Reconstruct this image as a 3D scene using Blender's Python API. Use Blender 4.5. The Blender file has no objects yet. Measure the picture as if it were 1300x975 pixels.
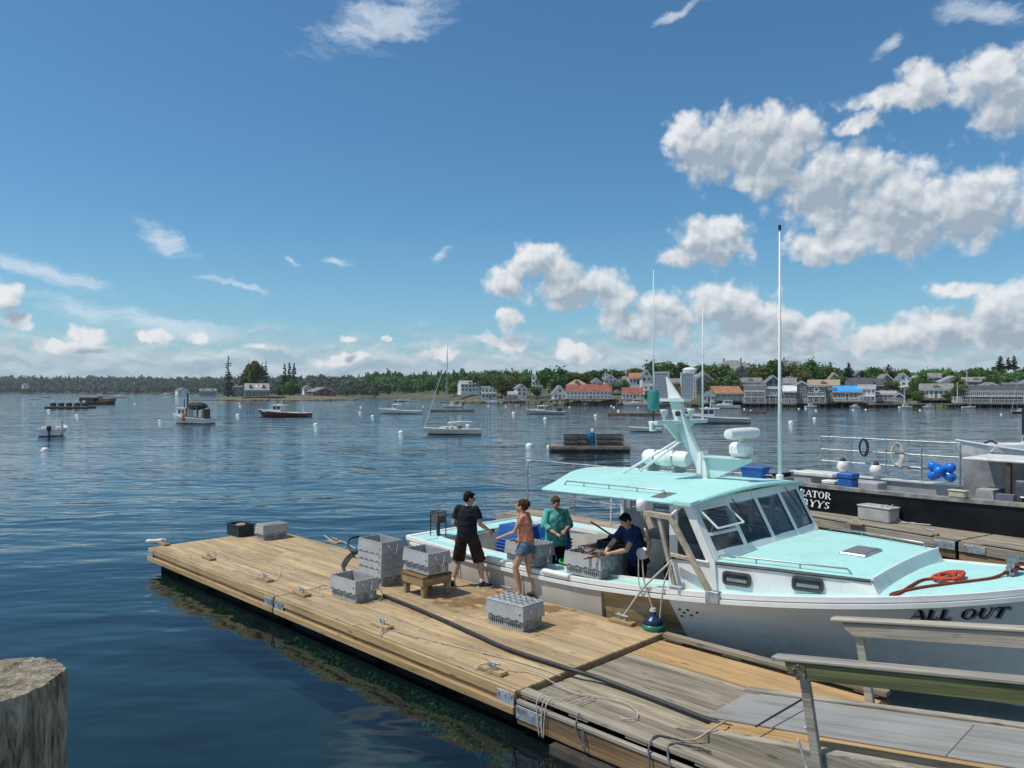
import bpy, bmesh, math, random
import numpy as np
from mathutils import Vector, Matrix, noise as mnoise
random.seed(7); np.random.seed(7)
R = math.radians
SC = bpy.context.scene
COL = SC.collection
# ---------------------------------------------------------------- camera, sky, sun, exposure
F, CX, HY, CZ = 968.0, 650.0, 497.0, 4.15          # focal length, centre and horizon of the 1300 px photograph; eye height
cam = bpy.data.objects.new('camera', bpy.data.cameras.new('camera')); COL.objects.link(cam)
cam.location = (0, 0, CZ); cam.rotation_euler = (R(90), 0, 0)
cam.data.sensor_width = 36; cam.data.lens = F/1300*36; cam.data.shift_y = (HY-487.5)/1300
cam.data.clip_start = .05; cam.data.clip_end = 20000
SC.camera = cam
SC.view_settings.view_transform = 'Standard'; SC.view_settings.look = 'None'
SC.view_settings.exposure = 0.2; SC.view_settings.gamma = 1.0
SUN_EL, SUN_AZ = R(62), R(-100)                    # azimuth clockwise from +Y (the way the camera looks)
sund = Vector((math.cos(SUN_EL)*math.sin(SUN_AZ), math.cos(SUN_EL)*math.cos(SUN_AZ), math.sin(SUN_EL)))
sl = bpy.data.lights.new('sun', 'SUN'); sl.energy = 3.3; sl.angle = R(.55); sl.color = (1, .945, .86)
so = bpy.data.objects.new('sun', sl); COL.objects.link(so); so.rotation_euler = sund.to_track_quat('Z', 'Y').to_euler()

class NT:                                           # tiny node-tree helper
    def __init__(s, tree): s.t = tree; s.n = tree.nodes; s.l = tree.links
    def put(s, sock, v):
        if v is None: return
        if isinstance(v, bpy.types.NodeSocket): s.l.new(v, sock)
        else:
            if hasattr(sock.default_value, '__len__'):
                if not hasattr(v, '__len__'): v = (v,)*len(sock.default_value)
                v = tuple(v)
                if len(sock.default_value) == 4 and len(v) == 3: v = v+(1,)
            sock.default_value = v
    def m(s, op, a, b=None, c=None, clamp=False):
        n = s.n.new('ShaderNodeMath'); n.operation = op; n.use_clamp = clamp
        for i, x in enumerate((a, b, c)): s.put(n.inputs[i], x)
        return n.outputs[0]
    def vm(s, op, a, b=None, c=None, out=0):
        n = s.n.new('ShaderNodeVectorMath'); n.operation = op
        for i, x in enumerate((a, b, c)): s.put(n.inputs[i], x)
        return n.outputs[1 if op in ('LENGTH', 'DOT_PRODUCT', 'DISTANCE') else 0]
    def noise(s, vec, scale=1, detail=4, rough=.55, dist=0, col=False, dim='3D'):
        n = s.n.new('ShaderNodeTexNoise'); n.noise_dimensions = dim
        s.put(n.inputs['Vector'], vec); s.put(n.inputs['Scale'], scale); s.put(n.inputs['Detail'], detail)
        s.put(n.inputs['Roughness'], rough); s.put(n.inputs['Distortion'], dist)
        return n.outputs['Color' if col else 'Fac']
    def mix(s, fac, a, b, blend='MIX'):
        n = s.n.new('ShaderNodeMix'); n.data_type = 'RGBA'; n.blend_type = blend
        s.put(n.inputs[0], fac); s.put(n.inputs[6], a); s.put(n.inputs[7], b)
        return n.outputs[2]
    def ss(s, x, lo, hi, a=0., b=1.):
        n = s.n.new('ShaderNodeMapRange'); n.interpolation_type = 'SMOOTHSTEP'
        s.put(n.inputs[0], x); s.put(n.inputs[1], lo); s.put(n.inputs[2], hi); s.put(n.inputs[3], a); s.put(n.inputs[4], b)
        return n.outputs[0]
    def lin(s, x, lo, hi, a=0., b=1.):
        n = s.n.new('ShaderNodeMapRange'); s.put(n.inputs[0], x); s.put(n.inputs[1], lo); s.put(n.inputs[2], hi); s.put(n.inputs[3], a); s.put(n.inputs[4], b)
        return n.outputs[0]
    def comb(s, x, y, z):
        n = s.n.new('ShaderNodeCombineXYZ')
        for i, q in enumerate((x, y, z)): s.put(n.inputs[i], q)
        return n.outputs[0]
    def ramp(s, fac, stops):
        n = s.n.new('ShaderNodeValToRGB'); e = n.color_ramp.elements
        while len(e) < len(stops): e.new(.5)
        for k, (p, c) in enumerate(stops): e[k].position = p; e[k].color = (*c, 1)
        s.put(n.inputs[0], fac); return n.outputs[0]

world = bpy.data.worlds.new('World'); SC.world = world; world.use_nodes = True
def make_sky():
    t = NT(world.node_tree); t.n.clear()
    out = t.n.new('ShaderNodeOutputWorld'); bg = t.n.new('ShaderNodeBackground'); bg.inputs[1].default_value = SKY_STRENGTH
    t.l.new(bg.outputs[0], out.inputs[0])
    sky = t.n.new('ShaderNodeTexSky'); sky.sky_type = 'NISHITA'; sky.sun_disc = False
    sky.sun_elevation = SUN_EL; sky.sun_rotation = SUN_AZ; sky.altitude = 0; sky.air_density = 1.0; sky.dust_density = .4; sky.ozone_density = 2.2
    tc = t.n.new('ShaderNodeTexCoord'); d = tc.outputs['Generated']
    sp = t.n.new('ShaderNodeSeparateXYZ'); t.l.new(d, sp.inputs[0])
    u = t.m('MULTIPLY', t.m('ARCTAN2', sp.outputs[0], sp.outputs[1]), F)
    v = t.m('MULTIPLY', t.m('ARCSINE', sp.outputs[2]), F)
    p0 = t.comb(u, v, 0)
    w1 = t.noise(p0, 1/85, 5, .6, col=True); w2 = t.noise(p0, 1/24, 3, .6, col=True)
    pw = t.vm('ADD', p0, t.vm('MULTIPLY', t.vm('SUBTRACT', w1, (.5, .5, .5)), (60, 44, 0)))
    pw = t.vm('ADD', pw, t.vm('MULTIPLY', t.vm('SUBTRACT', w2, (.5, .5, .5)), (16, 13, 0)))
    def uv(px, py):
        az = math.atan((px-CX)/F); return az*F, math.atan((HY-py)/F*math.cos(az))*F
    # cumulus puffs: centre and half-sizes, read off the photograph's 1300 px frame
    puffs = [(905,190,62,46),(975,195,70,52),(1050,235,75,45),(1130,262,80,46),(1215,258,75,44),(1080,300,40,24),(1160,295,60,26),(1040,305,38,22),(865,170,28,30),
             (900,312,58,30),(925,300,32,24),(865,325,30,16),
             (690,335,50,28),(680,325,32,22),(645,358,42,22),(735,365,68,34),(770,375,50,26),
             (830,400,44,34),(800,412,56,26),(858,410,30,26),
             (905,385,44,34),(945,400,46,38),(965,420,70,34),(1030,420,50,26),
             (1210,365,26,12),(1195,415,55,26),(1150,430,60,20),(1280,405,46,46),(1095,443,18,10),
             (8,382,22,22),(20,415,26,14),(108,424,32,13),(198,427,28,11),(255,428,22,10),(720,445,20,16),(640,435,34,14),(645,408,24,16),
             (95,440,60,10),(330,443,30,9),(440,430,16,7),(490,429,14,7),(1020,445,22,9),(735,450,26,14),(560,447,40,12),(440,452,60,12),
             (1170,112,30,26),(1135,130,45,16),(1245,100,45,28),(1290,140,40,40),(1085,160,24,11)]
    def field(p):
        L = None
        for (x, y, a, b) in puffs:
            cu, cv = uv(x, y); k = 1.16 if y < 350 and x > 840 else 1.06 if x > 600 else .82; a *= k; b *= k
            q = t.vm('MULTIPLY_ADD', p, (1/a, 1/b, 0), (-cu/a, -cv/b, 0))
            l = t.vm('LENGTH', q)
            L = l if L is None else t.m('SMOOTH_MIN', L, l, .14)
        return t.m('SUBTRACT', 1.0, L)
    def bill(p):                                     # cauliflower billows: rounded cells of falling size
        s = None
        for k, w in ((44, .50), (20, .30), (9, .16)):
            vo = t.n.new('ShaderNodeTexVoronoi'); vo.voronoi_dimensions = '2D'; t.put(vo.inputs['Vector'], p); t.put(vo.inputs['Scale'], 1/k)
            q = t.m('MULTIPLY', t.m('SUBTRACT', .45, vo.outputs['Distance']), 2.2*w); s = q if s is None else t.m('ADD', s, q)
        return s
    pb = t.vm('ADD', p0, t.vm('MULTIPLY', t.vm('SUBTRACT', w2, (.5, .5, .5)), (14, 12, 0)))
    fn = t.noise(p0, 1/40, 7, .6)
    E = t.m('ADD', t.m('ADD', field(pw), t.m('MULTIPLY', bill(pb), .36)), t.m('MULTIPLY', t.m('SUBTRACT', fn, .52), 1.1))
    # bank of cloud low over the horizon, all the way round
    bn = t.noise(t.vm('MULTIPLY', pw, (1/70, 1/24, 1)), 1, 6, .6)
    band = t.m('SUBTRACT', 1.0, t.m('ABSOLUTE', t.m('DIVIDE', t.m('SUBTRACT', v, 22), 30)))
    B = t.m('ADD', t.m('MULTIPLY', band, .55), t.m('MULTIPLY', t.m('SUBTRACT', bn, .5), 2.2))
    # broken cumulus beyond the frame (higher up and to the sides), cover raised to whiten the blue ambient light
    gn = t.noise(t.vm('MULTIPLY', p0, (1/240, 1/150, 1)), 1, 7, .58)
    outside = t.m('MAXIMUM', t.ss(t.m('ABSOLUTE', u), 640, 800), t.ss(v, 500, 640))
    G = t.m('SUBTRACT', t.m('MULTIPLY', t.m('SUBTRACT', gn, .53), 5), t.m('MULTIPLY', t.m('SUBTRACT', 1, outside), 4))
    E = t.m('MAXIMUM', E, G)
    up = t.vm('ADD', pw, (-7, 20, 0))
    fn2 = t.noise(t.vm('ADD', p0, (-4, 9, 0)), 1/40, 7, .6)
    b1 = bill(pb); b2 = bill(t.vm('ADD', pb, (-4, 9, 0)))
    E2 = t.m('ADD', field(up), t.m('MULTIPLY', t.m('SUBTRACT', fn2, .5), .8))
    bn2 = t.noise(t.vm('MULTIPLY', t.vm('ADD', pw, (-4, 7, 0)), (1/70, 1/24, 1)), 1, 6, .6)
    lit = t.m('MULTIPLY', t.ss(E2, 1.0, -.38), 1.)
    r1 = t.noise(p0, 1/60, 3, .45); r2 = t.noise(t.vm('ADD', p0, (-10, 20, 0)), 1/60, 3, .45)
    relief = t.m('ADD', t.m('MULTIPLY', t.m('SUBTRACT', r1, r2), 1.0), t.m('ADD', t.m('MULTIPLY', t.m('SUBTRACT', b1, b2), .62), t.m('MULTIPLY', t.m('SUBTRACT', fn, fn2), .7)))
    lit = t.m('ADD', lit, relief, clamp=True)
    litb = t.m('ADD', t.m('MULTIPLY', t.m('SUBTRACT', bn, bn2), 3.2), .42, clamp=True)
    dens = t.m('MULTIPLY', t.ss(E, .0, .5), .96)
    densb = t.m('MULTIPLY', t.ss(B, -.55, .3), .8)
    dens = t.m('MULTIPLY', dens, t.ss(v, -2, 12))
    # thin high cloud: stretched veils
    veils = [(490,25,120,38,-.30),(60,350,95,14,.1),(200,408,160,20,.12),(205,300,44,20,.55),(435,333,30,9,-.1),(370,329,14,8,.6),(560,320,18,10,-.5),(300,362,60,6,.12),(1130,58,24,12,-.6),(1250,15,60,18,.3),(620,432,60,8,0),(860,15,40,8,-.2)]
    vn = t.noise(t.vm('MULTIPLY', pw, (1/60, 1/16, 1)), 1, 6, .65)
    V = None
    for (x, y, a, b, sl_) in veils:
        cu, cv = uv(x, y)
        q = t.vm('SUBTRACT', pw, (cu, cv, 0))
        l = t.m('SQRT', t.m('ADD', t.m('POWER', t.vm('DOT_PRODUCT', q, (1/a, -sl_*0/a, 0)), 2), t.m('POWER', t.vm('DOT_PRODUCT', q, (sl_/b, 1/b, 0)), 2)))
        V = l if V is None else t.m('SMOOTH_MIN', V, l, .2)
    veil = t.m('MULTIPLY', t.ss(t.m('ADD', t.m('SUBTRACT', 1, V), t.m('MULTIPLY', t.m('SUBTRACT', vn, .55), 1.9)), .0, .9), .62)
    hz = t.ss(v, 230, 0)                          # low sky pales towards the horizon
    base = t.mix(t.m('MULTIPLY', hz, .22), t.mix(1.0, sky.outputs[0], SKY_TINT, 'MULTIPLY'), (4.2, 5.3, 6.6))
    c = t.mix(veil, base, (6.6, 7.2, 7.8))
    cb = t.mix(litb, (3.1, 4.1, 5.1), (6.1, 6.6, 7.0))
    c = t.mix(densb, c, cb)
    cc = t.mix(lit, (3.1, 3.75, 4.5), (7.4, 7.55, 7.65))
    c = t.mix(dens, c, cc)
    t.l.new(c, bg.inputs[0])
SKY_STRENGTH = .1
SKY_TINT = (.49, .83, .96)
make_sky()

# ---------------------------------------------------------------- placing helpers
def W(px, py, z=0.):                                # where the photograph's pixel meets the level z
    Y = F*(CZ-z)/(py-HY); return Vector(((px-CX)/F*Y, Y, z))
def WY(px, py, Y): return Vector(((px-CX)/F*Y, Y, CZ-(py-HY)*Y/F))
N0 = W(658, 876, .5); S2 = math.sqrt(.5)
def D(x, y, z=0.): return Vector((N0.x+(x+y)*S2, N0.y+(y-x)*S2, z))   # the float's frame: x along it to the right, y across it
def toD(w): d = w-N0; return ((d.x-d.y)*S2, (d.x+d.y)*S2)
DR = R(-45)
# ---------------------------------------------------------------- mesh helpers
class MB:
    def __init__(s): s.v = []; s.f = []; s.m = []
    def add(s, vs, fs, mi=0):
        o = len(s.v); s.v += [tuple(v) for v in vs]
        for f in fs: s.f.append(tuple(o+i for i in f)); s.m.append(mi)
        return s
    def box(s, x0, x1, y0, y1, z0, z1, mi=0, M=None):
        vs = [Vector((x, y, z)) for x in (x0, x1) for y in (y0, y1) for z in (z0, z1)]
        if M: vs = [M @ v for v in vs]
        return s.add(vs, [(0,1,3,2),(4,6,7,5),(0,4,5,1),(2,3,7,6),(0,2,6,4),(1,5,7,3)], mi)
    def cbox(s, x0, x1, y0, y1, z0, z1, b=.01, mi=0, M=None):
        c = Vector(((x0+x1)/2, (y0+y1)/2, (z0+z1)/2)); h = Vector((abs(x1-x0)/2, abs(y1-y0)/2, abs(z1-z0)/2)); b = min(b, min(h)*.9)
        vs = []; ix = {}
        for sx in (-1, 1):
            for sy in (-1, 1):
                for sz in (-1, 1):
                    for a in range(3):
                        q = [h[k]-(0 if k == a else b) for k in range(3)]
                        ix[(sx, sy, sz, a)] = len(vs); v = c+Vector((sx*q[0], sy*q[1], sz*q[2])); vs.append(M @ v if M else v)
        fs = []
        for a in range(3):
            o = [k for k in range(3) if k != a]
            for sg in (-1, 1):
                f = []
                for (p, q) in ((-1,-1),(1,-1),(1,1),(-1,1)):
                    k = [0,0,0]; k[a] = sg; k[o[0]] = p; k[o[1]] = q; f.append(ix[(*k, a)])
                fs.append(f)
            for p in (-1, 1):
                for q in (-1, 1):
                    k0 = [0,0,0]; k1 = [0,0,0]; k0[a] = -1; k1[a] = 1
                    for k in (k0, k1): k[o[0]] = p; k[o[1]] = q
                    fs.append((ix[(*k0, o[0])], ix[(*k0, o[1])], ix[(*k1, o[1])], ix[(*k1, o[0])]))
        for sx in (-1, 1):
            for sy in (-1, 1):
                for sz in (-1, 1): fs.append(tuple(ix[(sx, sy, sz, a)] for a in range(3)))
        return s.add(vs, fs, mi)
    def loft(s, rings, closed=True, caps=True, mi=0):
        n = len(rings[0]); vs = [v for r in rings for v in r]; fs = []
        for i in range(len(rings)-1):
            for j in range(n if closed else n-1):
                k = (j+1) % n; fs.append((i*n+j, i*n+k, (i+1)*n+k, (i+1)*n+j))
        if caps and closed: fs.append(tuple(range(n))[::-1]); fs.append(tuple((len(rings)-1)*n+j for j in range(n)))
        return s.add(vs, fs, mi)
    def tube(s, pts, r, n=6, mi=0, caps=True):
        pts = [Vector(p) for p in pts]; rr = r if hasattr(r, '__len__') else [r]*len(pts); rings = []
        up = None
        for i, p in enumerate(pts):
            t = (pts[min(i+1, len(pts)-1)]-pts[max(i-1, 0)])
            t = t.normalized() if t.length > 1e-9 else Vector((0,0,1))
            if up is None: up = t.orthogonal().normalized()
            else:
                up = up-t*up.dot(t); up = up.normalized() if up.length > 1e-6 else t.orthogonal().normalized()
            b = t.cross(up)
            rings.append([p+(up*math.cos(2*math.pi*k/n)+b*math.sin(2*math.pi*k/n))*rr[i] for k in range(n)])
        return s.loft(rings, True, caps, mi)
    def ell(s, c, r, nu=12, nv=8, mi=0, M=None):
        c = Vector(c); r = r if hasattr(r, '__len__') else (r, r, r); vs = []; fs = []
        for i in range(1, nv):
            th = math.pi*i/nv
            for j in range(nu):
                ph = 2*math.pi*j/nu; q = Vector((r[0]*math.sin(th)*math.cos(ph), r[1]*math.sin(th)*math.sin(ph), r[2]*math.cos(th)))
                vs.append(c+(M @ q if M else q))
        for i in range(nv-2):
            for j in range(nu): k = (j+1) % nu; fs.append((i*nu+j, (i+1)*nu+j, (i+1)*nu+k, i*nu+k))
        a = Vector((0,0,r[2])); vs += [c+(M @ a if M else a), c-(M @ a if M else a)]; T = len(vs)-2
        for j in range(nu): k = (j+1) % nu; fs.append((T, j, k)); fs.append((T+1, (nv-2)*nu+k, (nv-2)*nu+j))
        return s.add(vs, fs, mi)
    def lathe(s, prof, c=(0,0,0), n=16, mi=0, M=None):
        c = Vector(c); rings = []
        for r, z in prof:
            ring = [Vector((r*math.cos(2*math.pi*k/n), r*math.sin(2*math.pi*k/n), z)) for k in range(n)]
            rings.append([c+(M @ q if M else q) for q in ring])
        return s.loft(rings, True, True, mi)
    def prism(s, poly, fn0, fn1, mi=0):              # poly of 2-D points; fn0 / fn1 map them to the two faces
        n = len(poly); vs = [fn0(*p) for p in poly]+[fn1(*p) for p in poly]
        fs = [tuple(range(n))[::-1], tuple(range(n, 2*n))]+[(i, (i+1) % n, n+(i+1) % n, n+i) for i in range(n)]
        return s.add(vs, fs, mi)
    def build(s, name, mats, parent=None, loc=None, smooth=False, rot=None, auto=None):
        me = bpy.data.meshes.new(name); me.from_pydata(s.v, [], s.f)
        mats = mats if isinstance(mats, (list, tuple)) else [mats]
        for m in mats: me.materials.append(m)
        if len(mats) > 1: me.polygons.foreach_set('material_index', s.m)
        bm = bmesh.new(); bm.from_mesh(me); bmesh.ops.recalc_face_normals(bm, faces=bm.faces); bm.to_mesh(me); bm.free()
        if smooth:
            me.polygons.foreach_set('use_smooth', [True]*len(me.polygons))
            if auto: me.set_sharp_from_angle(angle=R(auto))
        return link(name, me, parent, loc, rot)
def link(name, me, parent=None, loc=None, rot=None):
    o = bpy.data.objects.new(name, me); COL.objects.link(o)
    if parent is not None: o.parent = parent
    if loc is not None: o.location = loc
    if rot is not None: o.rotation_euler = rot if hasattr(rot, '__len__') else (0, 0, rot)
    return o
def tag(o, label=None, cat=None, group=None, kind=None):
    for k, v in (('label', label), ('category', cat), ('group', group), ('kind', kind)):
        if v: o[k] = v
    return o
def thing(name, label, cat, loc=(0,0,0), rotz=0, group=None):
    o = bpy.data.objects.new(name, None); o.empty_display_size = .2; COL.objects.link(o); o.location = loc; o.rotation_euler = (0, 0, rotz)
    return tag(o, label, cat, group)
def copy_tree(o, parent=None, loc=None, rotz=None, label=None, scale=None):
    c = o.copy(); COL.objects.link(c); c.parent = parent
    if loc is not None: c.location = loc
    if rotz is not None: c.rotation_euler = (0, 0, rotz)
    if scale is not None: c.scale = scale if hasattr(scale, '__len__') else (scale,)*3
    if label: c['label'] = label
    for ch in list(o.children): copy_tree(ch, c)
    return c
def crom(pts, k=6):                                 # Catmull-Rom through the points
    P = [Vector(p) for p in pts]; P = [P[0]*2-P[1]]+P+[P[-1]*2-P[-2]]; out = []
    for i in range(1, len(P)-2):
        for j in range(k):
            t = j/k; a, b, c, d = P[i-1:i+3]
            out.append(.5*((2*b)+(c-a)*t+(2*a-5*b+4*c-d)*t*t+(3*b-a-3*c+d)*t*t*t))
    out.append(P[-2]); return out
def interp(tab, x):
    if x <= tab[0][0]: return tab[0][1]
    for (a, b), (c, d) in zip(tab, tab[1:]):
        if x <= c: return b+(d-b)*(x-a)/(c-a)
    return tab[-1][1]
def smin(tab, x):                                   # smooth table lookup
    n = len(tab)
    if x <= tab[0][0]: return tab[0][1]
    if x >= tab[-1][0]: return tab[-1][1]
    for i in range(n-1):
        if x <= tab[i+1][0]:
            (x0, y0), (x1, y1) = tab[i], tab[i+1]; t = (x-x0)/(x1-x0); h = x1-x0
            m0 = (y1-tab[i-1][1])/(x1-tab[i-1][0]) if i else (y1-y0)/h
            m1 = (tab[i+2][1]-y0)/(tab[i+2][0]-x0) if i+2 < n else (y1-y0)/h
            return (2*t**3-3*t*t+1)*y0+(t**3-2*t*t+t)*h*m0+(-2*t**3+3*t*t)*y1+(t**3-t*t)*h*m1
# ---------------------------------------------------------------- materials
MAT = {}
def mat(name, col, rough=.5, var=.12, scale=6., bump=0., bscale=40., metal=0., rand=0., col2=None, spec=.5, coat=0., stretch=None):
    if name in MAT: return MAT[name]
    m = bpy.data.materials.new(name); m.use_nodes = True; t = NT(m.node_tree); b = t.n['Principled BSDF']
    tc = t.n.new('ShaderNodeTexCoord'); vec = tc.outputs['Object']
    oi = t.n.new('ShaderNodeObjectInfo')
    if stretch: vec = t.vm('MULTIPLY', vec, stretch)
    vec = t.vm('ADD', vec, t.vm('MULTIPLY', (1, 1, 1), t.m('MULTIPLY', oi.outputs['Random'], 37.)))
    n = t.noise(vec, scale, 5, .62)
    c2 = col2 or tuple(x*(1-2.2*var) for x in col); c1 = col if col2 else tuple(min(1, x*(1+var)) for x in col)
    c = t.mix(t.ss(n, .3, .7), c2, c1)
    if rand: 
        f = t.lin(oi.outputs['Random'], 0, 1, 1-rand, 1+rand)
        c = t.mix(1.0, c, t.comb(f, f, f), 'MULTIPLY')
    t.put(b.inputs['Base Color'], c)
    t.put(b.inputs['Roughness'], t.lin(n, .3, .7, max(.02, rough-.08), min(1, rough+.08)))
    b.inputs['Metallic'].default_value = metal; b.inputs['Specular IOR Level'].default_value = spec
    if coat: b.inputs['Coat Weight'].default_value = coat; b.inputs['Coat Roughness'].default_value = .08
    if bump:
        bn = t.n.new('ShaderNodeBump'); bn.inputs['Strength'].default_value = .8; bn.inputs['Distance'].default_value = bump
        t.put(bn.inputs['Height'], t.noise(vec, bscale, 4, .6)); t.l.new(bn.outputs[0], b.inputs['Normal'])
    MAT[name] = m; return m
def wood(name, c1, c2, c3, rand=.2, rough=.75, knots=True, axis=0, stain=None):
    if name in MAT: return MAT[name]
    m = bpy.data.materials.new(name); m.use_nodes = True; t = NT(m.node_tree); b = t.n['Principled BSDF']
    tc = t.n.new('ShaderNodeTexCoord'); oi = t.n.new('ShaderNodeObjectInfo'); rn = oi.outputs['Random']
    ofs = t.comb(t.m('MULTIPLY', rn, 91.), t.m('MULTIPLY', rn, 53.), t.m('MULTIPLY', rn, 29.))
    p = t.vm('ADD', tc.outputs['Object'], ofs)
    s1 = [9, 9, 9]; s1[axis] = .55; s2 = [60, 60, 60]; s2[axis] = 1.6
    g = t.noise(t.vm('MULTIPLY', p, tuple(s1)), 1, 5, .6, dist=.6); h = t.noise(t.vm('MULTIPLY', p, tuple(s2)), 1, 3, .6)
    pt = t.noise(p, 1.3, 3, .5)
    c = t.ramp(t.m('ADD', t.m('MULTIPLY', g, .7), t.m('MULTIPLY', h, .3)), [(.38, c3), (.49, c2), (.6, c1)])
    if knots:
        vo = t.n.new('ShaderNodeTexVoronoi'); s3 = [7, 7, 7]; s3[axis] = 2.1; t.put(vo.inputs['Vector'], t.vm('MULTIPLY', p, tuple(s3))); vo.inputs['Scale'].default_value = 1
        c = t.mix(t.m('MULTIPLY', t.ss(vo.outputs['Distance'], .2, .06), .65), c, tuple(x*.42 for x in c3))
    f = t.lin(rn, 0, 1, 1-rand, 1+rand); f = t.m('MULTIPLY', f, t.lin(pt, .3, .7, .86, 1.1))
    c = t.mix(1.0, c, t.comb(f, t.m('MULTIPLY', f, t.lin(rn, 0, 1, 1.0, .97)), t.m('MULTIPLY', f, t.lin(rn, 0, 1, 1.04, .9))), 'MULTIPLY')
    geo = t.n.new('ShaderNodeNewGeometry')
    rw = .0
    if stain:                                       # wet / dirty patches with a place of their own, in world metres
        for (x, y, rx, ry, k, colr) in stain:
            q = t.vm('SUBTRACT', geo.outputs['Position'], (x, y, 0))
            l = t.vm('LENGTH', t.vm('MULTIPLY', q, (1/rx, 1/ry, 0)))
            sn = t.noise(geo.outputs['Position'], 4.2, 5, .65)
            msk = t.m('MULTIPLY', t.ss(t.m('ADD', t.m('SUBTRACT', 1, l), t.m('MULTIPLY', t.m('SUBTRACT', sn, .55), 2.4)), .0, .25), k)
            c = t.mix(msk, c, colr)
            rw = t.m('MAXIMUM', rw, msk)
        t.put(b.inputs['Roughness'], t.lin(rw, 0, 1, rough, .35))
    else: b.inputs['Roughness'].default_value = rough
    t.put(b.inputs['Base Color'], c); b.inputs['Specular IOR Level'].default_value = .25
    bn = t.n.new('ShaderNodeBump'); bn.inputs['Strength'].default_value = .8; bn.inputs['Distance'].default_value = .006
    t.put(bn.inputs['Height'], t.m('ADD', h, t.m('MULTIPLY', g, .6))); t.l.new(bn.outputs[0], b.inputs['Normal'])
    MAT[name] = m; return m
def leaf_mat(name, c1, c2, scale=.5, rand=.18):
    if name in MAT: return MAT[name]
    m = bpy.data.materials.new(name); m.use_nodes = True; t = NT(m.node_tree); b = t.n['Principled BSDF']
    tc = t.n.new('ShaderNodeTexCoord'); oi = t.n.new('ShaderNodeObjectInfo')
    n = t.noise(tc.outputs['Object'], scale, 4, .6); n2 = t.noise(tc.outputs['Object'], scale*7, 2, .6)
    c = t.mix(t.ss(t.m('ADD', t.m('MULTIPLY', n, .65), t.m('MULTIPLY', n2, .35)), .38, .62), c2, c1)
    f = t.lin(oi.outputs['Random'], 0, 1, 1-rand, 1+rand)
    c = t.mix(1.0, c, t.comb(t.lin(oi.outputs['Random'], 0, 1, 1+rand, 1-rand), f, f), 'MULTIPLY')
    t.put(b.inputs['Base Color'], c); b.inputs['Roughness'].default_value = .65; b.inputs['Specular IOR Level'].default_value = .2
    tr = t.n.new('ShaderNodeBsdfTranslucent'); t.put(tr.inputs[0], c); mx = t.n.new('ShaderNodeMixShader'); mx.inputs[0].default_value = .22
    t.l.new(b.outputs[0], mx.inputs[1]); t.l.new(tr.outputs[0], mx.inputs[2]); t.l.new(mx.outputs[0], t.n['Material Output'].inputs[0])
    MAT[name] = m; return m
def glass_mat(name, tint, clear):
    if name in MAT: return MAT[name]
    m = bpy.data.materials.new(name); m.use_nodes = True; t = NT(m.node_tree); t.n.remove(t.n['Principled BSDF'])
    geo = t.n.new('ShaderNodeNewGeometry'); cs = t.m('ABSOLUTE', t.vm('DOT_PRODUCT', geo.outputs['Normal'], geo.outputs['Incoming'])); frv = t.m('ADD', .045, t.m('MULTIPLY', t.m('POWER', t.m('SUBTRACT', 1, cs), 5), .95))
    gl = t.n.new('ShaderNodeBsdfGlossy'); gl.inputs['Roughness'].default_value = .03; gl.inputs[0].default_value = (.9, .95, 1, 1)
    tr = t.n.new('ShaderNodeBsdfTransparent'); tr.inputs[0].default_value = (*tint, 1)
    df = t.n.new('ShaderNodeBsdfDiffuse'); df.inputs[0].default_value = (.012, .015, .018, 1)
    m1 = t.n.new('ShaderNodeMixShader'); m1.inputs[0].default_value = clear; t.l.new(df.outputs[0], m1.inputs[1]); t.l.new(tr.outputs[0], m1.inputs[2])
    m2 = t.n.new('ShaderNodeMixShader'); t.l.new(frv, m2.inputs[0]); t.l.new(m1.outputs[0], m2.inputs[1]); t.l.new(gl.outputs[0], m2.inputs[2])
    t.l.new(m2.outputs[0], t.n['Material Output'].inputs[0]); MAT[name] = m; return m
offwhite = mat('weathered_white', (.66, .66, .62), .5, .1, 5)
def boatpaint(name, col, dirt, amt, rough, streak=True, nonskid=0., rust=0.):
    m = bpy.data.materials.new(name); m.use_nodes = True; t = NT(m.node_tree); b = t.n['Principled BSDF']; P = t.n.new('ShaderNodeTexCoord').outputs['Object']
    n1 = t.noise(P, 1.1, 5, .65); n2 = t.noise(P, 7, 6, .7); n3 = t.noise(t.vm('MULTIPLY', P, (5, 5, .5)), 3, 5, .7)
    c = t.mix(t.m('MULTIPLY', t.ss(t.m('ADD', t.m('MULTIPLY', n1, .5), t.m('MULTIPLY', n2, .5)), .46, .66), amt), col, dirt)
    c = t.mix(t.m('MULTIPLY', t.ss(n2, .60, .74), amt*.8), c, tuple(x*.6 for x in dirt))
    if streak: c = t.mix(t.m('MULTIPLY', t.ss(n3, .56, .75), amt*.9), c, dirt)
    if rust: c = t.mix(t.m('MULTIPLY', t.ss(t.noise(t.vm('MULTIPLY', P, (9, 9, .8)), 1.7, 4, .7), .63, .78), rust), c, (.30, .16, .07))
    t.put(b.inputs['Base Color'], c); t.put(b.inputs['Roughness'], t.lin(n2, .3, .7, rough-.08, rough+.16))
    if nonskid:
        bn = t.n.new('ShaderNodeBump'); bn.inputs['Strength'].default_value = .7; bn.inputs['Distance'].default_value = nonskid; t.put(bn.inputs['Height'], t.noise(P, 150, 2, .7)); t.l.new(bn.outputs[0], b.inputs['Normal'])
    MAT[name] = m; return m
aqua = boatpaint('aqua_paint', (.40, .72, .675), (.33, .52, .46), .55, .6, False, .002)
white = boatpaint('white_gelcoat', (.80, .80, .77), (.60, .57, .48), .4, .4, True, 0, .25)
galv = mat('galvanised_steel', (.45, .46, .46), .42, .15, 9, metal=.7)
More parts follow.
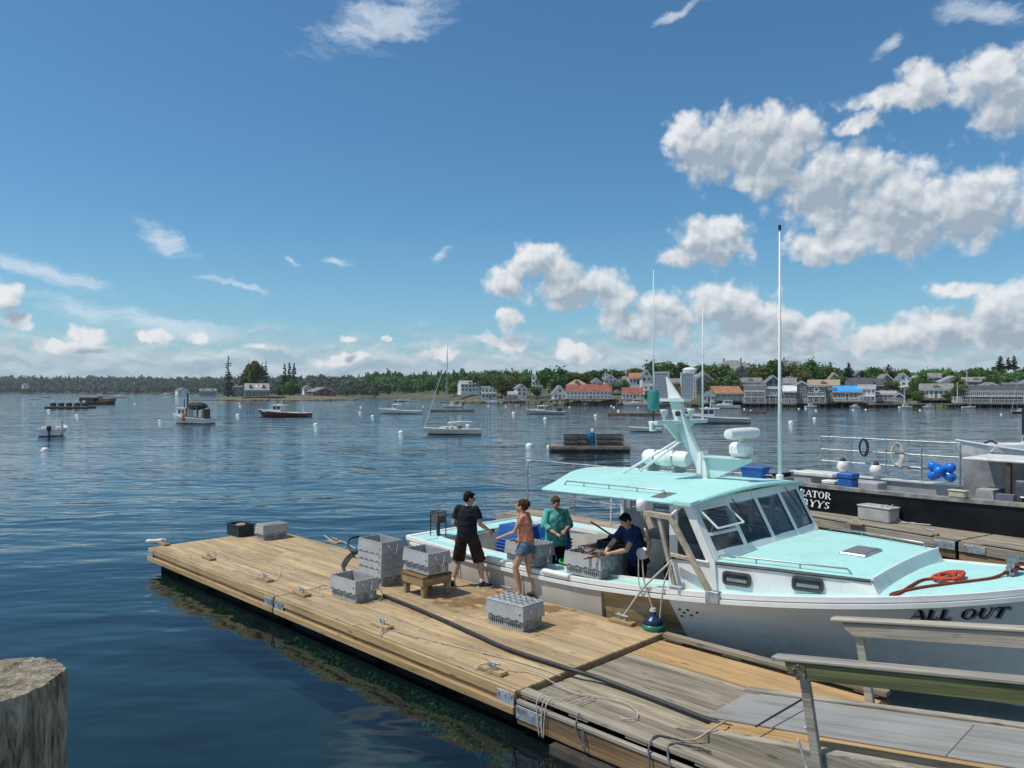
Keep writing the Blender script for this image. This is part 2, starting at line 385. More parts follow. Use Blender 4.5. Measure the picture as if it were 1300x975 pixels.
steel = mat('stainless_steel', (.42, .43, .43), .42, .08, 9, metal=1.)
black = mat('black_rubber', (.02, .02, .021), .55, .2, 10)
darkp = mat('dark_void', (.012, .012, .012), .8, .1, 5)
glassd = glass_mat('dark_glass', (.62, .66, .66), .62)
ropew = mat('white_rope', (.5, .48, .42), .85, .15, 30, .002, 300)
cratem = mat('grey_crate_plastic', (.39, .395, .39), .5, .06, 4, .0002, 90, rand=.10)
pane_far = mat('far_window_pane', (.05, .06, .07), .12, .3, 2)
trim = mat('white_trim', (.72, .72, .7), .5, .06, 4)
# ---------------------------------------------------------------- water and the scattering bed under it
def make_water():
    m = bpy.data.materials.new('sea_water'); m.use_nodes = True; t = NT(m.node_tree); t.n.remove(t.n['Principled BSDF'])
    geo = t.n.new('ShaderNodeNewGeometry'); P = geo.outputs['Position']
    a = t.noise(t.vm('MULTIPLY', P, (.55, 1.0, 1)), .62, 1, .45, dist=.25)
    b_ = t.noise(t.vm('MULTIPLY', P, (.7, 1.4, 1)), 1.5, 1, .45, dist=.3)
    c_ = t.noise(t.vm('MULTIPLY', P, (.6, 1.0, 1)), .14, 1, .5)
    d_ = t.noise(t.vm('MULTIPLY', P, (.6, 1.6, 1)), 6, 2, .5)
    r = t.vm('LENGTH', t.vm('MULTIPLY', t.vm('SUBTRACT', P, (-2, 8, 0)), (1, 1, 0)))
    calm = t.ss(r, 5, 30, .62, 1.0); far = t.ss(r, 30, 110)      # sheltered by the floats, breezier out in the harbour
    gust = t.ss(t.noise(t.vm('MULTIPLY', P, (.5, 1, 1)), .035, 3, .5), .35, .65, .65, 1.15)
    h = t.m('ADD', t.m('MULTIPLY', a, 1.), t.m('MULTIPLY', b_, .34))
    h = t.m('ADD', h, t.m('MULTIPLY', c_, 1.6))
    h = t.m('ADD', h, t.m('MULTIPLY', d_, t.lin(far, 0, 1, .012, .05)))
    h = t.m('MULTIPLY', h, t.m('MULTIPLY', gust, calm))
    bn = t.n.new('ShaderNodeBump'); bn.inputs['Strength'].default_value = 1.0; bn.inputs['Distance'].default_value = WAVE
    t.put(bn.inputs['Height'], h)
    sn = t.noise(t.vm('MULTIPLY', P, (.5, 1.5, 1)), .8, 3, .6, col=True)
    nrm = t.vm('NORMALIZE', t.vm('ADD', bn.outputs[0], t.vm('MULTIPLY', t.vm('SUBTRACT', sn, (.5, .5, .5)), t.comb(t.m('MULTIPLY', far, .25), t.m('MULTIPLY', far, .33), 0))))
    fr = t.n.new('ShaderNodeFresnel'); fr.inputs[0].default_value = 1.333; t.l.new(nrm, fr.inputs['Normal'])
    gl = t.n.new('ShaderNodeBsdfGlossy'); gl.inputs['Roughness'].default_value = .04; gl.inputs[0].default_value = (.93, .96, 1, 1); t.l.new(nrm, gl.inputs['Normal'])
    tr = t.n.new('ShaderNodeBsdfTransparent'); tr.inputs[0].default_value = (.80, .90, .88, 1)
    m2 = t.n.new('ShaderNodeMixShader'); t.l.new(fr.outputs[0], m2.inputs[0]); df = t.n.new('ShaderNodeBsdfDiffuse'); df.inputs[0].default_value = (.024, .055, .070, 1); m1 = t.n.new('ShaderNodeMixShader'); m1.inputs[0].default_value = .86; t.l.new(df.outputs[0], m1.inputs[1]); t.l.new(tr.outputs[0], m1.inputs[2]); t.l.new(m1.outputs[0], m2.inputs[1]); t.l.new(gl.outputs[0], m2.inputs[2])
    t.l.new(m2.outputs[0], t.n['Material Output'].inputs[0])
    mb = MB(); S = 4500
    mb.add([(-S,-200,0),(S,-200,0),(S,2*S,0),(-S,2*S,0)], [(0,1,2,3)])
    tag(mb.build('water', m), kind='structure')
    mb = MB(); mb.add([(-S,-200,-1.3),(S,-200,-1.3),(S,2*S,-1.3),(-S,2*S,-1.3)], [(0,1,2,3)])
    tag(mb.build('seabed', mat('silt', (.014, .036, .044), .9, .15, .25, spec=0.)), kind='structure')  # shallow bed added and tinted to carry the water's scattered light
WAVE = .13
make_water()
# land round the harbour: shoreline distance, rise and height by bearing (bearing given as the photograph's x)
YS = [(-900,1500),(0,1350),(200,1150),(380,760),(470,540),(560,400),(600,322),(720,254),(900,218),(1300,206),(2200,198)]
KS = [(-900,.05),(0,.05),(380,.05),(470,.06),(560,.07),(700,.10),(900,.14),(1300,.12),(2200,.1)]
ZM = [(-900,22),(0,21),(200,15),(300,11),(380,9.5),(470,8),(560,6.5),(640,6.5),(700,5.5),(800,6),(860,8),(920,12),(1010,12.5),(1060,9),(1150,8),(1250,9.5),(1300,10.5),(2200,12)]
def ground(px, Y):
    s = Y-interp(YS, px)
    if s < 0: return -1.5
    zm = smin(ZM, px); z = .9+interp(KS, px)*s
    z = zm*(1-math.exp(-z/zm)) if z > 0 else z
    z += 1.2*mnoise.noise(Vector((px*.02, Y*.02, 3)))
    return max(z, .5)
gmat = mat('hill_ground', (.085, .105, .04), .9, .35, .06, 0, col2=(.07, .055, .035))
def make_land():
    cols = [x for x in range(-500, 2201, 20)]; rows = [-6, -2, 0, 4, 8, 14, 22, 32, 45, 60, 80, 110, 150, 220, 320, 480, 700]
    vs = []; fs = []
    for px in cols:
        for r in rows:
            Y = interp(YS, px)+r*(1+max(0, (560-px))/700); vs.append(WY(px, HY, Y).to_2d().to_3d()+Vector((0, 0, ground(px, Y) if r >= 0 else (-.3 if r == -2 else -3))))
    n = len(rows)
    for i in range(len(cols)-1):
        for j in range(n-1): fs.append((i*n+j, (i+1)*n+j, (i+1)*n+j+1, i*n+j+1))
    mb = MB(); mb.add(vs, fs); tag(mb.build('hill', gmat, smooth=True), kind='structure')
make_land()
rockm = mat('shore_rock', (.24, .20, .15), .9, .3, 1.5, .05, 3, col2=(.09, .075, .05))
weedrock = mat('weedy_ledge', (.17, .12, .05), .9, .3, 1.2, .05, 3, col2=(.07, .05, .025))
def rocks(name, x0, x1, py, Yd, h, seed, m, n=60):
    rnd = random.Random(seed); mb = MB(); Y = F*CZ/(py-HY)
    for k in range(n):
        px = rnd.uniform(x0, x1); c = WY(px, HY, Y+rnd.uniform(0, Yd)); s = h*rnd.uniform(.5, 1.3)*(1-abs(2*(px-x0)/(x1-x0)-1)**3*.6)
        M = Matrix.Rotation(rnd.uniform(0, 6), 3, 'Z') @ Matrix.Rotation(rnd.uniform(-.3, .3), 3, 'X')
        o = len(mb.v); mb.ell((c.x, c.y, s*.1), (s*rnd.uniform(1.2, 2.8), s*rnd.uniform(1, 2), s*.8), 7, 5, M=M)
        for q in range(o, len(mb.v)):
            v = Vector(mb.v[q]); mb.v[q] = tuple(v+mnoise.noise_vector(v*.7)*s*.25)
    return tag(mb.build(name, m), kind='structure')
# island: a low grassy hump on rock
def island():
    Y0 = F*CZ/(508.3-HY); mb = MB(); rings = []
    for k, (r, z) in enumerate(((1.06, -.6), (1.0, .5), (.9, 1.3), (.6, 1.9), (.2, 2.2))):
        ring = []
        for j in range(40):
            a = 2*math.pi*j/40; q = 1+.12*mnoise.noise(Vector((math.cos(a)*2, math.sin(a)*2, k*.3)))
            ring.append(Vector((WY(348, HY, Y0).x+math.cos(a)*34*r*q, Y0+19+math.sin(a)*17*r*q, z)))
        rings.append(ring)
    mb.loft(rings); tag(mb.build('island', mat('island_grass', (.11, .11, .05), .9, .3, .3, col2=(.16, .13, .09)), smooth=True), kind='structure')
    rocks('ledge', 236, 318, 508.4, 5, .45, 3, weedrock, 70); rocks('shoreline', 300, 396, 508.6, 4, .9, 4, rockm, 70)
    rocks('rock_point', 388, 452, 508.3, 14, 1.0, 5, rockm, 120); rocks('ledge', 440, 482, 508.2, 4, .4, 6, weedrock, 30)
island()
rocks('sea_wall', 560, 720, 511.3, 6, 1.1, 8, rockm, 150); rocks('sea_wall', 700, 900, 514, 6, 1.3, 9, rockm, 120); rocks('sea_wall', 880, 1330, 515.6, 6, 1.3, 10, rockm, 240)
# ---------------------------------------------------------------- trees
bark = mat('bark', (.10, .075, .055), .9, .25, 3)
green1 = leaf_mat('broad_leaves', (.155, .225, .055), (.065, .12, .032), .35)
green2 = leaf_mat('yellow_green_leaves', (.20, .25, .06), (.095, .15, .036), .35)
green3 = leaf_mat('spruce_needles', (.055, .08, .045), (.026, .042, .026), .5)
green4 = leaf_mat('far_wood_leaves', (.15, .185, .11), (.075, .10, .07), .05, .0)  # paled and greyed: distance haze put into the leaf colour
def quads(c, n, s, rnd, flat=0.):                    # n little leaf faces about the points c
    P = []; k = len(c)
    for i in range(n):
        p = c[i % k]; a = rnd.normal(size=3); a[2] *= (1-flat); a /= np.linalg.norm(a)+1e-9
        b = np.cross(a, rnd.normal(size=3)); b /= np.linalg.norm(b)+1e-9; z = s*rnd.uniform(.6, 1.4)
        P += [p-a*z-b*z*.7, p+a*z-b*z*.5, p+a*z*.8+b*z*.7, p-a*z*.7+b*z*.6]
    return np.array(P)
def broad_crown(rx, rz, seed, clumps=60, per=34, leaf=.043):   # unit-height crown with lobes, gaps and clumps
    rnd = np.random.RandomState(seed); out = []
    lobes = [(rnd.normal(size=3)*np.array([.45, .45, .34])) for _ in range(8)]
    for k in range(clumps):
        l = lobes[k % 8]; d = rnd.normal(size=3); d /= np.linalg.norm(d); c = l*np.array([rx, rx, rz])+d*np.array([rx, rx, rz])*.52*rnd.uniform(.75, 1.05)
        out.append(quads([c+rnd.normal(size=3)*leaf*1.9 for _ in range(per)], per, leaf, rnd))
    return np.concatenate(out)
def spruce_crown(r, seed, whorls=16, leaf=.03, z0=.1, gap=.0):
    rnd = np.random.RandomState(seed); out = []
    for w in range(whorls):
        f = w/(whorls-1); z = z0+(1-z0)*f; rad = r*(1-f)**.85*rnd.uniform(.75, 1.15)+.008
        for b in range(7):
            if rnd.rand() < gap: continue
            a = rnd.uniform(0, 6.28); L = rad*rnd.uniform(.6, 1.1); pts = []
            for q in range(5):
                t = (q+1)/5; pts.append(np.array([math.cos(a)*L*t, math.sin(a)*L*t, z-.10*L*t+.02*rnd.normal()*t*r*4]))
            out.append(quads(pts, 9, leaf*(.55+.6*(1-f)), rnd, .5))
    return np.concatenate(out)
def mesh_q(name, P, m):
    me = bpy.data.meshes.new(name); n = len(P)//4
    me.vertices.add(len(P)); me.vertices.foreach_set('co', P.astype(np.float32).ravel())
    me.loops.add(n*4); me.loops.foreach_set('vertex_index', np.arange(n*4, dtype=np.int32))
    me.polygons.add(n); me.polygons.foreach_set('loop_start', np.arange(0, n*4, 4, dtype=np.int32)); me.polygons.foreach_set('loop_total', np.full(n, 4, dtype=np.int32))
    me.materials.append(m); me.update(calc_edges=True); me.validate(); return me
CROWN = {}
for i in range(5):
    P = broad_crown(.36, .34, 20+i); P[:, 2] += .62
    CROWN['broad', i] = P
for i in range(3): CROWN['spruce', i] = spruce_crown(.15, 40+i, gap=.12)
CROWN['ragged', 0] = spruce_crown(.14, 55, 18, .02, .08, .3)
TM = {}
def trunk_mesh(kind):
    if ('t', kind) not in TM:
        mb = MB()
        if kind in ('spruce', 'ragged'): mb.tube([(0,0,-.05),(0,0,.3),(.004,0,.7),(0,0,.99)], [.018,.014,.008,.002], 7)
        else:
            mb.tube([(0,0,-.05),(.005,0,.16),(0,.01,.4),(0,.0,.62)], [.035,.026,.018,.008], 8)
            for a in range(5):
                an = a*1.3; mb.tube([(0,0,.24+.05*a), (.09*math.cos(an),.09*math.sin(an),.4+.04*a), (.2*math.cos(an),.2*math.sin(an),.55+.05*a)], [.013,.009,.004], 6)
        o = mb.build('trunk', bark, smooth=True); TM['t', kind] = o.data; bpy.data.objects.remove(o)
    return TM['t', kind]
def tree(kind, var, px, pytop, pybase, Y, wid, m, label, group=None, name=None):
    """a tree at bearing px whose foot and top show at pybase / pytop from here, at distance Y; wid is its crown width in metres"""
    z0 = CZ-(pybase-HY)*Y/F; h = (pybase-pytop)*Y/F; key = (kind, var, m.name)
    if key not in TM: TM[key] = mesh_q('crown', CROWN[kind, var], m)
    b = WY(px, HY, Y); t = thing(name or ('spruce_tree' if kind != 'broad' else 'broadleaf_tree'), label, 'tree', (b.x, b.y, z0), random.uniform(0, 6), group)
    cw = wid/({'broad': .95, 'spruce': .3, 'ragged': .28}[kind]); t.scale = (cw, cw, h/({'broad': 1.0}.get(kind, 1.0)))
    link('trunk', trunk_mesh(kind), t); link('crown', TM[key], t)
    return t
def forest(name, spots, m, step=1):                  # a wood that reads as one mass: one object
    out = []; rnd = np.random.RandomState(len(spots))
    for (x, y, z, h, w, kind) in spots:
        P = CROWN[kind, rnd.randint(0, 5 if kind == 'broad' else 3)]
        q = P.reshape(-1, 4, 3)[rnd.randint(0, step)::step]
        c = q.mean(axis=1, keepdims=True); q = c+(q-c)*(step**.45)
        a = rnd.uniform(0, 6.28); ca, sa = math.cos(a), math.sin(a); s = w/(.95 if kind == 'broad' else .3)
        X = (q[..., 0]*ca-q[..., 1]*sa)*s+x; Yq = (q[..., 0]*sa+q[..., 1]*ca)*s+y; Z = q[..., 2]*h+z
        out.append(np.stack([X, Yq, Z], -1).reshape(-1, 3))
    return tag(link(name, mesh_q(name, np.concatenate(out), m)), kind='stuff')
def spots(x0, x1, n, d0, d1, hpx, seed, frac=.4, wf=.75):
    rnd = random.Random(seed); out = []
    for k in range(n):
        px = x0+(x1-x0)*(k+rnd.random())/n; Y = interp(YS, px)+rnd.uniform(d0, d1); p = WY(px, HY, Y); h = hpx*Y/F*rnd.uniform(.75, 1.2)
        sp = rnd.random() < frac
        out.append((p.x, p.y, ground(px, Y)-.04*h, h*(1.12 if sp else 1.), h*(.36 if sp else wf), 'spruce' if sp else 'broad'))
    return out
tag(forest('forest', spots(-160, 300, 150, 0, 20, 9, 21, .08, 1.1)+spots(-160, 300, 330, 5, 420, 11, 1, .14, .95)+spots(-160, 300, 200, 300, 500, 12, 11, .3, .9), green4, 5))
forest('forest', spots(290, 480, 80, 0, 20, 9, 22, .08, 1.1)+spots(290, 480, 200, 6, 260, 12.5, 2, .18, .95)+spots(280, 480, 90, 200, 300, 14.5, 12, .4, .9), green4, 4)
forest('woods', spots(470, 570, 90, 25, 190, 16, 3, .2)+spots(470, 720, 110, 160, 230, 19, 13, .55)+spots(570, 720, 60, 60, 160, 19, 14, .1), green1, 3)
forest('woods', spots(700, 960, 110, 110, 190, 17, 4, .5)+spots(960, 1120, 40, 100, 170, 17, 15, .3), green1, 3)
forest('woods', spots(1110, 1420, 150, 62, 150, 17, 5, .12)+spots(1420, 1800, 60, 30, 120, 17, 6, .2), green2, 3)
# ---------------------------------------------------------------- town
shing = mat('grey_shingle', (.27, .27, .262), .85, .22, 2.5, .01, 25)
shing2 = mat('dark_shingle', (.17, .175, .175), .85, .2, 2.5, .01, 25)
shing3 = mat('brown_shingle', (.27, .235, .195), .85, .25, 2.5, .01, 25)
clap = mat('white_clapboard', (.74, .74, .72), .6, .08, 1.5)
cream = mat('cream_siding', (.52, .48, .36), .7, .08, 1.5)
navy = mat('navy_siding', (.035, .05, .11), .6, .15, 1.5)
redw = mat('barn_red_siding', (.22, .055, .045), .8, .2, 1.5)
tan = mat('tan_siding', (.36, .31, .25), .8, .15, 1.5)
rgrey = mat('grey_roof_shingles', (.22, .22, .22), .9, .18, 1.2, .01, 20)
rlight = mat('pale_grey_roof', (.34, .34, .34), .85, .12, 1.2)
rdark = mat('charcoal_roof', (.075, .08, .09), .9, .18, 1.2)
rred = mat('faded_red_roof', (.27, .085, .06), .85, .18, .8)
rorange = mat('orange_brown_roof', (.36, .17, .09), .85, .18, .8)
rtan = mat('tan_roof_shingles', (.36, .28, .19), .9, .15, 1.)
rblue = mat('bright_blue_awning_roof', (.05, .33, .72), .55, .08, 1.)
rwhite = mat('white_flat_roof', (.66, .66, .64), .6, .08, 1.)
pilem = mat('dark_piling', (.06, .05, .04), .9, .3, 2)
pierm = mat('weathered_pier_wood', (.24, .21, .17), .9, .25, 2)
SH = {}
def unit(name, mats, fn):
    if name not in SH:
        mb = MB(); fn(mb); o = mb.build(name, mats); SH[name] = o.data; bpy.data.objects.remove(o)
    return SH[name]
def win_unit(mb):                                    # 1 x 1 window facing -y: frame, mullion, sill, pane
    for x0, x1, z0, z1 in ((0,.07,0,1),(.93,1,0,1),(.07,.93,.93,1),(.07,.93,0,.07),(.07,.93,.48,.53)): mb.box(x0, x1, -.06, .03, z0, z1)
    mb.box(.07, .93, -.02, .03, .07, .48, 1); mb.box(.07, .93, -.02, .03, .53, .93, 1); mb.box(-.06, 1.06, -.11, .03, -.05, -.001)
def door_unit(mb):
    for x0, x1, z0, z1 in ((0,.12,0,1),(.88,1,0,1),(.12,.88,.94,1)): mb.box(x0, x1, -.05, .03, z0, z1)
    mb.box(.12, .88, -.02, .03, 0, .94, 1); mb.box(.25, .75, -.035, -.02, .5, .88, 1)
def window(T, x, y, z, w, h, rz=0, fm=None):
    o = link('window', unit('window', [trim, pane_far], win_unit), T, (x, y, z), rz); o.scale = (w, 1, h); return o
def house(label, px0, px1, pyb, pye, pyr, Y, dep, roof, wm, rm, floors=2, cols=3, yaw=None, cat='house', name='house', pier=None, door=True, chim=0, wins=True, group=None, ov=.25, side=True, deckz=()):
    k = Y/F; pc = (px0+px1)/2; w = (px1-px0)*k; z0 = CZ-(pyb-HY)*k; he = (pyb-pye)*k; hr = (pye-pyr)*k
    yaw = random.uniform(-.1, .1) if yaw is None else yaw
    b = WY(pc, HY, Y); T = thing(name, label, cat, (b.x, b.y, z0), -math.atan((pc-CX)/F)+yaw, group)
    a = w/2
    mb = MB(); mb.box(-a, a, 0, dep, -1.5 if not pier else 0, he)
    if roof == 'gable': mb.add([(-a,0,he),(a,0,he),(0,0,he+hr),(-a,dep,he),(a,dep,he),(0,dep,he+hr)], [(0,1,2),(5,4,3),(0,2,5,3),(1,4,5,2)])
    if roof == 'side': mb.add([(-a,0,he),(-a,dep,he),(-a,dep/2,he+hr),(a,0,he),(a,dep,he),(a,dep/2,he+hr)], [(0,1,2),(5,4,3),(0,2,5,3),(1,4,5,2)])
    mb.build('wall', wm, T)
    rf = MB(); t = .22
    def slab(p):                                    # four corners of a roof plane, thickened
        p = [Vector(q) for q in p]; n = (p[1]-p[0]).cross(p[3]-p[0]).normalized()*t
        if n.z < 0: n = -n
        e = n*.15; rf.add([q+e for q in p]+[q+n for q in p], [(0,1,2,3),(7,6,5,4),(0,4,5,1),(1,5,6,2),(2,6,7,3),(3,7,4,0)])
    if roof == 'gable':
        s = hr/a
        for sg in (-1, 1): slab([(sg*(a+ov),-ov,he-s*ov),(sg*.001,-ov,he+hr),(sg*.001,dep+ov,he+hr),(sg*(a+ov),dep+ov,he-s*ov)])
        fb = MB()
        for sg in (-1, 1):
            d = Vector((sg*(a+ov), 0, -hr-s*ov)); u = Vector((0, 0, -.28))
            p0 = Vector((0, -ov-.06, he+hr+.06)); fb.add([p0, p0+d, p0+d+u, p0+u]+[q+Vector((0,.1,0)) for q in (p0, p0+d, p0+d+u, p0+u)], [(0,1,2,3),(7,6,5,4),(0,4,5,1),(1,5,6,2),(2,6,7,3),(3,7,4,0)])
        fb.build('barge_board', trim, T)
    elif roof == 'side':
        s = hr/(dep/2)
        for sg in (0, 1):
            y0 = -ov if sg == 0 else dep+ov; slab([(-a-ov,y0,he-s*ov),(a+ov,y0,he-s*ov),(a+ov,dep/2+(.001 if sg else -.001),he+hr),(-a-ov,dep/2+(.001 if sg else -.001),he+hr)])
        MB().box(-a-ov, a+ov, -ov-.1, -ov-.01, he-s*ov-.12, he-s*ov+.06).build('eave_board', trim, T)
    elif roof == 'hip':
        q = min(a, dep/2)*.85; z = he+.02
        rf.add([(-a-ov,-ov,z),(a+ov,-ov,z),(a+ov,dep+ov,z),(-a-ov,dep+ov,z),(-a+q,dep/2,he+hr),(a-q,dep/2,he+hr)], [(0,1,5,4),(1,2,5),(2,3,4,5),(3,0,4),(3,2,1,0)])
        MB().box(-a-ov+.05, a+ov-.05, -ov+.02, dep+ov-.02, he-.14, he+.01).build('eave_board', trim, T)
    else:
        rf.box(-a-ov, a+ov, -ov, dep+ov, he+.01, he+max(hr, .15))
    R_ = rf.build('roof', rm, T)
    for c in range(chim):
        x = (-.5+c)*a*.9 if chim > 1 else .35*a; MB().cbox(x-.3, x+.3, dep*.45-.3, dep*.45+.3, he+hr*.4, he+hr+.8, .03).build('chimney', mat('chimney_brick', (.30, .16, .12), .9, .2, 6), R_)
    if wins:
        fh = he/floors; cw = w/cols
        for f in range(floors):
            for c in range(cols):
                if door and f == 0 and c == cols//2:
                    o = link('door', unit('door', [trim, mat('dark_door', (.07, .06, .055), .5)], door_unit), T, (-a+cw*(c+.5)-.45, 0, .02)); o.scale = (.9, 1, min(2.1, fh*.85)); continue
                ww = min(cw*.6, 1.7); hh = fh*.56; window(T, -a+cw*(c+.5)-ww/2, -.001, f*fh+fh*.28, ww, hh)
        if roof in ('side', 'hip') and hr > 1.2 and 5 < w < 14 and dep >= 7 and rm in (rgrey, rlight, rtan):      # a dormer or two breaks up the long roofs
            for q in ((.0,) if w < 9 else (-.27, .27)):
                xc = q*w; zc = he+hr*.18; dm = MB(); dm.box(xc-.7, xc+.7, dep*.08+.1, dep*.45, zc, zc+hr*.42); dd = dm.build('dormer', wm, T)
                rr_ = MB(); rr_.add([(xc-.9, dep*.08-.1, zc+hr*.40), (xc+.9, dep*.08-.1, zc+hr*.40), (xc, dep*.08-.1, zc+hr*.75), (xc-.9, dep*.5, zc+hr*.40), (xc+.9, dep*.5, zc+hr*.40), (xc, dep*.5, zc+hr*.75)], [(0,1,2),(5,4,3),(0,2,5,3),(1,4,5,2),(0,3,4,1)]); rr_.build('dormer_roof', rm, dd)
                window(dd, xc-.45, dep*.08+.098, zc+hr*.06, .9, hr*.32)
        if roof == 'gable' and hr > 1.4: window(T, -.4, -.001, he+hr*.18, .8, hr*.4)
        if side:
            nd = max(1, int(dep/3))
            for f in range(floors):
                for c in range(nd):
                    for sg in (-1, 1): 
                        yy = dep*(c+.5)/nd
                        window(T, sg*(a+.001), yy-sg*-.45 if False else (yy+.45 if sg < 0 else yy-.45), f*fh+fh*.28, .9, fh*.52, R(-90) if sg < 0 else R(90))
    if pier is not None:
        f0, over = pier                              # how far the deck comes forward; how far it passes the walls
        MB().box(-a-over, a+over, -f0, dep, -.35, -.003).build('deck', pierm, T)
        n = max(4, int((w+2*over)/2.2))
        pm = unit('piling', [pilem], lambda m: m.lathe([(.15,-1),(.15,0)], n=7))
        for i in range(n):
            for y in (-f0+.2, dep*.3):
                o = link('piling', pm, T, (-a-over+.2+(w+2*over-.4)*i/(n-1), y, -.36)); o.scale = (1, 1, z0-.1+.5)
        if f0 > .9: railing(T, -a-over, a+over, -f0+.05, 0.)
    for z in deckz:                                  # upper balconies with rails
        zz = z*he; MB().box(-a, a, -1.3, -.001, zz-.15, zz).build('balcony', trim, T); railing(T, -a, a, -1.25, zz)
        for i in range(4): MB().box(-a+.05+(w-.1)*i/3-.05, -a+.05+(w-.1)*i/3+.05, -1.28, -1.18, 0 if z == deckz[0] else deckz[0]*he, zz-.15).build('post', trim, T)
    return T
def railing(T, x0, x1, y, z):
    mb = MB(); mb.box(x0, x1, y-.03, y+.03, z+.95, z+1.02); mb.box(x0, x1, y-.02, y+.02, z+.12, z+.17)
    n = max(3, int((x1-x0)/.45))
    for i in range(n+1): q = x0+(x1-x0)*i/n; mb.box(q-.03, q+.03, y-.025, y+.025, z+.003, z+.95)
    mb.build('railing', trim, T)
H = house
# left shore and island
H('grey two-storey island house with hipped roof beside the spruce', 296, 322, 506, 491, 484, 392, 9, 'hip', shing, rgrey, 2, 4, 0., chim=1)
t = H('long grey island cottage with three skylights in its roof', 312, 341, 506, 495, 487, 380, 8, 'side', shing, rlight, 1, 7, .05)
for i in range(3):
    x0_, x1_ = -3.4+i*2.6, -2.4+i*2.6; zz = lambda y: 4.33+3.1*y/4; MB().loft([[(x0_, y, zz(y)+.15), (x1_, y, zz(y)+.15), (x1_, y, zz(y)+.36), (x0_, y, zz(y)+.36)] for y in (1.5, 2.6)]).build('skylight', trim, t)
H('dark red cottage with grey roof on the rocky point', 397, 428, 503, 497.5, 492, 385, 8, 'gable', redw, rgrey, 1, 3, .5)
H('white cottage low among trees beyond the rocky point', 386, 396, 498, 493, 489.5, 470, 6, 'gable', clap, rgrey, 1, 2, .2)
H('pale cottage at the far water edge left of the spruce', 226, 240, 500, 495.6, 492.5, 700, 8, 'gable', clap, rgrey, 2, 2, .3)
H('low grey boathouse by the far water left of the spruce', 254, 274, 500, 496.5, 493.5, 640, 7, 'side', shing, rgrey, 1, 4, 0)
H('tiny white cottage on the far left wooded shore', 30, 36, 492, 489, 486.5, 1250, 9, 'gable', clap, rgrey, 1, 2, .2)
# the town, left to right
H('long pale house with a gabled left end above the shore', 585, 609, 497, 488, 483.5, 345, 8, 'side', clap, rlight, 2, 5, .2, chim=1)
H('white waterside house with stepped roofs beside a white cruiser', 611, 630, 506.5, 493, 490, 308, 7, 'flat', clap, rwhite, 2, 4, 0, deckz=(.5,))
H('small brown boathouse with pale roof standing on piles', 645, 657, 506, 501, 497.5, 276, 5, 'side', shing3, rlight, 1, 2, 0, 'shed', 'boathouse', pier=(1., .5))
H('white gabled cottage half hidden behind the shore trees', 656, 669, 502, 493, 488, 285, 6, 'gable', clap, rgrey, 2, 2, .2)
H('tall narrow white three-storey block with flat roof', 675, 689, 497, 478, 476.5, 283, 7, 'flat', clap, rwhite, 3, 3, 0, 'building', 'building', deckz=(.34, .67))
H('tan roofed house peeping over the long red roof', 719, 746, 495, 489, 481.5, 262, 8, 'hip', cream, rtan, 1, 4, 0)
H('white gable end building on the wharf left of the red roof', 703, 719, 507, 500, 489.5, 240, 8, 'gable', clap, rgrey, 1, 3, .1, 'building', 'wharf_building', pier=(1.2, .8))
H('long white wharf building under a faded red roof', 719, 776, 506, 497, 488.5, 236, 9, 'side', clap, rred, 2, 12, 0., 'building', 'wharf_building', pier=(1.6, .6), chim=2)
H('white house with many gables high above the wharf', 768, 783, 492, 482, 476, 262, 7, 'gable', clap, rgrey, 2, 3, .1, chim=1)
H('white house with dark porch left of the orange roof', 783, 800, 493, 484, 478, 266, 7, 'side', clap, rgrey, 2, 4, -.1, chim=1)
H('house with orange brown roof behind the white gable', 799, 817, 488, 480, 473.5, 262, 8, 'side', clap, rorange, 1, 4, 0)
H('tall white gable house right of the orange roof', 815, 827, 493, 478, 469.5, 250, 8, 'gable', clap, rgrey, 2, 2, .1)
H('low white house with dull red roof by the water', 790, 817, 507, 499.5, 492.5, 226, 7, 'side', clap, rred, 1, 6, 0, pier=(1., .4))
H('white three-storey house with balconies left of the left tower', 817, 829, 507, 490, 487, 224, 7, 'flat', clap, rwhite, 3, 2, 0, deckz=(.36, .7))
H('plain white house between the two louvred towers', 848, 863, 502, 486, 481, 236, 7, 'side', clap, rgrey, 2, 3, 0)
H('grey shingled house with white trimmed gable right of the right tower', 883, 906, 499, 482, 474, 240, 9, 'gable', shing, rgrey, 3, 3, .25, chim=1)
H('boathouse with faded orange roof and grey gable', 908, 943, 508, 499.5, 491, 214, 9, 'side', shing, rorange, 1, 5, .3, 'building', 'boathouse', pier=(1.5, 0), deckz=())
H('steep grey shingled house below the hilltop hotel', 929, 954, 487, 476, 463, 268, 10, 'gable', shing, rgrey, 2, 3, .3, chim=1)
H('large shingled hilltop hotel with long grey roof', 908, 955, 474, 466, 456.5, 318, 13, 'hip', shing3, rgrey, 2, 9, .1, 'hotel', 'hotel', chim=2)
H('dark roofed hilltop house rising over the round trees', 972, 1006, 471, 464, 456.5, 300, 10, 'hip', shing, rgrey, 1, 6, 0, chim=1)
H('pale hilltop house right of the tallest antenna', 1000, 1018, 474, 466, 458, 296, 9, 'side', clap, rgrey, 1, 4, .2)
H('grey shingled house with white dormer above the wharves', 940, 966, 492, 485, 480, 236, 8, 'side', shing, rgrey, 1, 4, 0)
H('three-storey grey wharf building with white balcony rails', 945, 971, 511, 491, 487, 210, 8, 'flat', shing, rlight, 3, 5, 0, 'building', 'wharf_building', pier=(1.8, .3), deckz=(.36, .7))
H('dark wharf building with white upper deck beside the balconies', 970, 992, 511, 494, 490.5, 209, 8, 'flat', shing2, rwhite, 2, 4, 0, 'building', 'wharf_building', pier=(1.5, .2), deckz=(.52,))
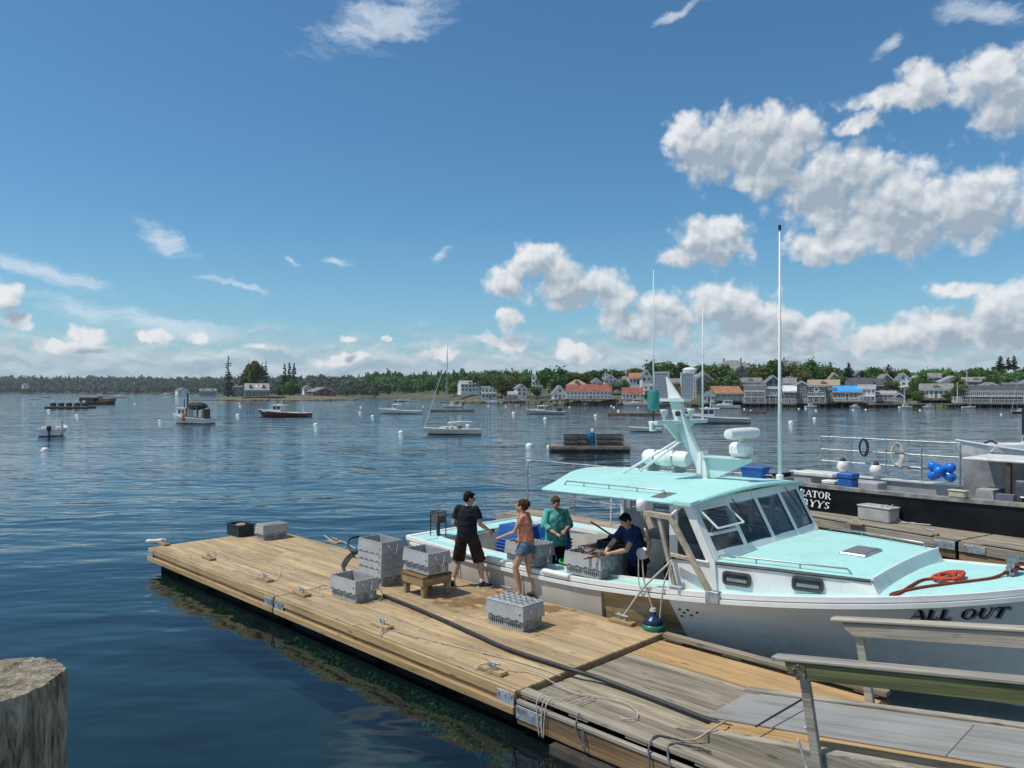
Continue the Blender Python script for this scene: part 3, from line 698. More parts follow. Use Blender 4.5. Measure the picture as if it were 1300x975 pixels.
H('navy blue gabled house trimmed in white', 972, 992, 494, 486, 477, 226, 9, 'gable', navy, rgrey, 1, 3, .1)
H('low grey roofed house right of the navy gable', 995, 1010, 495, 487, 480, 228, 8, 'side', clap, rgrey, 1, 3, 0)
H('dark open boat shed under a white awning roof', 995, 1010, 512, 497, 490, 206, 7, 'side', shing2, rwhite, 2, 3, 0, 'shed', 'boat_shed', pier=(1.2, .2))
H('plain grey three-storey shingled block on the waterfront', 1009, 1027, 511, 489, 484, 208, 8, 'gable', shing, rgrey, 3, 3, .05, 'building', 'wharf_building', pier=(1.2, .2))
t = H('grey shingled building with a round white window', 1026, 1047, 511, 491.5, 490, 206, 8, 'flat', shing2, rlight, 2, 3, 0, 'building', 'wharf_building', pier=(1.2, .2), deckz=(.4,))
mb = MB(); mb.lathe([(.75, -.08), (.75, .05), (.5, .06), (.5, -.08)], (0, -.06, 3.5), 20, M=Matrix.Rotation(R(90), 3, 'X')); mb.build('round_window', trim, t)
H('long building with tan roof behind the waterfront', 1027, 1064, 496, 489.5, 482.5, 230, 9, 'side', tan, rtan, 1, 6, 0)
H('cream gabled house left of the dark spruce', 1053, 1066, 490, 481, 473.5, 246, 8, 'gable', cream, rtan, 2, 2, .2)
H('brown wharf building left of the bright blue roof', 1046, 1060, 511, 495, 492, 208, 7, 'flat', tan, rlight, 2, 3, 0, 'building', 'wharf_building', pier=(1., .2))
H('waterfront restaurant under a bright blue roof', 1059, 1092, 509, 497, 490.5, 206, 8, 'side', tan, rblue, 1, 7, 0, 'restaurant', 'restaurant', pier=(2., .4))
H('dark roofed long house behind the blue roof', 1075, 1106, 494, 490, 480, 232, 9, 'side', shing, rdark, 1, 6, 0)
H('dark red gabled building behind the white diner', 1104, 1122, 497, 489, 481, 234, 9, 'side', redw, rdark, 2, 4, 0)
H('white waterfront diner with rounded upper windows', 1091, 1110, 510, 494, 488, 205, 7, 'flat', clap, rwhite, 2, 4, 0, 'restaurant', 'restaurant', pier=(1.4, .2), deckz=(.45,))
H('grey house with steep white edged gable', 1116, 1136, 497, 485, 475, 240, 9, 'gable', shing2, rgrey, 2, 3, .2, chim=1)
H('white gabled house with porch above the harbour', 1137, 1157, 499, 484, 473.5, 236, 9, 'gable', clap, rgrey, 2, 3, .1, deckz=(.5,))
H('low pink and grey shop behind the moored boats', 1112, 1136, 509, 500.5, 497, 208, 7, 'side', mat('pink_siding', (.48, .34, .31), .7), rlight, 1, 5, 0, 'shop', 'shop', pier=(1.2, .2))
H('grey wharf house with twin gabled dormers', 1170, 1207, 505, 494.5, 487.5, 212, 8, 'side', clap, rgrey, 1, 7, 0, pier=(1.6, .2))
t = bpy.data.objects[-1] if False else None
H('white trimmed house with wide roof up the right hill', 1195, 1224, 493, 485, 477.5, 236, 9, 'gable', clap, rlight, 1, 5, .15)
H('grey hillside house right of the wide roof', 1222, 1256, 491, 484, 479, 240, 8, 'side', shing, rgrey, 1, 7, -.1)
H('grey gabled roof over the big restaurant on piles', 1243, 1275, 499, 493, 486, 214, 8, 'gable', clap, rgrey, 1, 5, 0.2, 'building', 'building')
H('big two-deck restaurant on piles at the right edge', 1225, 1330, 511.5, 496, 490, 201, 12, 'side', shing2, rdark, 2, 15, .12, 'restaurant', 'restaurant', pier=(2.5, .4), deckz=(.55,))
H('grey roofed hill house at the right edge above the restaurant', 1272, 1305, 494, 487, 481, 246, 9, 'side', shing, rgrey, 1, 5, 0)
H('small white gabled house halfway up the hill left of the hotel', 886, 897, 484, 477, 471, 262, 6, 'gable', clap, rgrey, 2, 2, .2)
H('cream cottage tucked between trees below the hotel', 955, 966, 482, 476, 471, 272, 6, 'gable', cream, rtan, 2, 2, -.1)
H('small grey dormered house left of the tall antenna on the slope', 1008, 1020, 485, 478, 473, 258, 6, 'side', shing, rgrey, 2, 3, .1)
H('white hillside house with grey roof above the tan roof', 1036, 1050, 482, 475, 470, 275, 6, 'side', clap, rgrey, 2, 3, .1, chim=1)
H('pale blue gabled house above the dark long roof', 1085, 1097, 483, 476, 470.5, 268, 6, 'gable', mat('pale_blue_siding', (.42, .48, .52), .7), rgrey, 2, 2, .1)
H('white house with red brick chimney on the slope right of the dark red building', 1122, 1134, 480, 473, 468, 275, 6, 'side', clap, rgrey, 2, 3, -.1, chim=1)
H('small white house behind the white gabled house', 1158, 1170, 489, 482, 477, 250, 6, 'gable', clap, rlight, 2, 2, .15)
H('grey house among the trees above the twin dormers', 1180, 1194, 486, 479, 474, 254, 6, 'side', shing, rgrey, 2, 3, .1)
H('narrow white house left of the many-gabled house', 752, 763, 494, 485, 480, 258, 6, 'gable', clap, rgrey, 2, 2, .1)
H('small yellow house behind the long motor yacht', 828, 840, 503, 495, 490, 226, 5, 'gable', cream, rgrey, 2, 2, 0)
H('white fish shed with a wide door beside the orange boathouse', 893, 907, 511, 502, 497.5, 213, 6, 'gable', clap, rgrey, 1, 3, .1, 'shed', 'fish_shed', pier=(1.2, .3))
H('little grey shack on the wharf right of the white diner', 1136, 1147, 510.5, 503, 499, 206, 4, 'gable', shing2, rgrey, 1, 2, .1, 'shed', 'shack', pier=(1., .2))
H('white kiosk on the wharf left of the big restaurant', 1210, 1220, 511, 504, 501, 205, 4, 'hip', clap, rlight, 1, 2, 0, 'shed', 'kiosk', pier=(1., .2))
# the two tall louvred towers
def louvre_tower(label, px0, px1, pyt, pyb, Y, sh):
    k = Y/F; w = (px1-px0)*k; h = (pyb-pyt)*k; b = WY((px0+px1)/2, HY, Y); T = thing('tower', label, 'tower', (b.x, b.y, CZ-(pyb-HY)*k), -math.atan((px0+px1-2*CX)/2/F))
    a = w/2; cut = .55*w*sh
    MB().prism([(-a+cut*.4, 0), (a-.2, 0), (a, h), (-a+cut*0, h)], lambda x, z: (x, 0, z), lambda x, z: (x, w*.8, z)).build('wall', clap, T)
    fr = MB(); g = mat('louvre_backing', (.16, .19, .2), .6)
    fr.box(-a*.72, a*.8, -.06, -.005, .5, h*.95); fr.build('recess', g, T)
    lm = unit('louvre', [mat('louvre_slat', (.50, .55, .55), .5)], lambda m: m.box(0, 1, -.16, -.061, 0, .42, M=Matrix.Rotation(.25, 3, 'X')))
    n = 9
    for i in range(n):
        o = link('louvre', lm, T, (-a*.68, 0, .6+(h*.95-.7)*i/n)); o.scale = (a*1.44, 1, (h*.95-.7)/n/.5)
    for x in (-a*.8, a*.8): MB().box(x-.09, x+.09, -.2, -.004, .3, h*.97).build('frame', trim, T)
    MB().box(-a*1.02, a*1.02, -.25, w*.8, h+.003, h+.25).build('roof', trim, T)
    MB().box(-a*1.3, -a*.82, -.1, w*.7, -1, h*.5).build('brick_pier', mat('tower_brick', (.2, .15, .12), .9, .2, 4), T)
    return T
louvre_tower('tall white tower with grey louvred front, the left of two', 829, 850, 473, 508, 214, .1)
t = louvre_tower('tall white tower with louvred front and a small cupola on top', 863.5, 882, 474, 508, 214, .5)
MB().lathe([(1.9, 0), (1.9, .7), (2.2, .75), (1.2, 1.3), (.1, 1.5)], (.6, 2.4, 7.85), 8).build('cupola', trim, t)
def street_lamp(px, pyt, pyb, Y, label, globe=.35):
    k = Y/F; h = (pyb-pyt)*k; b = WY(px, HY, Y); T = thing('street_lamp', label, 'street lamp', (b.x, b.y, CZ-(pyb-HY)*k))
    MB().lathe([(.16, 0), (.08, .5), (.07, h)], n=8).build('post', trim, T); MB().ell((0, 0, h+globe*.7), (globe, globe, globe*.9), 10, 8).build('lamp_globe', trim, T, smooth=True)
street_lamp(883.5, 479, 505, 212, 'white harbour lamp post right of the right louvred tower')
street_lamp(1148, 492, 511, 203, 'white lamp post on the landing below the white gabled house', .3)
def mast_pole(px, pyt, pyb, Y, label):
    k = Y/F; h = (pyb-pyt)*k; b = WY(px, HY, Y); T = thing('flagpole', label, 'flagpole', (b.x, b.y, CZ-(pyb-HY)*k))
    MB().lathe([(.13, 0), (.1, h*.6), (.05, h)], n=7).build('pole', trim, T); MB().ell((0, 0, h+.12), .14, 8, 6).build('ball', trim, T)
mast_pole(1227.5, 462, 490, 238, 'tall thin flagpole beside the hillside houses')
mast_pole(1215.5, 487, 511, 204, 'white flagpole on the wharf right of the twin dormers')
mast_pole(959, 457, 470, 300, 'thin pole standing on the hilltop between two houses')
# town trees that stand alone
for i, (k, v, px, pt, pb, Y, wd, m, lab) in enumerate([
    ('ragged', 0, 290, 453, 505, 372, 6.6, green3, 'tall ragged spruce at the left end of the island'),
    ('broad', 1, 322, 462, 500, 396, 13, green1, 'round leafy tree behind the island cottages'),
    ('ragged', 0, 337.5, 459, 498, 398, 4.2, green3, 'thin spruce top standing out of the round island tree'),
    ('spruce', 1, 361.5, 463, 502, 388, 5.2, green3, 'left spruce of the dark group on the island'),
    ('spruce', 2, 367.5, 461.5, 502, 386, 5.4, green3, 'middle spruce of the dark island group'),
    ('spruce', 0, 373.5, 462, 502, 388, 5.2, green3, 'right spruce of the dark group on the island'),
    ('broad', 2, 368, 484, 508, 378, 6.5, green2, 'yellow green bushy tree in front of the island spruces'),
    ('broad', 3, 355, 491, 507, 380, 3, green1, 'small green bush left of the yellow green island tree'),
    ('broad', 0, 622, 476, 503, 322, 9, green1, 'round tree behind the white stepped waterside house'),
    ('broad', 1, 637, 481, 506, 300, 9, green1, 'dark green tree right of the white stepped house'),
    ('broad', 4, 652, 474, 500, 310, 10, green2, 'light green tree behind the small brown boathouse'),
    ('broad', 2, 665, 478, 500, 300, 7, green1, 'leafy tree between cottage and tall white block'),
    ('broad', 0, 697, 468.5, 498, 272, 9.5, green1, 'big dark round tree right of the tall white block'),
    ('broad', 3, 714, 472, 497, 274, 7, green2, 'light green tree left of the tan roof'),
    ('broad', 1, 752, 472, 492, 276, 9, green1, 'round tree behind the tan and red roofs'),
    ('broad', 2, 775, 487, 504, 240, 4, green1, 'small dark tree in front of the many-gabled house'),
    ('broad', 4, 793, 484, 500, 246, 5, green1, 'dark bushy tree below the orange brown roof'),
    ('broad', 0, 843, 460, 490, 256, 9.5, green1, 'round tree rising behind the left louvred tower'),
    ('broad', 1, 866, 463, 492, 262, 9, green1, 'round tree behind the gap of the two towers'),
    ('broad', 2, 893, 464, 482, 266, 8, green1, 'dark tree over the grey house by the right tower'),
    ('broad', 3, 913, 464, 496, 246, 9.5, green1, 'large round tree left of the hilltop hotel'),
    ('broad', 4, 926, 474, 496, 236, 6.5, green2, 'light brown green tree above the orange boathouse'),
    ('broad', 0, 966, 466, 487, 256, 8, green1, 'dark round tree left of the navy gable'),
    ('broad', 1, 983, 459, 483, 262, 10, green1, 'wide tree crowning the hill by the tallest antenna'),
    ('broad', 2, 997, 464, 484, 258, 7, green1, 'dark tree right of the tallest antenna'),
    ('broad', 3, 1019, 470, 490, 246, 7, green2, 'light green tree above the plain grey block'),
    ('broad', 4, 1033, 460, 489, 256, 9, green1, 'tall round tree behind the tan roof'),
    ('broad', 0, 1048, 465, 488, 252, 7, green1, 'round dark tree left of the spruce on the ridge'),
    ('spruce', 1, 1054, 460, 482, 258, 4, green3, 'pointed spruce behind the cream gable'),
    ('spruce', 0, 1077, 461, 488, 246, 5.4, green3, 'large dark spruce right of the cream gable'),
    ('spruce', 2, 1094, 470, 485, 254, 4, green3, 'small spruce behind the dark long roof'),
    ('broad', 1, 1110, 468, 486, 262, 8, green2, 'bright green tree behind the dark red building'),
    ('spruce', 1, 1128, 463, 484, 262, 5, green3, 'dark spruce over the steep white edged gable'),
    ('broad', 2, 1141, 470, 485, 262, 6, green1, 'green tree left of the white gabled house'),
    ('broad', 3, 1151, 495, 508.5, 210, 4.2, green1, 'dark green bush in front of the white gabled house'),
    ('broad', 4, 1173, 478, 494, 244, 7.5, green1, 'round tree behind the twin dormer house'),
    ('broad', 0, 1218, 490, 510, 206, 4.6, green1, 'leafy tree at the left corner of the big restaurant'),
    ('broad', 1, 1204, 499, 511, 207, 3.2, green2, 'low green bush in front of the twin dormers'),
    ('broad', 2, 934, 488, 503, 232, 5, green2, 'small bright tree behind the orange boathouse gable'),
    ('broad', 3, 962, 473, 488, 250, 6, green2, 'bright green tree above the balcony building'),
    ('broad', 1, 1008, 481, 494, 236, 4.5, green1, 'round tree between the low roof and the plain grey block'),
    ('broad', 0, 1067, 479, 493, 240, 4.6, green2, 'bright tree between the cream gable and the blue roof'),
    ('broad', 4, 1101, 476, 492, 250, 5.5, green1, 'leafy tree behind the white diner'),
    ('broad', 2, 1134, 484, 499, 226, 4.6, green2, 'bright green tree between the grey gable and white gabled house'),
    ('broad', 1, 1162, 484, 505, 222, 6, green1, 'large round tree right of the white gabled house'),
    ('broad', 3, 1166, 497, 511, 208, 4, green2, 'yellow green bush left of the twin dormers'),
    ('broad', 0, 1189, 473, 489, 258, 7, green2, 'light green tree above the twin dormers'),
    ('broad', 4, 1212, 480, 494, 228, 5, green2, 'bright tree in front of the wide hillside roof'),
    ('broad', 2, 1238, 472, 488, 258, 8, green1, 'round dark tree above the grey hillside house'),
    ('broad', 1, 1258, 478, 494, 232, 6, green2, 'bright tree above the gabled restaurant roof'),
    ('broad', 3, 1286, 474, 492, 250, 8, green2, 'wide bright tree at the right edge above the restaurant'),
    ('broad', 0, 782, 470, 486, 272, 8, green1, 'tall tree behind the many-gabled house'),
    ('broad', 2, 806, 468, 480, 276, 7, green2, 'light tree over the orange brown roof'),
    ('broad', 4, 822, 497, 508, 222, 3, green2, 'small bush by the white three-storey house'),
    ('broad', 1, 858, 488, 504, 226, 4.4, green2, 'bright tree in the gap between the louvred towers'),
    ('broad', 3, 903, 484, 500, 222, 4.6, green1, 'round tree left of the orange boathouse roof'),
    ('broad', 0, 733, 473, 489, 276, 8, green2, 'bright tree behind the tan hipped roof'),
    ('broad', 2, 681, 492, 506, 270, 4, green1, 'low tree in front of the tall white block'),
    ('broad', 4, 706, 478, 496, 262, 6, green1, 'leafy tree over the white gable end building'),
    ('broad', 1, 598, 478, 494, 360, 9, green1, 'broad tree behind the long pale house'),
    ('broad', 3, 577, 486, 503, 380, 8, green2, 'bright tree left of the long pale house'),
    ('spruce', 0, 1270, 452, 470, 300, 5, green3, 'left spruce on the right hand ridge'),
    ('spruce', 1, 1280, 454, 470, 300, 4.5, green3, 'middle spruce on the right hand ridge'),
    ('spruce', 2, 1287, 452, 470, 302, 4.6, green3, 'right spruce on the right hand ridge')]):
    tree(k, v, px, pt, pb, Y, wd, m, lab, 'trees on the island' if px < 400 else 'trees about the town')
# landing stages and rock walls along the town front
def landing(px0, px1, py, hpx, label):
    a, b = W(px0, py), W(px1, py); T = thing('landing_stage', label, 'pier', tuple((a+b)/2), math.atan2(b.y-a.y, b.x-a.x)); L = (b-a).length/2; h = hpx*a.y/F
    MB().box(-L, L, 0, 3, h-.3, h).build('deck', pierm, T); pm = unit('piling', [pilem], lambda m: m.lathe([(.15,-1),(.15,0)], n=7))
    for i in range(max(4, int(L))): 
        o = link('piling', pm, T, (-L+.2+(2*L-.4)*i/(max(4, int(L))-1), .15, h-.31)); o.scale = (1, 1, h+.2)
landing(307, 360, 508.2, 5.5, 'grey timber pier in front of the island cottages')
landing(632, 700, 513, 4.5, 'dark timber wharf in front of the tall white block')
landing(822, 905, 516, 4, 'long wharf below the two louvred towers')
landing(1108, 1222, 517.4, 5, 'timber landing in front of the pink shop and twin dormers')
# ---------------------------------------------------------------- boats in the harbour
hullw = mat('white_boat_hull', (.70, .70, .68), .4, .08, 2); hullg = mat('grey_boat_hull', (.42, .44, .45), .4, .08, 2); hullr = mat('dark_red_hull', (.16, .03, .03), .4, .12, 2)
hullc = mat('cream_hull', (.62, .60, .53), .4, .06, 2); botd = mat('dark_bottom_paint', (.03, .02, .02), .6, .2, 3); deckg = mat('boat_deck', (.55, .55, .52), .6, .1, 3); hulld = mat('dark_hull', (.03, .035, .04), .35, .1, 2)
varn = mat('brown_timber', (.25, .13, .06), .5, .2, 4)
def hull(T, L, B, hb, hs, hm, dm=None, tran=.85, n=14, rail=trim, boot=True):
    def half(t): return B/2*(tran+(1-tran)*min(1, t/.4) if t < .4 else max(.0, 1-((t-.4)/.6)**2.4))
    def sheer(t): return hs+(hb-hs)*t**2
    rings = []; low = []; dk = []
    for i in range(n+1):
        t = i/n; x = -L/2+L*t; b = half(t); s = sheer(t); wl = b*(.9-.35*t)*max(0, 1-max(0, t-.6)**2*1.2); xw = x-(L*.07*t**4)
        rings.append([(x, b, s), (x-(L*.02*t**4), b*.97-(b-wl)*.2, s*.62), (xw, wl+.0, .12*hs)]); low.append([(xw, wl, .12*hs), (xw-.02*L*t**4, wl*.9, -.05), (xw-.05*L*t**3, 0, -.35)]); dk.append((x, b, s))
    mb = MB()
    for sg in (1, -1):
        for i in range(n): 
            for R0, mi in ((rings, 0), (low, 1)):
                for j in range(2):
                    q = [R0[i][j], R0[i+1][j], R0[i+1][j+1], R0[i][j+1]]; mb.add([(x, y*sg, z) for x, y, z in q], [(0,1,2,3)], mi)
    for R0, mi in ((rings[0], 0), (low[0], 1)): mb.add([(x, y, z) for x, y, z in R0]+[(x, -y, z) for x, y, z in R0], [(0,1,4,3),(1,2,5,4)], mi)
    h = mb.build('hull', [hm, botd if boot else hm], T, smooth=True, auto=40)
    d = MB()
    for i in range(n):
        (x0, b0, s0), (x1, b1, s1) = dk[i], dk[i+1]; d.add([(x0, -b0*.97, s0-.12), (x0, b0*.97, s0-.12), (x1, b1*.97, s1-.12), (x1, -b1*.97, s1-.12)], [(0,1,2,3)])
    d.build('deck', dm or deckg, T)
    r = MB()
    for sg in (1, -1): r.tube([(x, (b+.01)*sg, s) for x, b, s in dk], .035+.004*B, 5)
    r.build('rub_rail', rail, T); return half, sheer
def cabin(T, x0, x1, w, z0, z1, wm=None, rm=None, rake=.25, over=.15, panes=2, rover=.0, open_aft=False):
    wm = wm or hullw; a = w/2; mb = MB()
    mb.prism([(x0, z0), (x1, z0), (x1-rake, z1), (x0, z1)], lambda x, z: (x, -a, z), lambda x, z: (x, a, z)); mb.build('cabin', wm, T)
    MB().cbox(x0-over-rover, x1-rake+over, -a-over*.6, a+over*.6, z1+.003, z1+.08, .03).build('cabin_roof', rm or trim, T)
    h = z1-z0; n = panes
    for sg in (-1, 1):
        for i in range(n):
            u0 = x0+.12+(x1-rake-x0-.2)*i/n; u1 = x0+(x1-rake-x0-.2)*(i+1)/n; y = sg*(a+.012)
            m = MB(); m.box(u0, u1, min(y, sg*a*.98), max(y, sg*a*.98), z0+h*.5, z0+h*.88); m.build('window', pane_far, T)
    m = MB(); dx = rake/h
    for i in range(3):
        y0 = -a+.06+(w-.12)*i/3+.03; y1 = y0+(w-.12)/3-.06; za, zb = z0+h*.5, z0+h*.88
        m.add([(x1-dx*(za-z0)+.015, y0, za), (x1-dx*(za-z0)+.015, y1, za), (x1-dx*(zb-z0)+.015, y1, zb), (x1-dx*(zb-z0)+.015, y0, zb)], [(0,1,2,3)])
    m.build('windscreen', pane_far, T)
def boat(name, label, cat, px, py, rz, group=None):
    return thing(name, label, cat, tuple(W(px, py)), rz, group)
def lobster_boat(label, px, py, Lpx, rz, hm, group='lobster boats at moorings', extra=None, house=(.02, .22), hf=1.):
    Y = F*CZ/(py-HY); L = Lpx*Y/F/max(.35, abs(math.cos(rz)))*.97; T = boat('lobster_boat', label, 'lobster boat', px, py, rz, group); B = L*.3; hb = L*.125*hf; hs = L*.062*hf
    hull(T, L, B, hb, hs, hm); z = hs*1.05
    mb = MB(); mb.prism([(L*.2, z*.9), (L*.4, hs+.45*(hb-hs)), (L*.38, z+L*.055), (L*.2, z+L*.06)], lambda x, q: (x, -B*.28, q), lambda x, q: (x, B*.28, q)); mb.build('trunk_cabin', hullw, T)
    cabin(T, L*house[0], L*house[1], B*.66, z*.8, z+L*.135, rake=L*.03, rover=L*.06)
    MB().tube([(L*.05, 0, z+L*.14), (L*.04, 0, z+L*.22)], L*.006, 6).build('mast', trim, T)
    MB().lathe([(L*.025, 0), (L*.025, L*.012), (L*.01, L*.016)], (L*.1, 0, z+L*.142), 10).build('radar_dome', trim, T)
    return T, L, B, z
def sailboat(label, px, py, Lpx, pytop, rz, hm, mpos=.12, group='sailing boats at moorings', boom=True, name='sailboat'):
    Y = F*CZ/(py-HY); L = Lpx*Y/F/max(.3, abs(math.cos(rz))); T = boat(name, label, 'sailboat', px, py, rz, group); B = L*.27; hb = L*.11; hs = L*.085
    hull(T, L, B, hb, hs, hm, tran=.55); mb = MB()
    rings = [[(x, -w, z0), (x, -w*.8, z1), (x, w*.8, z1), (x, w, z0)] for x, w, z0, z1 in ((-L*.08, B*.27, hs*.85, hs+L*.045), (L*.1, B*.26, hs*.9, hs+L*.05), (L*.22, B*.15, hs*.95, hs+L*.04))]
    mb.loft(rings, True, True); mb.build('cabin', hullw, T)
    for x in (-.03, .06):
        for sg in (-1, 1): MB().cbox(L*x, L*(x+.05), sg*B*.25-.02, sg*B*.25+.02, hs+L*.012, hs+L*.032, .01).build('port_light', pane_far, T)
    h = (py-pytop)*Y/F; mx = L*mpos
    MB().tube([(mx, 0, hs*.8), (mx, 0, h*.6), (mx-.02*L, 0, h)], [L*.008, L*.007, L*.004], 8).build('mast', steel if h > 5 else trim, T)
    if boom:
        MB().tube([(mx, 0, hs+L*.09), (mx-L*.45, 0, hs+L*.115)], L*.007, 8).build('boom', trim, T)
        MB().tube([(mx-L*.02, 0, hs+L*.108), (mx-L*.2, 0, hs+L*.125), (mx-L*.44, 0, hs+L*.13)], [L*.016, L*.014, L*.008], 8).build('furled_sail', offwhite, T)
    MB().tube([(L*.49, 0, hb), (mx-.01*L, 0, h*.86)], [L*.006, L*.0045], 6).build('furled_jib', offwhite, T)
    w = MB()
    for p, q in (((-L*.48, 0, hs), (mx-.02*L, 0, h*.99)), ((mx-.02*L, B*.45, hs), (mx, 0, h*.8)), ((mx-.02*L, -B*.45, hs), (mx, 0, h*.8))): w.tube([p, q], .006 if Y < 100 else .012, 4)
    w.build('rigging', steel, T)
    s = MB(); s.box(mx-.03, mx+.03, -B*.28, B*.28, h*.55, h*.55+.04); s.build('spreader', trim, T)
    return T, L, B, hs
def skiff(label, px, py, Lpx, rz, hm, motor=True, group=None, name='skiff'):
    Y = F*CZ/(py-HY); L = Lpx*Y/F/max(.35, abs(math.cos(rz))); T = boat(name, label, 'skiff', px, py, rz, group); hull(T, L, L*.36, L*.14, L*.09, hm)
    for x in (-.2, .12): MB().box(L*x, L*(x+.07), -L*.14, L*.14, L*.075, L*.095).build('thwart', varn, T)
    if motor: 
        m = MB(); m.cbox(-L*.56, -L*.49, -L*.04, L*.04, L*.1, L*.22, .03); m.box(-L*.53, -L*.51, -L*.015, L*.015, -.2, L*.1); m.build('outboard_motor', black, T)
    return T, L
def cruiser(label, px, py, Lpx, rz, hm, group='cabin cruisers along the waterfront', dark=False):
    Y = F*CZ/(py-HY); L = Lpx*Y/F/max(.35, abs(math.cos(rz))); T = boat('cabin_cruiser', label, 'motorboat', px, py, rz, group); B = L*.3; hull(T, L, B, L*.14, L*.1, hm)
    mb = MB(); mb.prism([(-L*.1, L*.08), (L*.34, L*.1), (L*.22, L*.17), (-L*.1, L*.17)], lambda x, z: (x, -B*.36, z), lambda x, z: (x, B*.36, z)); mb.build('trunk_cabin', hullw, T)
    cabin(T, -L*.22, L*.12, B*.62, L*.13, L*.27, rake=L*.06); MB().tube([(-L*.1, 0, L*.28), (-L*.12, 0, L*.4)], .03, 5).build('antenna', trim, T); return T
# sailboat in the middle
T, L, B, hs = sailboat('cream sloop with bare mast in the middle of the harbour', 574.5, 551, 73, 435, R(177), hullc, .1)
MB().cbox(-L*.16, -L*.10, -B*.2, B*.2, hs, hs+L*.07, .03).build('companionway', varn, T)
o = MB(); o.tube([(-L*.3, 0, hs), (-L*.42, 0, hs+L*.1)], .02, 5); o.cbox(-L*.42, -L*.30, -.12, .12, hs+L*.09, hs+L*.11, .01, M=None); o.build('outboard_bracket', steel, T)
# white work boat with the green net
Y = F*CZ/(538-HY); T = boat('fishing_boat', 'white fishing boat carrying a big green net on its gantry', 'fishing boat', 243, 537.5, R(158), 'fishing boats at moorings'); L = 61*Y/F*1.02; B = L*.38
hull(T, L, B, L*.2, L*.11, hullw); cabin(T, L*.06, L*.3, B*.62, L*.1, L*.31, rake=L*.03, over=.1)
netm = leaf_mat('green_net', (.05, .11, .08), (.02, .05, .035), 3.)
g = MB()
for y in (-B*.4, B*.4):
    for x in (-L*.02, -L*.3): g.tube([(x, y, L*.08), (x, y, L*.34)], .06, 6)
    g.tube([(-L*.02, y, L*.34), (-L*.3, y, L*.34)], .05, 6)
g.build('gantry', mat('rusty_steel', (.16, .09, .05), .8, .3, 5), T)
q = MB(); q.ell((-L*.17, 0, L*.36), (L*.2, B*.46, L*.075), 22, 12)
q.v = [tuple(Vector(v)+mnoise.noise_vector(Vector(v)*2.2)*L*.03) for v in q.v]; q.build('net', netm, T)
MB().tube([(L*.1, 0, L*.3), (L*.1, 0, L*.62)], L*.016, 8).build('exhaust_stack', black, T); MB().tube([(L*.16, .2, L*.3), (L*.16, .2, L*.5)], L*.01, 8).build('mast', black, T)
MB().cbox(-L*.42, -L*.36, -B*.25, B*.25, L*.1, L*.3, .05).build('winch', mat('rusty_steel', (0,0,0)), T)
e = MB(); e.ell((L*.03, B*.5, L*.14), (L*.045, .12, L*.09), 10, 8); e.build('buoy_bag', mat('orange_float', (.42, .15, .05), .6), T)
MB().cbox(-L*.3, -L*.15, -B*.2, B*.2, L*.09, L*.13, .04).build('fish_tray', mat('yellow_plastic', (.5, .33, .08), .5), T)
# red lobster boat etc.
T, L, B, z = lobster_boat('dark red lobster boat with white cabin near the island', 360.5, 528.3, 70, R(172), hullr)
MB().box(-L*.3, -L*.05, -B*.3, B*.3, z*.9, z*.9+.12).build('cargo', deckg, T)
T, L, B, z = lobster_boat('low white lobster boat left of the sloop', 507, 525, 57, R(171), hullw, house=(.04, .16))
T, L, B, z = lobster_boat('grey hulled lobster boat with dark trap pile at its stern', 692.5, 525.5, 51, R(170), hullg)
MB().cbox(-L*.42, -L*.3, -B*.3, B*.3, z*.8, z+L*.09, .04).build('trap_pile', mat('dark_green_traps', (.03, .05, .04), .8), T)
T, L, B, z = lobster_boat('long grey lobster boat with white wheelhouse behind the mast', 906, 536.5, 90, R(171), hullg, house=(.0, .2))
for i in range(3): MB().tube([(-L*.48+i*.5, B*.42, z), (-L*.48+i*.5, B*.42, z+.7)], .03, 5).build('stern_rail_post', steel, T)
# small outboard on the left
Y = F*CZ/(552-HY); T = boat('motorboat', 'small white outboard motorboat seen from its stern at left', 'motorboat', 69, 552, R(112)); L = 5.2; hull(T, L, 2.15, .95, .62, hullw, tran=.92)
cabin(T, -.3, 1.0, 1.3, .55, 1.35, rake=.5, over=.05); m = MB(); m.cbox(-2.95, -2.55, -.18, .18, .5, 1.0, .08); m.box(-2.8, -2.65, -.06, .06, -.3, .5); m.build('outboard_motor', black, T)
w = MB(); w.tube([(-.6, -.75, .7), (-.5, -.75, 1.45), (-.5, .75, 1.45), (-.6, .75, .7)], .03, 6); w.build('windscreen_frame', steel, T)
for y in (-.55, .55): MB().cbox(-1.5, -1., y-.22, y+.22, .5, .85, .05).build('seat', offwhite, T)
skiff('empty white skiff left of the aqua mast', 819, 547.5, 42, R(176), hullw, False)
T, L = skiff('low dark motor launch behind the sloop with a windscreen', 574, 517.5, 26, R(178), hullw, True, name='motor_launch'); MB().prism([(-.5, .4), (.9, .4), (.3, 1.5), (-.3, 1.5)], lambda x, z: (x, -.6, z), lambda x, z: (x, .6, z)).build('windscreen', hullw, T)
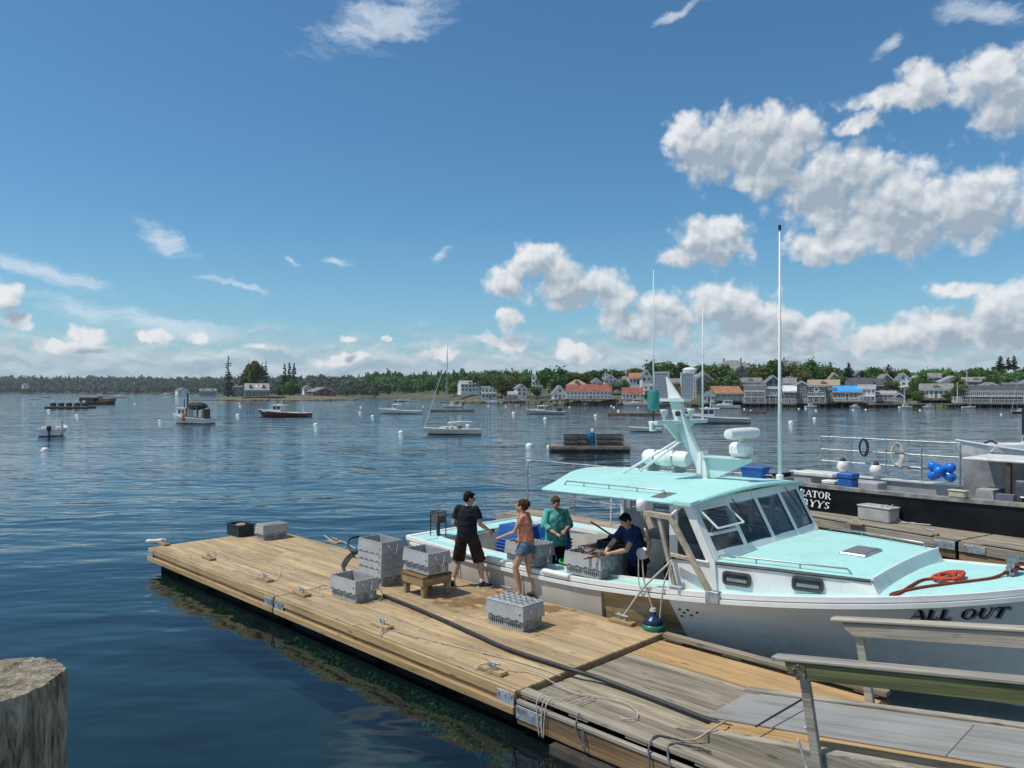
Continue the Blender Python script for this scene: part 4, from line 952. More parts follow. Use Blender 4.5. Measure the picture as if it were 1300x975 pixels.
# floats with gear
def gear_float(label, px0, px1, py, dep, zt, name='float', cat='float', m=None):
    a, b = W(px0, py), W(px1, py); T = thing(name, label, cat, tuple((a+b)/2), math.atan2(b.y-a.y, b.x-a.x)); L = (b-a).length/2
    n = 9
    for i in range(n):
        y0 = dep*i/n; pl = MB(); pl.cbox(-L+random.uniform(0, .08), L-random.uniform(0, .08), y0+.01, y0+dep/n-.01, zt-.05, zt, .008); pl.build('plank', m or pierm, T)
    MB().box(-L+.05, L-.05, .06, dep-.06, -.2, zt-.055).build('frame', pilem, T); MB().cbox(-L, L, -.05, .009, zt-.22, zt-.06, .01).build('fender_beam', m or pierm, T); return T, L
T, L = gear_float('weathered float stacked with wire traps and a blue barrel', 698, 801, 573.5, 2.6, .38)
trapm = mat('wire_trap', (.10, .085, .06), .8, .35, 8)
def wire_trap(mb, x, y, z, l=.9, w=.5, h=.36):
    r = .011
    for i in range(7):
        X = x+l*i/6; mb.tube([(X, y, z), (X, y, z+h), (X, y+w, z+h), (X, y+w, z)], r, 4, caps=False)
    for k in range(4):
        Z = z+h*k/3; mb.tube([(x, y, Z), (x+l, y, Z)], r, 4); mb.tube([(x, y+w, Z), (x+l, y+w, Z)], r, 4); mb.tube([(x, y, Z), (x, y+w, Z)], r, 4); mb.tube([(x+l, y, Z), (x+l, y+w, Z)], r, 4)
    for k in range(4): Y_ = y+w*k/3; mb.tube([(x, Y_, z+h), (x+l, Y_, z+h)], r, 4)
    mb.box(x+.05, x+l*.5, y+.06, y+w-.06, z+.02, z+h*.45); mb.box(x+l*.62, x+l-.05, y+.1, y+w-.08, z+.02, z+h*.3)
tu = MB(); wire_trap(tu, 0, 0, 0); to = tu.build('wire_trap', trapm); tmesh = to.data; bpy.data.objects.remove(to)
fo = T.location; ra = T.rotation_euler.z; ca, sa = math.cos(ra), math.sin(ra)
def onfloat(T, x, y, z): return (T.location.x+x*math.cos(T.rotation_euler.z)-y*math.sin(T.rotation_euler.z), T.location.y+x*math.sin(T.rotation_euler.z)+y*math.cos(T.rotation_euler.z), z)
for side, xs in (('left', (-1.75, -.82)), ('right', (.55, 1.45))):
    for xi, x in enumerate(xs):
        for lv in range(2):
            for y in (.35, 1.2):
                o = link('wire_trap', tmesh, None, onfloat(T, x, y, .385+.37*lv), ra+random.uniform(-.05, .05))
                tag(o, '%s %s wire trap, %s half of the %s stack on the float' % (('lower', 'upper')[lv], 'front' if y < 1 else 'back', ('left', 'right')[xi], side), 'lobster trap', 'wire traps on the weathered float')
bl = thing('barrel', 'blue plastic barrel standing between the trap stacks', 'barrel', onfloat(T, .12, .8, .383))
MB().lathe([(.27, 0), (.3, .05), (.3, .3), (.315, .33), (.3, .36), (.3, .6), (.315, .63), (.3, .66), (.29, .88), (.24, .9)], n=20).build('body', mat('blue_plastic', (.03, .17, .36), .4, .1), bl, smooth=True, auto=40); MB().lathe([(.26, .9), (.26, .92), (.1, .93)], n=20).build('lid', mat('blue_plastic', (0,0,0)), bl)
T, L = gear_float('dark float with a row of machinery far left', 56, 111, 518.5, 4, .5)
for i in range(5):
    o = thing('machine', ('dark machine at the left end of the far left float', 'dark machine, second from the left end of the far left float', 'dark machine in the middle of the far left float', 'dark machine, second from the right end of the far left float', 'dark machine at the right end of the far left float')[i], 'winch', onfloat(T, -L*.75+L*.37*i, 1.5, .503), 0, 'winches on the far left float')
    MB().cbox(-.6, .6, -.4, .4, 0, .8, .05).build('base', mat('dark_machine', (.035, .035, .035), .7), o); MB().lathe([(.35, 0), (.35, .5)], (0, -.25, 1.1), 12, M=Matrix.Rotation(R(90), 3, 'X')).build('drum', offwhite, o)
T, L = gear_float('rust coloured work barge loaded with timber far left', 102, 136, 513.2, 5, .9, 'barge', 'barge', mat('rust_timber', (.22, .12, .06), .8, .3, 1.5))
for i, c in enumerate(('rust brown load at the left end of the far barge', 'orange brown load on the right of the far barge')):
    o = MB(); o.cbox(-3.+i*.2, 3.4, 0, 3, 0, 1.3-.3*i, .1); tag(o.build('timber_load', mat('rust_timber', (0,0,0)) if i else mat('dark_load', (.06, .05, .03), .9), None, onfloat(T, -L*.55+L*1.0*i, 1, .903), smooth=False), c, 'cargo')
def log_boom(px0, px1, py, label):
    a, b = W(px0, py), W(px1, py); o = MB(); o.cbox(-(b-a).length/2, (b-a).length/2, -.7, .7, -.25, .38, .05)
    T = thing('float', label, 'float', tuple((a+b)/2), math.atan2(b.y-a.y, b.x-a.x)); o.build('hull', mat('float_timber', (.22, .15, .1), .85, .3, 2), T)
    L = (b-a).length/2
    for i in range(4): MB().cbox(-L, L, -.7+i*.36, -.7+i*.36+.33, .383, .43, .01).build('plank', pierm, T)
log_boom(546, 602, 522.5, 'long narrow float behind the mast of the sloop')
log_boom(771, 846, 527.5, 'long brown float left of the aqua mast')
log_boom(940, 972, 524.5, 'low dark float right of the long grey lobster boat')
# boats far left
sailboat('pale sloop with one mast far off at left', 150.5, 505.2, 20, 484, R(185), hullc, group='far sailing boats on the left')
sailboat('small ketch with bare mast near the far left shore', 168, 502.5, 9, 487, R(10), hullw, group='far sailing boats on the left')
sailboat('little white sloop near the tip of the ledge', 185, 504.6, 8, 490, R(170), hullw, group='far sailing boats on the left')
lobster_boat('far dark red motorboat left of the pale sloop', 129.5, 504, 14, R(175), hullr, 'far motorboats on the left')
lobster_boat('far white motorboat above the machinery float', 45, 507.6, 17, R(178), hullw, 'far motorboats on the left')
lobster_boat('second far white motorboat right of the first above the machinery float', 59, 505, 13, R(5), hullg, 'far motorboats on the left')
cruiser('white motorboat in front of the cottages left of the spruce', 211, 501.7, 13, R(0), hullw, 'far motorboats on the left')
sailboat('dark sloop left of the town beside the white sloop mast', 507, 509.8, 15, 490, R(178), hulld, group='sailing boats below the woods')
lobster_boat('white motorboat below the woods left of the sloop mast', 519, 509.3, 16, R(178), hullw, 'motorboats below the woods')
cruiser('white cabin cruiser beside the stepped white house', 627, 512.2, 21, R(178), hullw)
skiff('small white dinghy in front of the dark timber wharf', 645, 514.3, 9, R(4), hullw, False, 'dinghies by the wharf')
skiff('white rowing boat just right of the dinghy by the dark wharf', 656, 514, 7, R(170), hullw, False, 'dinghies by the wharf')
cruiser('long white motor yacht below the dull red roof', 806, 515.2, 30, R(176), hullw)
cruiser('white motor cruiser at the wharf below the left tower', 838, 515.8, 17, R(8), hullw)
T, L, B, z = lobster_boat('green white boat with dark stripe right of the aqua mast', 868, 524.5, 30, R(5), hulld, 'motorboats before the town')
cruiser('white sport cruiser in front of the orange boathouse', 921, 518.5, 36, R(176), hullw)
cruiser('white yacht moored left of the orange boathouse', 892, 514.3, 22, R(3), hullw)
cruiser('small white motorboat under the plain grey block', 1030, 517.3, 16, R(5), hullw, 'small motorboats at the landings')
cruiser('small white motorboat under the blue roof', 1085, 517.3, 13, R(178), hullw, 'small motorboats at the landings')
cruiser('white motorboat at the landing below the pink shop', 1150, 518, 18, R(4), hullw, 'small motorboats at the landings')
cruiser('white motorboat at the landing below the twin dormers', 1178, 518, 14, R(178), hullw, 'small motorboats at the landings')
T, L, B, hs = sailboat('white cruising boat with cabin at the left end of the restaurant', 1230, 518, 18, 497, R(2), hullw, group='sailing boats by the restaurant', boom=False)
sailboat('black sailing boat with white deck at the right edge', 1297, 524.6, 26, 474, R(178), hulld, .2, 'sailing boats by the restaurant')
# mooring buoys
bym = mat('white_mooring_buoy', (.75, .74, .7), .5, .08, 4); byb = mat('blue_band', (.03, .08, .2), .5)
def buoy_unit(mb):
    mb.lathe([(.05, -.55), (.8, -.35), (1, 0), (.85, .5), (.45, .85), (.1, .95)], n=14); mb.lathe([(.07, .95), (.07, 1.2)], n=6, mi=1)
bu = MB(); buoy_unit(bu); b0 = bu.build('mooring_buoy', [bym, byb], smooth=True, auto=50); bmesh_ = b0.data; bpy.data.objects.remove(b0)
NB = [(57,571.5,5,'white mooring ball nearest, below the small outboard at left'),(672,566,5.3,'large white mooring ball left of the trap float'),(697,567,3.4,'white and dark mooring ball at the left end of the trap float'),
 (509,549,3.6,'white mooring ball left of the sloop'),(594,540.5,3,'white mooring ball against the stern of the sloop'),(401,539,3.2,'white mooring ball right of and below the red lobster boat'),
 (302,527,2.6,'white mooring ball between the net boat and the red boat'),(305,516,1.8,'small mooring ball under the island pier'),(303.5,512.3,1.4,'smallest mooring ball close under the island pier'),(203,534.3,2.4,'white mooring ball at the bow of the net boat'),
 (98,527.3,2.6,'white mooring ball below the machinery float'),(62,521.5,2.4,'white mooring ball at the left end of the machinery float'),(171,513,1.5,'small mooring ball left of the ledge'),
 (473,528.5,2.4,'mooring ball ahead of the low white lobster boat'),(457,524,2,'mooring ball left of the low white lobster boat, lower of two'),(458,517,1.6,'mooring ball left of the low white lobster boat, upper of two'),
 (652,524.6,2.6,'mooring ball left of the grey hulled lobster boat'),(692,531.5,2.6,'mooring ball below the grey hulled lobster boat'),(756,527.6,2.4,'mooring ball left of the long brown float'),
 (785,521.8,1.9,'mooring ball above the long brown float, right of three'),(779.5,517.2,1.5,'mooring ball above the long brown float, middle of three'),(776,515.6,1.4,'mooring ball above the long brown float, left of three'),
 (752,545.6,2.2,'white ball floating behind the blue barrel'),(844,534.5,2.6,'white mooring ball left of the aqua crossarm'),(1004,536.3,3.3,'white and dark mooring ball right of the tallest antenna'),(1034,531.6,2.4,'low white float right of the mooring ball by the tallest antenna')]
def putbuoy(px, py, r, label):
    p = W(px, py); o = link('mooring_buoy', bmesh_, None, (p.x, p.y, -.22*r*p.y/F), random.uniform(0, 6), ); s = r*p.y/F; o.scale = (s, s, s); tag(o, label, 'buoy', 'mooring buoys across the harbour')
for b in NB: putbuoy(*b)
TINY = {642: 'tiny ball before the white dinghy at the dark wharf', 620: 'tiny ball below the white cruiser by the stepped house', 723: 'tiny ball below the left end of the red roofed wharf', 810: 'tiny ball below the long white motor yacht', 934: 'tiny ball below the orange boathouse',
 945: 'tiny ball below the balcony building, left of two', 953: 'tiny ball below the balcony building, right of two', 1014: 'tiny ball below the plain grey block, left of two', 1023: 'tiny ball below the plain grey block, right of two', 1036: 'tiny ball below the round window building', 1083: 'tiny ball below the middle of the blue roof',
 1099: 'tiny ball below the white diner', 1168: 'tiny ball between the landing and the twin dormers', 1271: 'tiny ball left of the black sailing boat', 584: 'tiny ball below the launch behind the sloop', 537: 'tiny ball left of the motor launch behind the sloop'}
for px, py, r in [(642,516.2,1.3),(620,515.4,1.2),(723,517,1.4),(810,517.3,1.3),(934,518.5,1.3),(945,519.5,1.3),(953,521.5,1.3),(1014,519,1.3),(1023,519,1.3),(1036,521.2,1.5),(1083,520.3,1.3),(1099,520,1.3),(1168,520.6,1.4),(1271,526,1.4),(584,516,1.2),(537,516,1.2)]:
    putbuoy(px, py, r, TINY[px])
# ---------------------------------------------------------------- floats and gangway (float frame: x to the right along it, y across towards the boat)
def dw(x, y): p = D(x, y); return p.x, p.y
st = []
for (x, y, rx, ry, k, c) in [(-3.3, 2.2, .75, .42, .75, (.16, .085, .03)), (-2.2, 2.75, .8, .3, .8, (.15, .08, .03)), (-3.9, 2.4, 1.3, .5, .45, (.20, .12, .05)), (-3.2, 1.7, 1.1, .6, .35, (.2, .13, .06)), (-9.5, 1.2, 1.6, .8, .22, (.25, .18, .11)), (-7.2, .8, 1.2, .5, .25, (.25, .18, .11)), (-1.4, .8, 1.0, .6, .25, (.24, .17, .1)), (-4.6, .7, 1.3, .4, .2, (.25, .18, .11)), (-5.4, 2.0, 1.2, .7, .25, (.2, .13, .07)), (-1.6, 2.3, .8, .7, .35, (.18, .11, .05))]:
    st.append((*dw(x, y), rx, ry, k, c))
newwood = wood('new_deck_wood', (.50, .385, .235), (.43, .32, .185), (.32, .225, .125), .17, stain=st)
beamwood = wood('new_beam_wood', (.44, .32, .18), (.36, .25, .13), (.24, .16, .08), .1)
oldwood = wood('weathered_grey_wood', (.37, .325, .26), (.28, .24, .18), (.165, .135, .098), .2)
orangewood = wood('fresh_orange_wood', (.50, .335, .17), (.44, .285, .13), (.34, .205, .09), .1)
brownwood = wood('brown_beam_wood', (.30, .19, .10), (.21, .125, .06), (.11, .07, .04), .12)
greywood = wood('grey_rail_wood', (.38, .355, .305), (.29, .265, .22), (.175, .155, .125), .12)
mosswood = wood('mossy_rail_wood', (.15, .16, .075), (.105, .115, .05), (.06, .066, .03), .12)
galvp = mat('galvanised_plate', (.36, .40, .42), .5, .2, 8, .001, 80, metal=.5)
def plank_mesh(L, w, t=.038, b=.006):
    k = ('pl', round(L, 3), round(w, 3), t)
    if k not in SH: 
        mb = MB(); mb.cbox(-L/2, L/2, -w/2, w/2, -t, 0, b); o = mb.build('plank', newwood); SH[k] = o.data; bpy.data.objects.remove(o)
    return SH[k]
def planks(T, x0, x1, y0, y1, n, z, m, cuts=1, jig=.0, gap=.010):
    w = (y1-y0)/n
    for i in range(n):
        xs = [x0]
        for c in range(1, cuts): xs.append(x0+(x1-x0)*(c/cuts)+(((i*37) % 5)-2)*.305)
        xs.append(x1)
        for a, b in zip(xs, xs[1:]):
            L = round((b-a-.006)/.05)*.05 if cuts > 1 and a != x0 else b-a-.006
            L = b-a-.006
            me = plank_mesh(L, w-gap)
            o = link('plank', me, T, ((a+b)/2, y0+w*(i+.5)+random.uniform(-.001, .001), z+random.uniform(-.0025, .002)), (random.uniform(-.004, .004), 0, random.uniform(-.0006, .0006)+(math.pi if random.random() < .5 else 0)))
            o.material_slots[0].link = 'OBJECT'; o.material_slots[0].material = m
def bar(T, name, x0, x1, y0, y1, z0, z1, m, b=.008): return MB().cbox(x0, x1, y0, y1, z0, z1, b).build(name, m, T)
def bar_c(T, name, x0, x1, y0, y1, z0, z1, m, b=.008):  # own origin so that grain differs
    o = MB().cbox(-(x1-x0)/2, (x1-x0)/2, -(y1-y0)/2, (y1-y0)/2, -(z1-z0)/2, (z1-z0)/2, b).build(name, m, T, ((x0+x1)/2, (y0+y1)/2, (z0+z1)/2)); return o
def new_float(label, x0, x1):
    T = thing('floating_dock', label, 'floating dock', tuple(D(x0, 0, 0)), DR, 'sections of new floating dock'); L = x1-x0
    planks(T, 0, L, .02, 3.08, 22, .5, newwood, 2)
    for y0, y1, s in ((-.05, .0, -1), (3.10, 3.15, 1)):
        bar_c(T, 'rim_beam', .01, L-.01, y0, y1, .37, .498, beamwood); bar_c(T, 'waler', .01, L-.01, y0-.03*(s < 0)+.0, y1+.03*(s > 0), .21, .31, beamwood)
        bar_c(T, 'side_beam', .03, L-.03, y0+.02 if s < 0 else y0-.012, y1+.012 if s < 0 else y1-.02, .215, .43, brownwood)
    for xa in (-.0, L-.045): bar_c(T, 'end_beam', xa+.002, xa+.043, .001, 3.099, .22, .458, beamwood)
    for i in range(4): bar(T, 'float_drum', .3+i*L/4, .3+i*L/4+L/4-.4, .12, 2.98, -.35, .2, mat('black_float_drum', (.008, .009, .009), .85, .2, 5, spec=.1), .06)
    bar(T, 'float_core', .1, L-.1, .2, 2.9, -.3, .195, MAT['black_float_drum'], .02)  # dark box added behind the drums to block bright gaps
    for xa in (.0, L-.34):                           # hinge plates at the corners
        o = MB(); o.cbox(xa+.02, xa+.32, -.062, -.051, .30, .46, .004)
        for bx in (.06, .17, .28): o.lathe([(.016, 0), (.016, .014)], (xa+bx, -.064, .42), 8, M=Matrix.Rotation(R(90), 3, 'X'))
        o.build('hinge_plate', galvp, T)
    return T
new_float('farther section of the new tan plank float', -12.1, -6.06)
new_float('nearer section of the new tan plank float', -6.03, 0)
T = thing('floating_dock', 'old grey plank float with a strip of fresh orange boards', 'floating dock', tuple(D(.05, 0, 0)), DR); OLD = T
planks(T, 0, 3.25, .16, 2.22, 14, .43, oldwood, 1); planks(T, 0, 3.15, 2.23, 2.98, 5, .436, orangewood, 1)
bar_c(T, 'kerb_rail', .0, 3.2, -.02, .115, .465, .52, oldwood); bar_c(T, 'kerb_rail', .02, 3.2, 3.0, 3.12, .47, .54, oldwood)
for x in (.0, .75, 1.55, 2.4): bar_c(T, 'kerb_block', x+.01, x+.3, -.01, .1, .431, .464, oldwood)
for x in (.05, 1.0, 1.95, 2.8): bar_c(T, 'kerb_block', x, x+.3, 3.01, 3.11, .44, .469, oldwood)
bar_c(T, 'edge_strip', .0, 3.2, -.09, -.031, .375, .425, greywood); bar_c(T, 'side_beam', .0, 3.2, -.075, -.03, .13, .37, brownwood); bar_c(T, 'side_beam', .0, 3.2, 3.03, 3.1, .1, .43, brownwood)
bar_c(T, 'end_beam', .005, .05, .0, 3.0, .12, .39, brownwood)
o = MB(); o.cbox(-.005, .42, -.092, -.078, .2, .36, .004)
for bx, bz in ((.03, .33), (.38, .33), (.03, .23), (.38, .23), (.27, .30)): o.lathe([(.014, 0), (.014, .014)], (bx, -.094, bz), 8, M=Matrix.Rotation(R(90), 3, 'X'))
o.build('corner_plate', galvp, T)
for i in range(2): bar(T, 'float_drum', .3+i*1.5, 1.6+i*1.5, .15, 2.9, -.35, .11, MAT['black_float_drum'], .06)
bar_c(T, 'lower_timber', .6, 3.2, -.16, -.02, -.02, .1, pilem)
# weed hanging from the floats just under the surface
def weed(name, x0, x1, y, n, m, s, seed, zz=(-.5, .0), yy=.28):
    rnd = np.random.RandomState(seed); c = []
    for i in range(n):
        x = rnd.uniform(x0, x1); q = mnoise.noise(Vector((x*1.1, seed, 0)))
        if q < -.15: continue
        p = D(x, y-abs(rnd.normal())*yy, rnd.uniform(*zz)+.12*q); c.append(np.array(p))
    return tag(link(name, mesh_q(name, quads(c, len(c)*3, s, rnd, .1), m), None), kind='stuff')
weedm = leaf_mat('bright_sea_weed', (.05, .24, .03), (.015, .07, .012), 1.2); weedb = leaf_mat('brown_sea_weed', (.16, .14, .06), (.05, .045, .02), 1.2)
weed('seaweed', -12.0, -.2, .10, 6000, weedm, .020, 4, (-.62, -.10), .025)
weed('seaweed', .3, 3.1, .13, 1500, weedb, .018, 5, (-.45, -.08), .03)
# gangway
T = thing('gangway', 'weathered gangway with grey runner and timber handrails', 'gangway', tuple(D(0, 0, 0)), DR); SL = .155; GX = 2.0
def gz(x): return .46+SL*(x-GX)
def sloped(name, x0, x1, y0, y1, dz0, dz1, m, b=.006, taper=None):
    L = (x1-x0)*math.sqrt(1+SL*SL); an = -math.atan(SL); o = MB().cbox(-L/2, L/2, -(y1-y0)/2, (y1-y0)/2, dz0, dz1, b).build(name, m, T, ((x0+x1)/2, (y0+y1)/2, gz((x0+x1)/2))); o.rotation_euler = (0, an, 0); return o
XE = 8.2
for i in range(8): sloped('plank', GX+.12, XE, .72+i*.165, .72+(i+1)*.165-.006, -.035, .0, [orangewood, orangewood, orangewood, greywood, greywood, greywood, greywood, greywood][i])
runm = wood('grey_painted_ply', (.31, .31, .295), (.28, .28, .265), (.22, .215, .195), .05, .8, False)
sloped('runner', GX+.0, GX+2.44, 1.0, 1.93, .004, .022, runm, .004); sloped('runner', GX+2.446, XE, 1.0, 1.93, .004, .022, runm, .004)
for y0, hi in ((.54, .03), (2.06, .012)):
    mb = MB(); m_ = [(GX-.15, -.05), (GX-.1, .02), (GX+.9, hi), (XE, hi), (XE, -.22), (GX+.6, -.2)]
    mb.prism([(x, gz(x)+d) for x, d in m_], lambda x, z: (x, y0, z), lambda x, z: (x, y0+.13, z)); mb.build('side_stringer', greywood, T)
def hrail(y, x0, side, m2):
    # cap board, side board, posts square to the slope
    an = -math.atan(SL); L = (XE-x0)/math.cos(an); cx = (x0+XE)/2; zc = gz(cx)+.90
    o = MB().cbox(-L/2, L/2, -.075, .075, .0, .042, .012).build('cap_board', greywood, T, (cx, y, zc+.003)); o.rotation_euler = (0, an, 0)
    mb = MB(); mb.prism([(-L/2+.13, -.005), (L/2, -.005), (L/2, -.15), (-L/2+.24, -.15), (-L/2+.14, -.07)], lambda x, z: (x, -.022, z), lambda x, z: (x, .022, z))
    o = mb.build('side_board', m2, T, (cx, y-.03, zc)); o.rotation_euler = (0, an, 0)
    for px_ in (x0+.27, x0+2.3, x0+4.3):
        o = MB().cbox(-.045, .045, -.03, .03, -1.15, -.01, .006).build('post', greywood, T, (px_, y+.025, gz(px_)+.90)); o.rotation_euler = (0, an, 0)
        if side < 0:
            b = MB(); b.cbox(-.06, .06, -.062, -.054, -.1, -.0, .004); b.cbox(-.045, .045, -.062, -.054, -.14, -.09, .004)
            for bx, bz in ((-.05, -.04), (.05, -.04), (0, .0)): b.ell((bx, -.066, bz), .014, 7, 5)
            b = b.build('rail_bracket', mat('rusty_galvanised', (.2, .17, .14), .6, .3, 12, metal=.4), T, (px_, y, gz(px_)+.88)); b.rotation_euler = (0, an, 0)
hrail(.46, 3.07, -1, mosswood); hrail(2.2, 2.93, 1, greywood)
o = MB().tube([(0, 0, 0), (.0, 1.0, .03)], .012, 6); tag(o.build('iron_rod', black, None, tuple(D(2.75, .7, gz(2.75)+.115)), smooth=True, rot=DR-R(4)), 'thin dark iron rod lying across the gangway runner', 'rod')
# big piling close to the camera
def near_piling():
    mb = MB(); n = 160; rings = []
    zs = [-1, .5, 1.5, 2.2, 2.6]+[2.7+.025*i for i in range(29)]
    def top(a, r): return 3.44+.005*mnoise.noise(Vector((math.cos(a)*r*14, math.sin(a)*r*14, 2)))+.006*mnoise.noise(Vector((math.cos(a)*r*60, math.sin(a)*r*40, 5)))
    for z in zs:
        ring = []
        for j in range(n):
            a = 2*math.pi*j/n; cr = mnoise.noise(Vector((math.cos(a)*6, math.sin(a)*6, z*.7))); cr2 = mnoise.noise(Vector((math.cos(a)*19, math.sin(a)*19, z*2.2)))
            cr3 = -1.8*max(0, .5-abs(mnoise.noise(Vector((math.cos(a)*9, math.sin(a)*9, z*.9)))*5)); r = .183+.010*cr+.008*cr2+.007*cr3
            if 3.2 < z < 3.4 and -1.9 < a-2*math.pi < -1.25: r -= .02
            ring.append((r*math.cos(a), r*math.sin(a), z))
        rings.append(ring)
    for rr in (.97, .8, .6, .4, .2, .05):
        ring = []
        for j in range(n):
            a = 2*math.pi*j/n; r0 = math.hypot(*rings[len(zs)-1][j][:2]); ring.append((r0*rr*math.cos(a), r0*rr*math.sin(a), top(a, rr*.17)+(-.004 if rr > .9 else 0)))
        rings.append(ring)
    mb.loft(rings); m = bpy.data.materials.new('rotting_piling'); m.use_nodes = True; t = NT(m.node_tree); b = t.n['Principled BSDF']; tc = t.n.new('ShaderNodeTexCoord'); P = tc.outputs['Object']
    g = t.noise(t.vm('MULTIPLY', P, (24, 24, 4.5)), 1, 6, .68, dist=1.6); f = t.noise(t.vm('MULTIPLY', P, (120, 120, 14)), 1, 4, .6); mo = t.noise(P, 9, 5, .65)
    c = t.ramp(t.m('ADD', t.m('MULTIPLY', g, .7), t.m('MULTIPLY', f, .3)), [(.36, (.07, .05, .032)), (.44, (.26, .195, .13)), (.54, (.48, .385, .275)), (.66, (.66, .57, .44))])
    c = t.mix(t.m('MULTIPLY', t.ss(mo, .52, .66), .6), c, (.11, .115, .04))
    gn = t.n.new('ShaderNodeNewGeometry'); sp = t.n.new('ShaderNodeSeparateXYZ'); t.l.new(gn.outputs['Normal'], sp.inputs[0]); li = t.noise(P, 42, 5, .7)
    topc = t.ramp(li, [(.36, (.14, .11, .08)), (.48, (.28, .235, .175)), (.6, (.42, .375, .28)), (.72, (.60, .57, .42))])
    sz = t.n.new('ShaderNodeSeparateXYZ'); t.l.new(P, sz.inputs[0])
    tm = t.m('MAXIMUM', t.ss(sp.outputs[2], .35, .7), t.m('MULTIPLY', t.ss(sz.outputs[2], 3.38, 3.44), t.ss(li, .46, .6)))
    c = t.mix(tm, c, topc); t.put(b.inputs['Base Color'], c); b.inputs['Roughness'].default_value = .9; b.inputs['Specular IOR Level'].default_value = .2
    bn = t.n.new('ShaderNodeBump'); bn.inputs['Distance'].default_value = .018; t.put(bn.inputs['Height'], t.m('ADD', g, t.m('ADD', t.m('MULTIPLY', f, .4), t.m('MULTIPLY', li, .5)))); t.l.new(bn.outputs[0], b.inputs['Normal'])
    tag(mb.build('wooden_piling', m, None, tuple(c_ for c_ in c_loc), smooth=True, auto=42), 'rotting wooden piling with lichen covered top close at left', 'piling')
c_loc = (-1.345, 1.93, -.02)
near_piling()
# ---------------------------------------------------------------- the aqua and white lobster boat (local x = float x, local y = float y - 5.35)
BY = 5.35
T = thing('lobster_boat', 'large white lobster boat with aqua decks and roof alongside the float', 'lobster boat', tuple(D(0, BY, 0)), DR); AB = T
HB = [(-6.8,1.88),(-5,2.02),(-3,2.08),(-1,2.08),(.5,2.02),(1.5,1.90),(2.4,1.70),(3.2,1.40),(4.0,.95),(4.6,.48),(5.0,.14),(5.12,.02)]
SHZ = [(-6.8,.98),(-4,.95),(-2,.97),(-.5,1.06),(1,1.20),(2.5,1.38),(3.8,1.56),(5.12,1.80)]
def hb(x): return smin(HB, x)
def sz(x): return smin(SHZ, x)
def hy(x, z):                                        # half breadth of the hull at height z
    s = sz(x); f = max(0, min(1, z/s)); fl = max(0, (x+.6)/5.7)
    wl = hb(x)*max(.03, .95-.93*fl**.85); return wl+(hb(x)-wl)*f
XS = [-6.8, -6, -5, -4, -3, -2, -1.3]+[-1.0+.3*i for i in range(20)]+[4.95, 5.05, 5.12]
XS = sorted(set(round(x, 3) for x in XS))
def hullmat():
    m = bpy.data.materials.new('glossy_white_hull'); m.use_nodes = True; t = NT(m.node_tree); b = t.n['Principled BSDF']; tc = t.n.new('ShaderNodeTexCoord'); P = tc.outputs['Object']
    n = t.noise(t.vm('MULTIPLY', P, (.6, .6, 5)), 1.5, 5, .6); n2 = t.noise(t.vm('MULTIPLY', P, (3, 3, .5)), 2, 5, .65); sp = t.n.new('ShaderNodeSeparateXYZ'); t.l.new(P, sp.inputs[0])
    c = t.mix(t.ss(n, .35, .7), (.74, .71, .65), (.80, .78, .74)); c = t.mix(t.m('MULTIPLY', t.ss(t.m('ADD', n2, t.m('MULTIPLY', sp.outputs[2], -.35)), .25, .6), .4), c, (.42, .36, .26))
    t.put(b.inputs['Base Color'], c); b.inputs['Roughness'].default_value = .34; b.inputs['Coat Weight'].default_value = .12; b.inputs['Coat Roughness'].default_value = .15; return m
hwm = hullmat()
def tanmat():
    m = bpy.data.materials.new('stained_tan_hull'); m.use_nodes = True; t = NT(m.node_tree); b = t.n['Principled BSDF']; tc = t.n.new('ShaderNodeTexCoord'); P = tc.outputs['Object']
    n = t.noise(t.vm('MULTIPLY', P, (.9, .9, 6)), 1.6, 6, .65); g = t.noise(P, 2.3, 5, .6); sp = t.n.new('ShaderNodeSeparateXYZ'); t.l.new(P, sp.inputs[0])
    c = t.ramp(n, [(.3, (.20, .125, .05)), (.5, (.36, .26, .13)), (.7, (.50, .42, .28))])  # golden tones paint the sunlit dock's reflection into the hull
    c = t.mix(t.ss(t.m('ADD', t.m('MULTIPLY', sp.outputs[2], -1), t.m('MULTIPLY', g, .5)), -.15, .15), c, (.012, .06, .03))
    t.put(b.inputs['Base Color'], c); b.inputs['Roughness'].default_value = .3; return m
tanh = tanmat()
def shell(x0, x1, out, zf0, zf1, nm, m, zs=7, both=False, T=T):
    xs = [x0]+[x for x in XS if x0 < x < x1]+[x1]; mb = MB()
    for sg in ((-1, 1) if both else (-1,)):
        rows = []
        for x in xs:
            r = []
            for k in range(zs+1):
                f = k/zs; z = zf0(x)+(zf1(x)-zf0(x))*f; rk = .55*max(0, (x-3.2)/1.9)**1.5*(1-max(0, z)/sz(x)); r.append((x-rk, sg*(hy(x, z)+out), z))
            rows.append(r)
        mb.loft(rows, False, False)
    return mb.build(nm, m, T, smooth=True, auto=50)
shell(-6.8, 5.12, 0, lambda x: -.35, lambda x: sz(x), 'hull', tanh, 8)                       # starboard, in the tan reflection colour
shell(-6.8, 5.12, 0, lambda x: -.35, lambda x: sz(x), 'hull', hwm, 8) if False else None
mb = MB(); rows = []
for x in XS: rows.append([(x-.55*max(0, (x-3.2)/1.9)**1.5*(1-max(0, z)/sz(x)), hy(x, z), z) for z in [-.35+(sz(x)+.35)*k/6 for k in range(7)]])
mb.loft(rows, False, False); mb.build('port_side', hwm, T, smooth=True, auto=50)
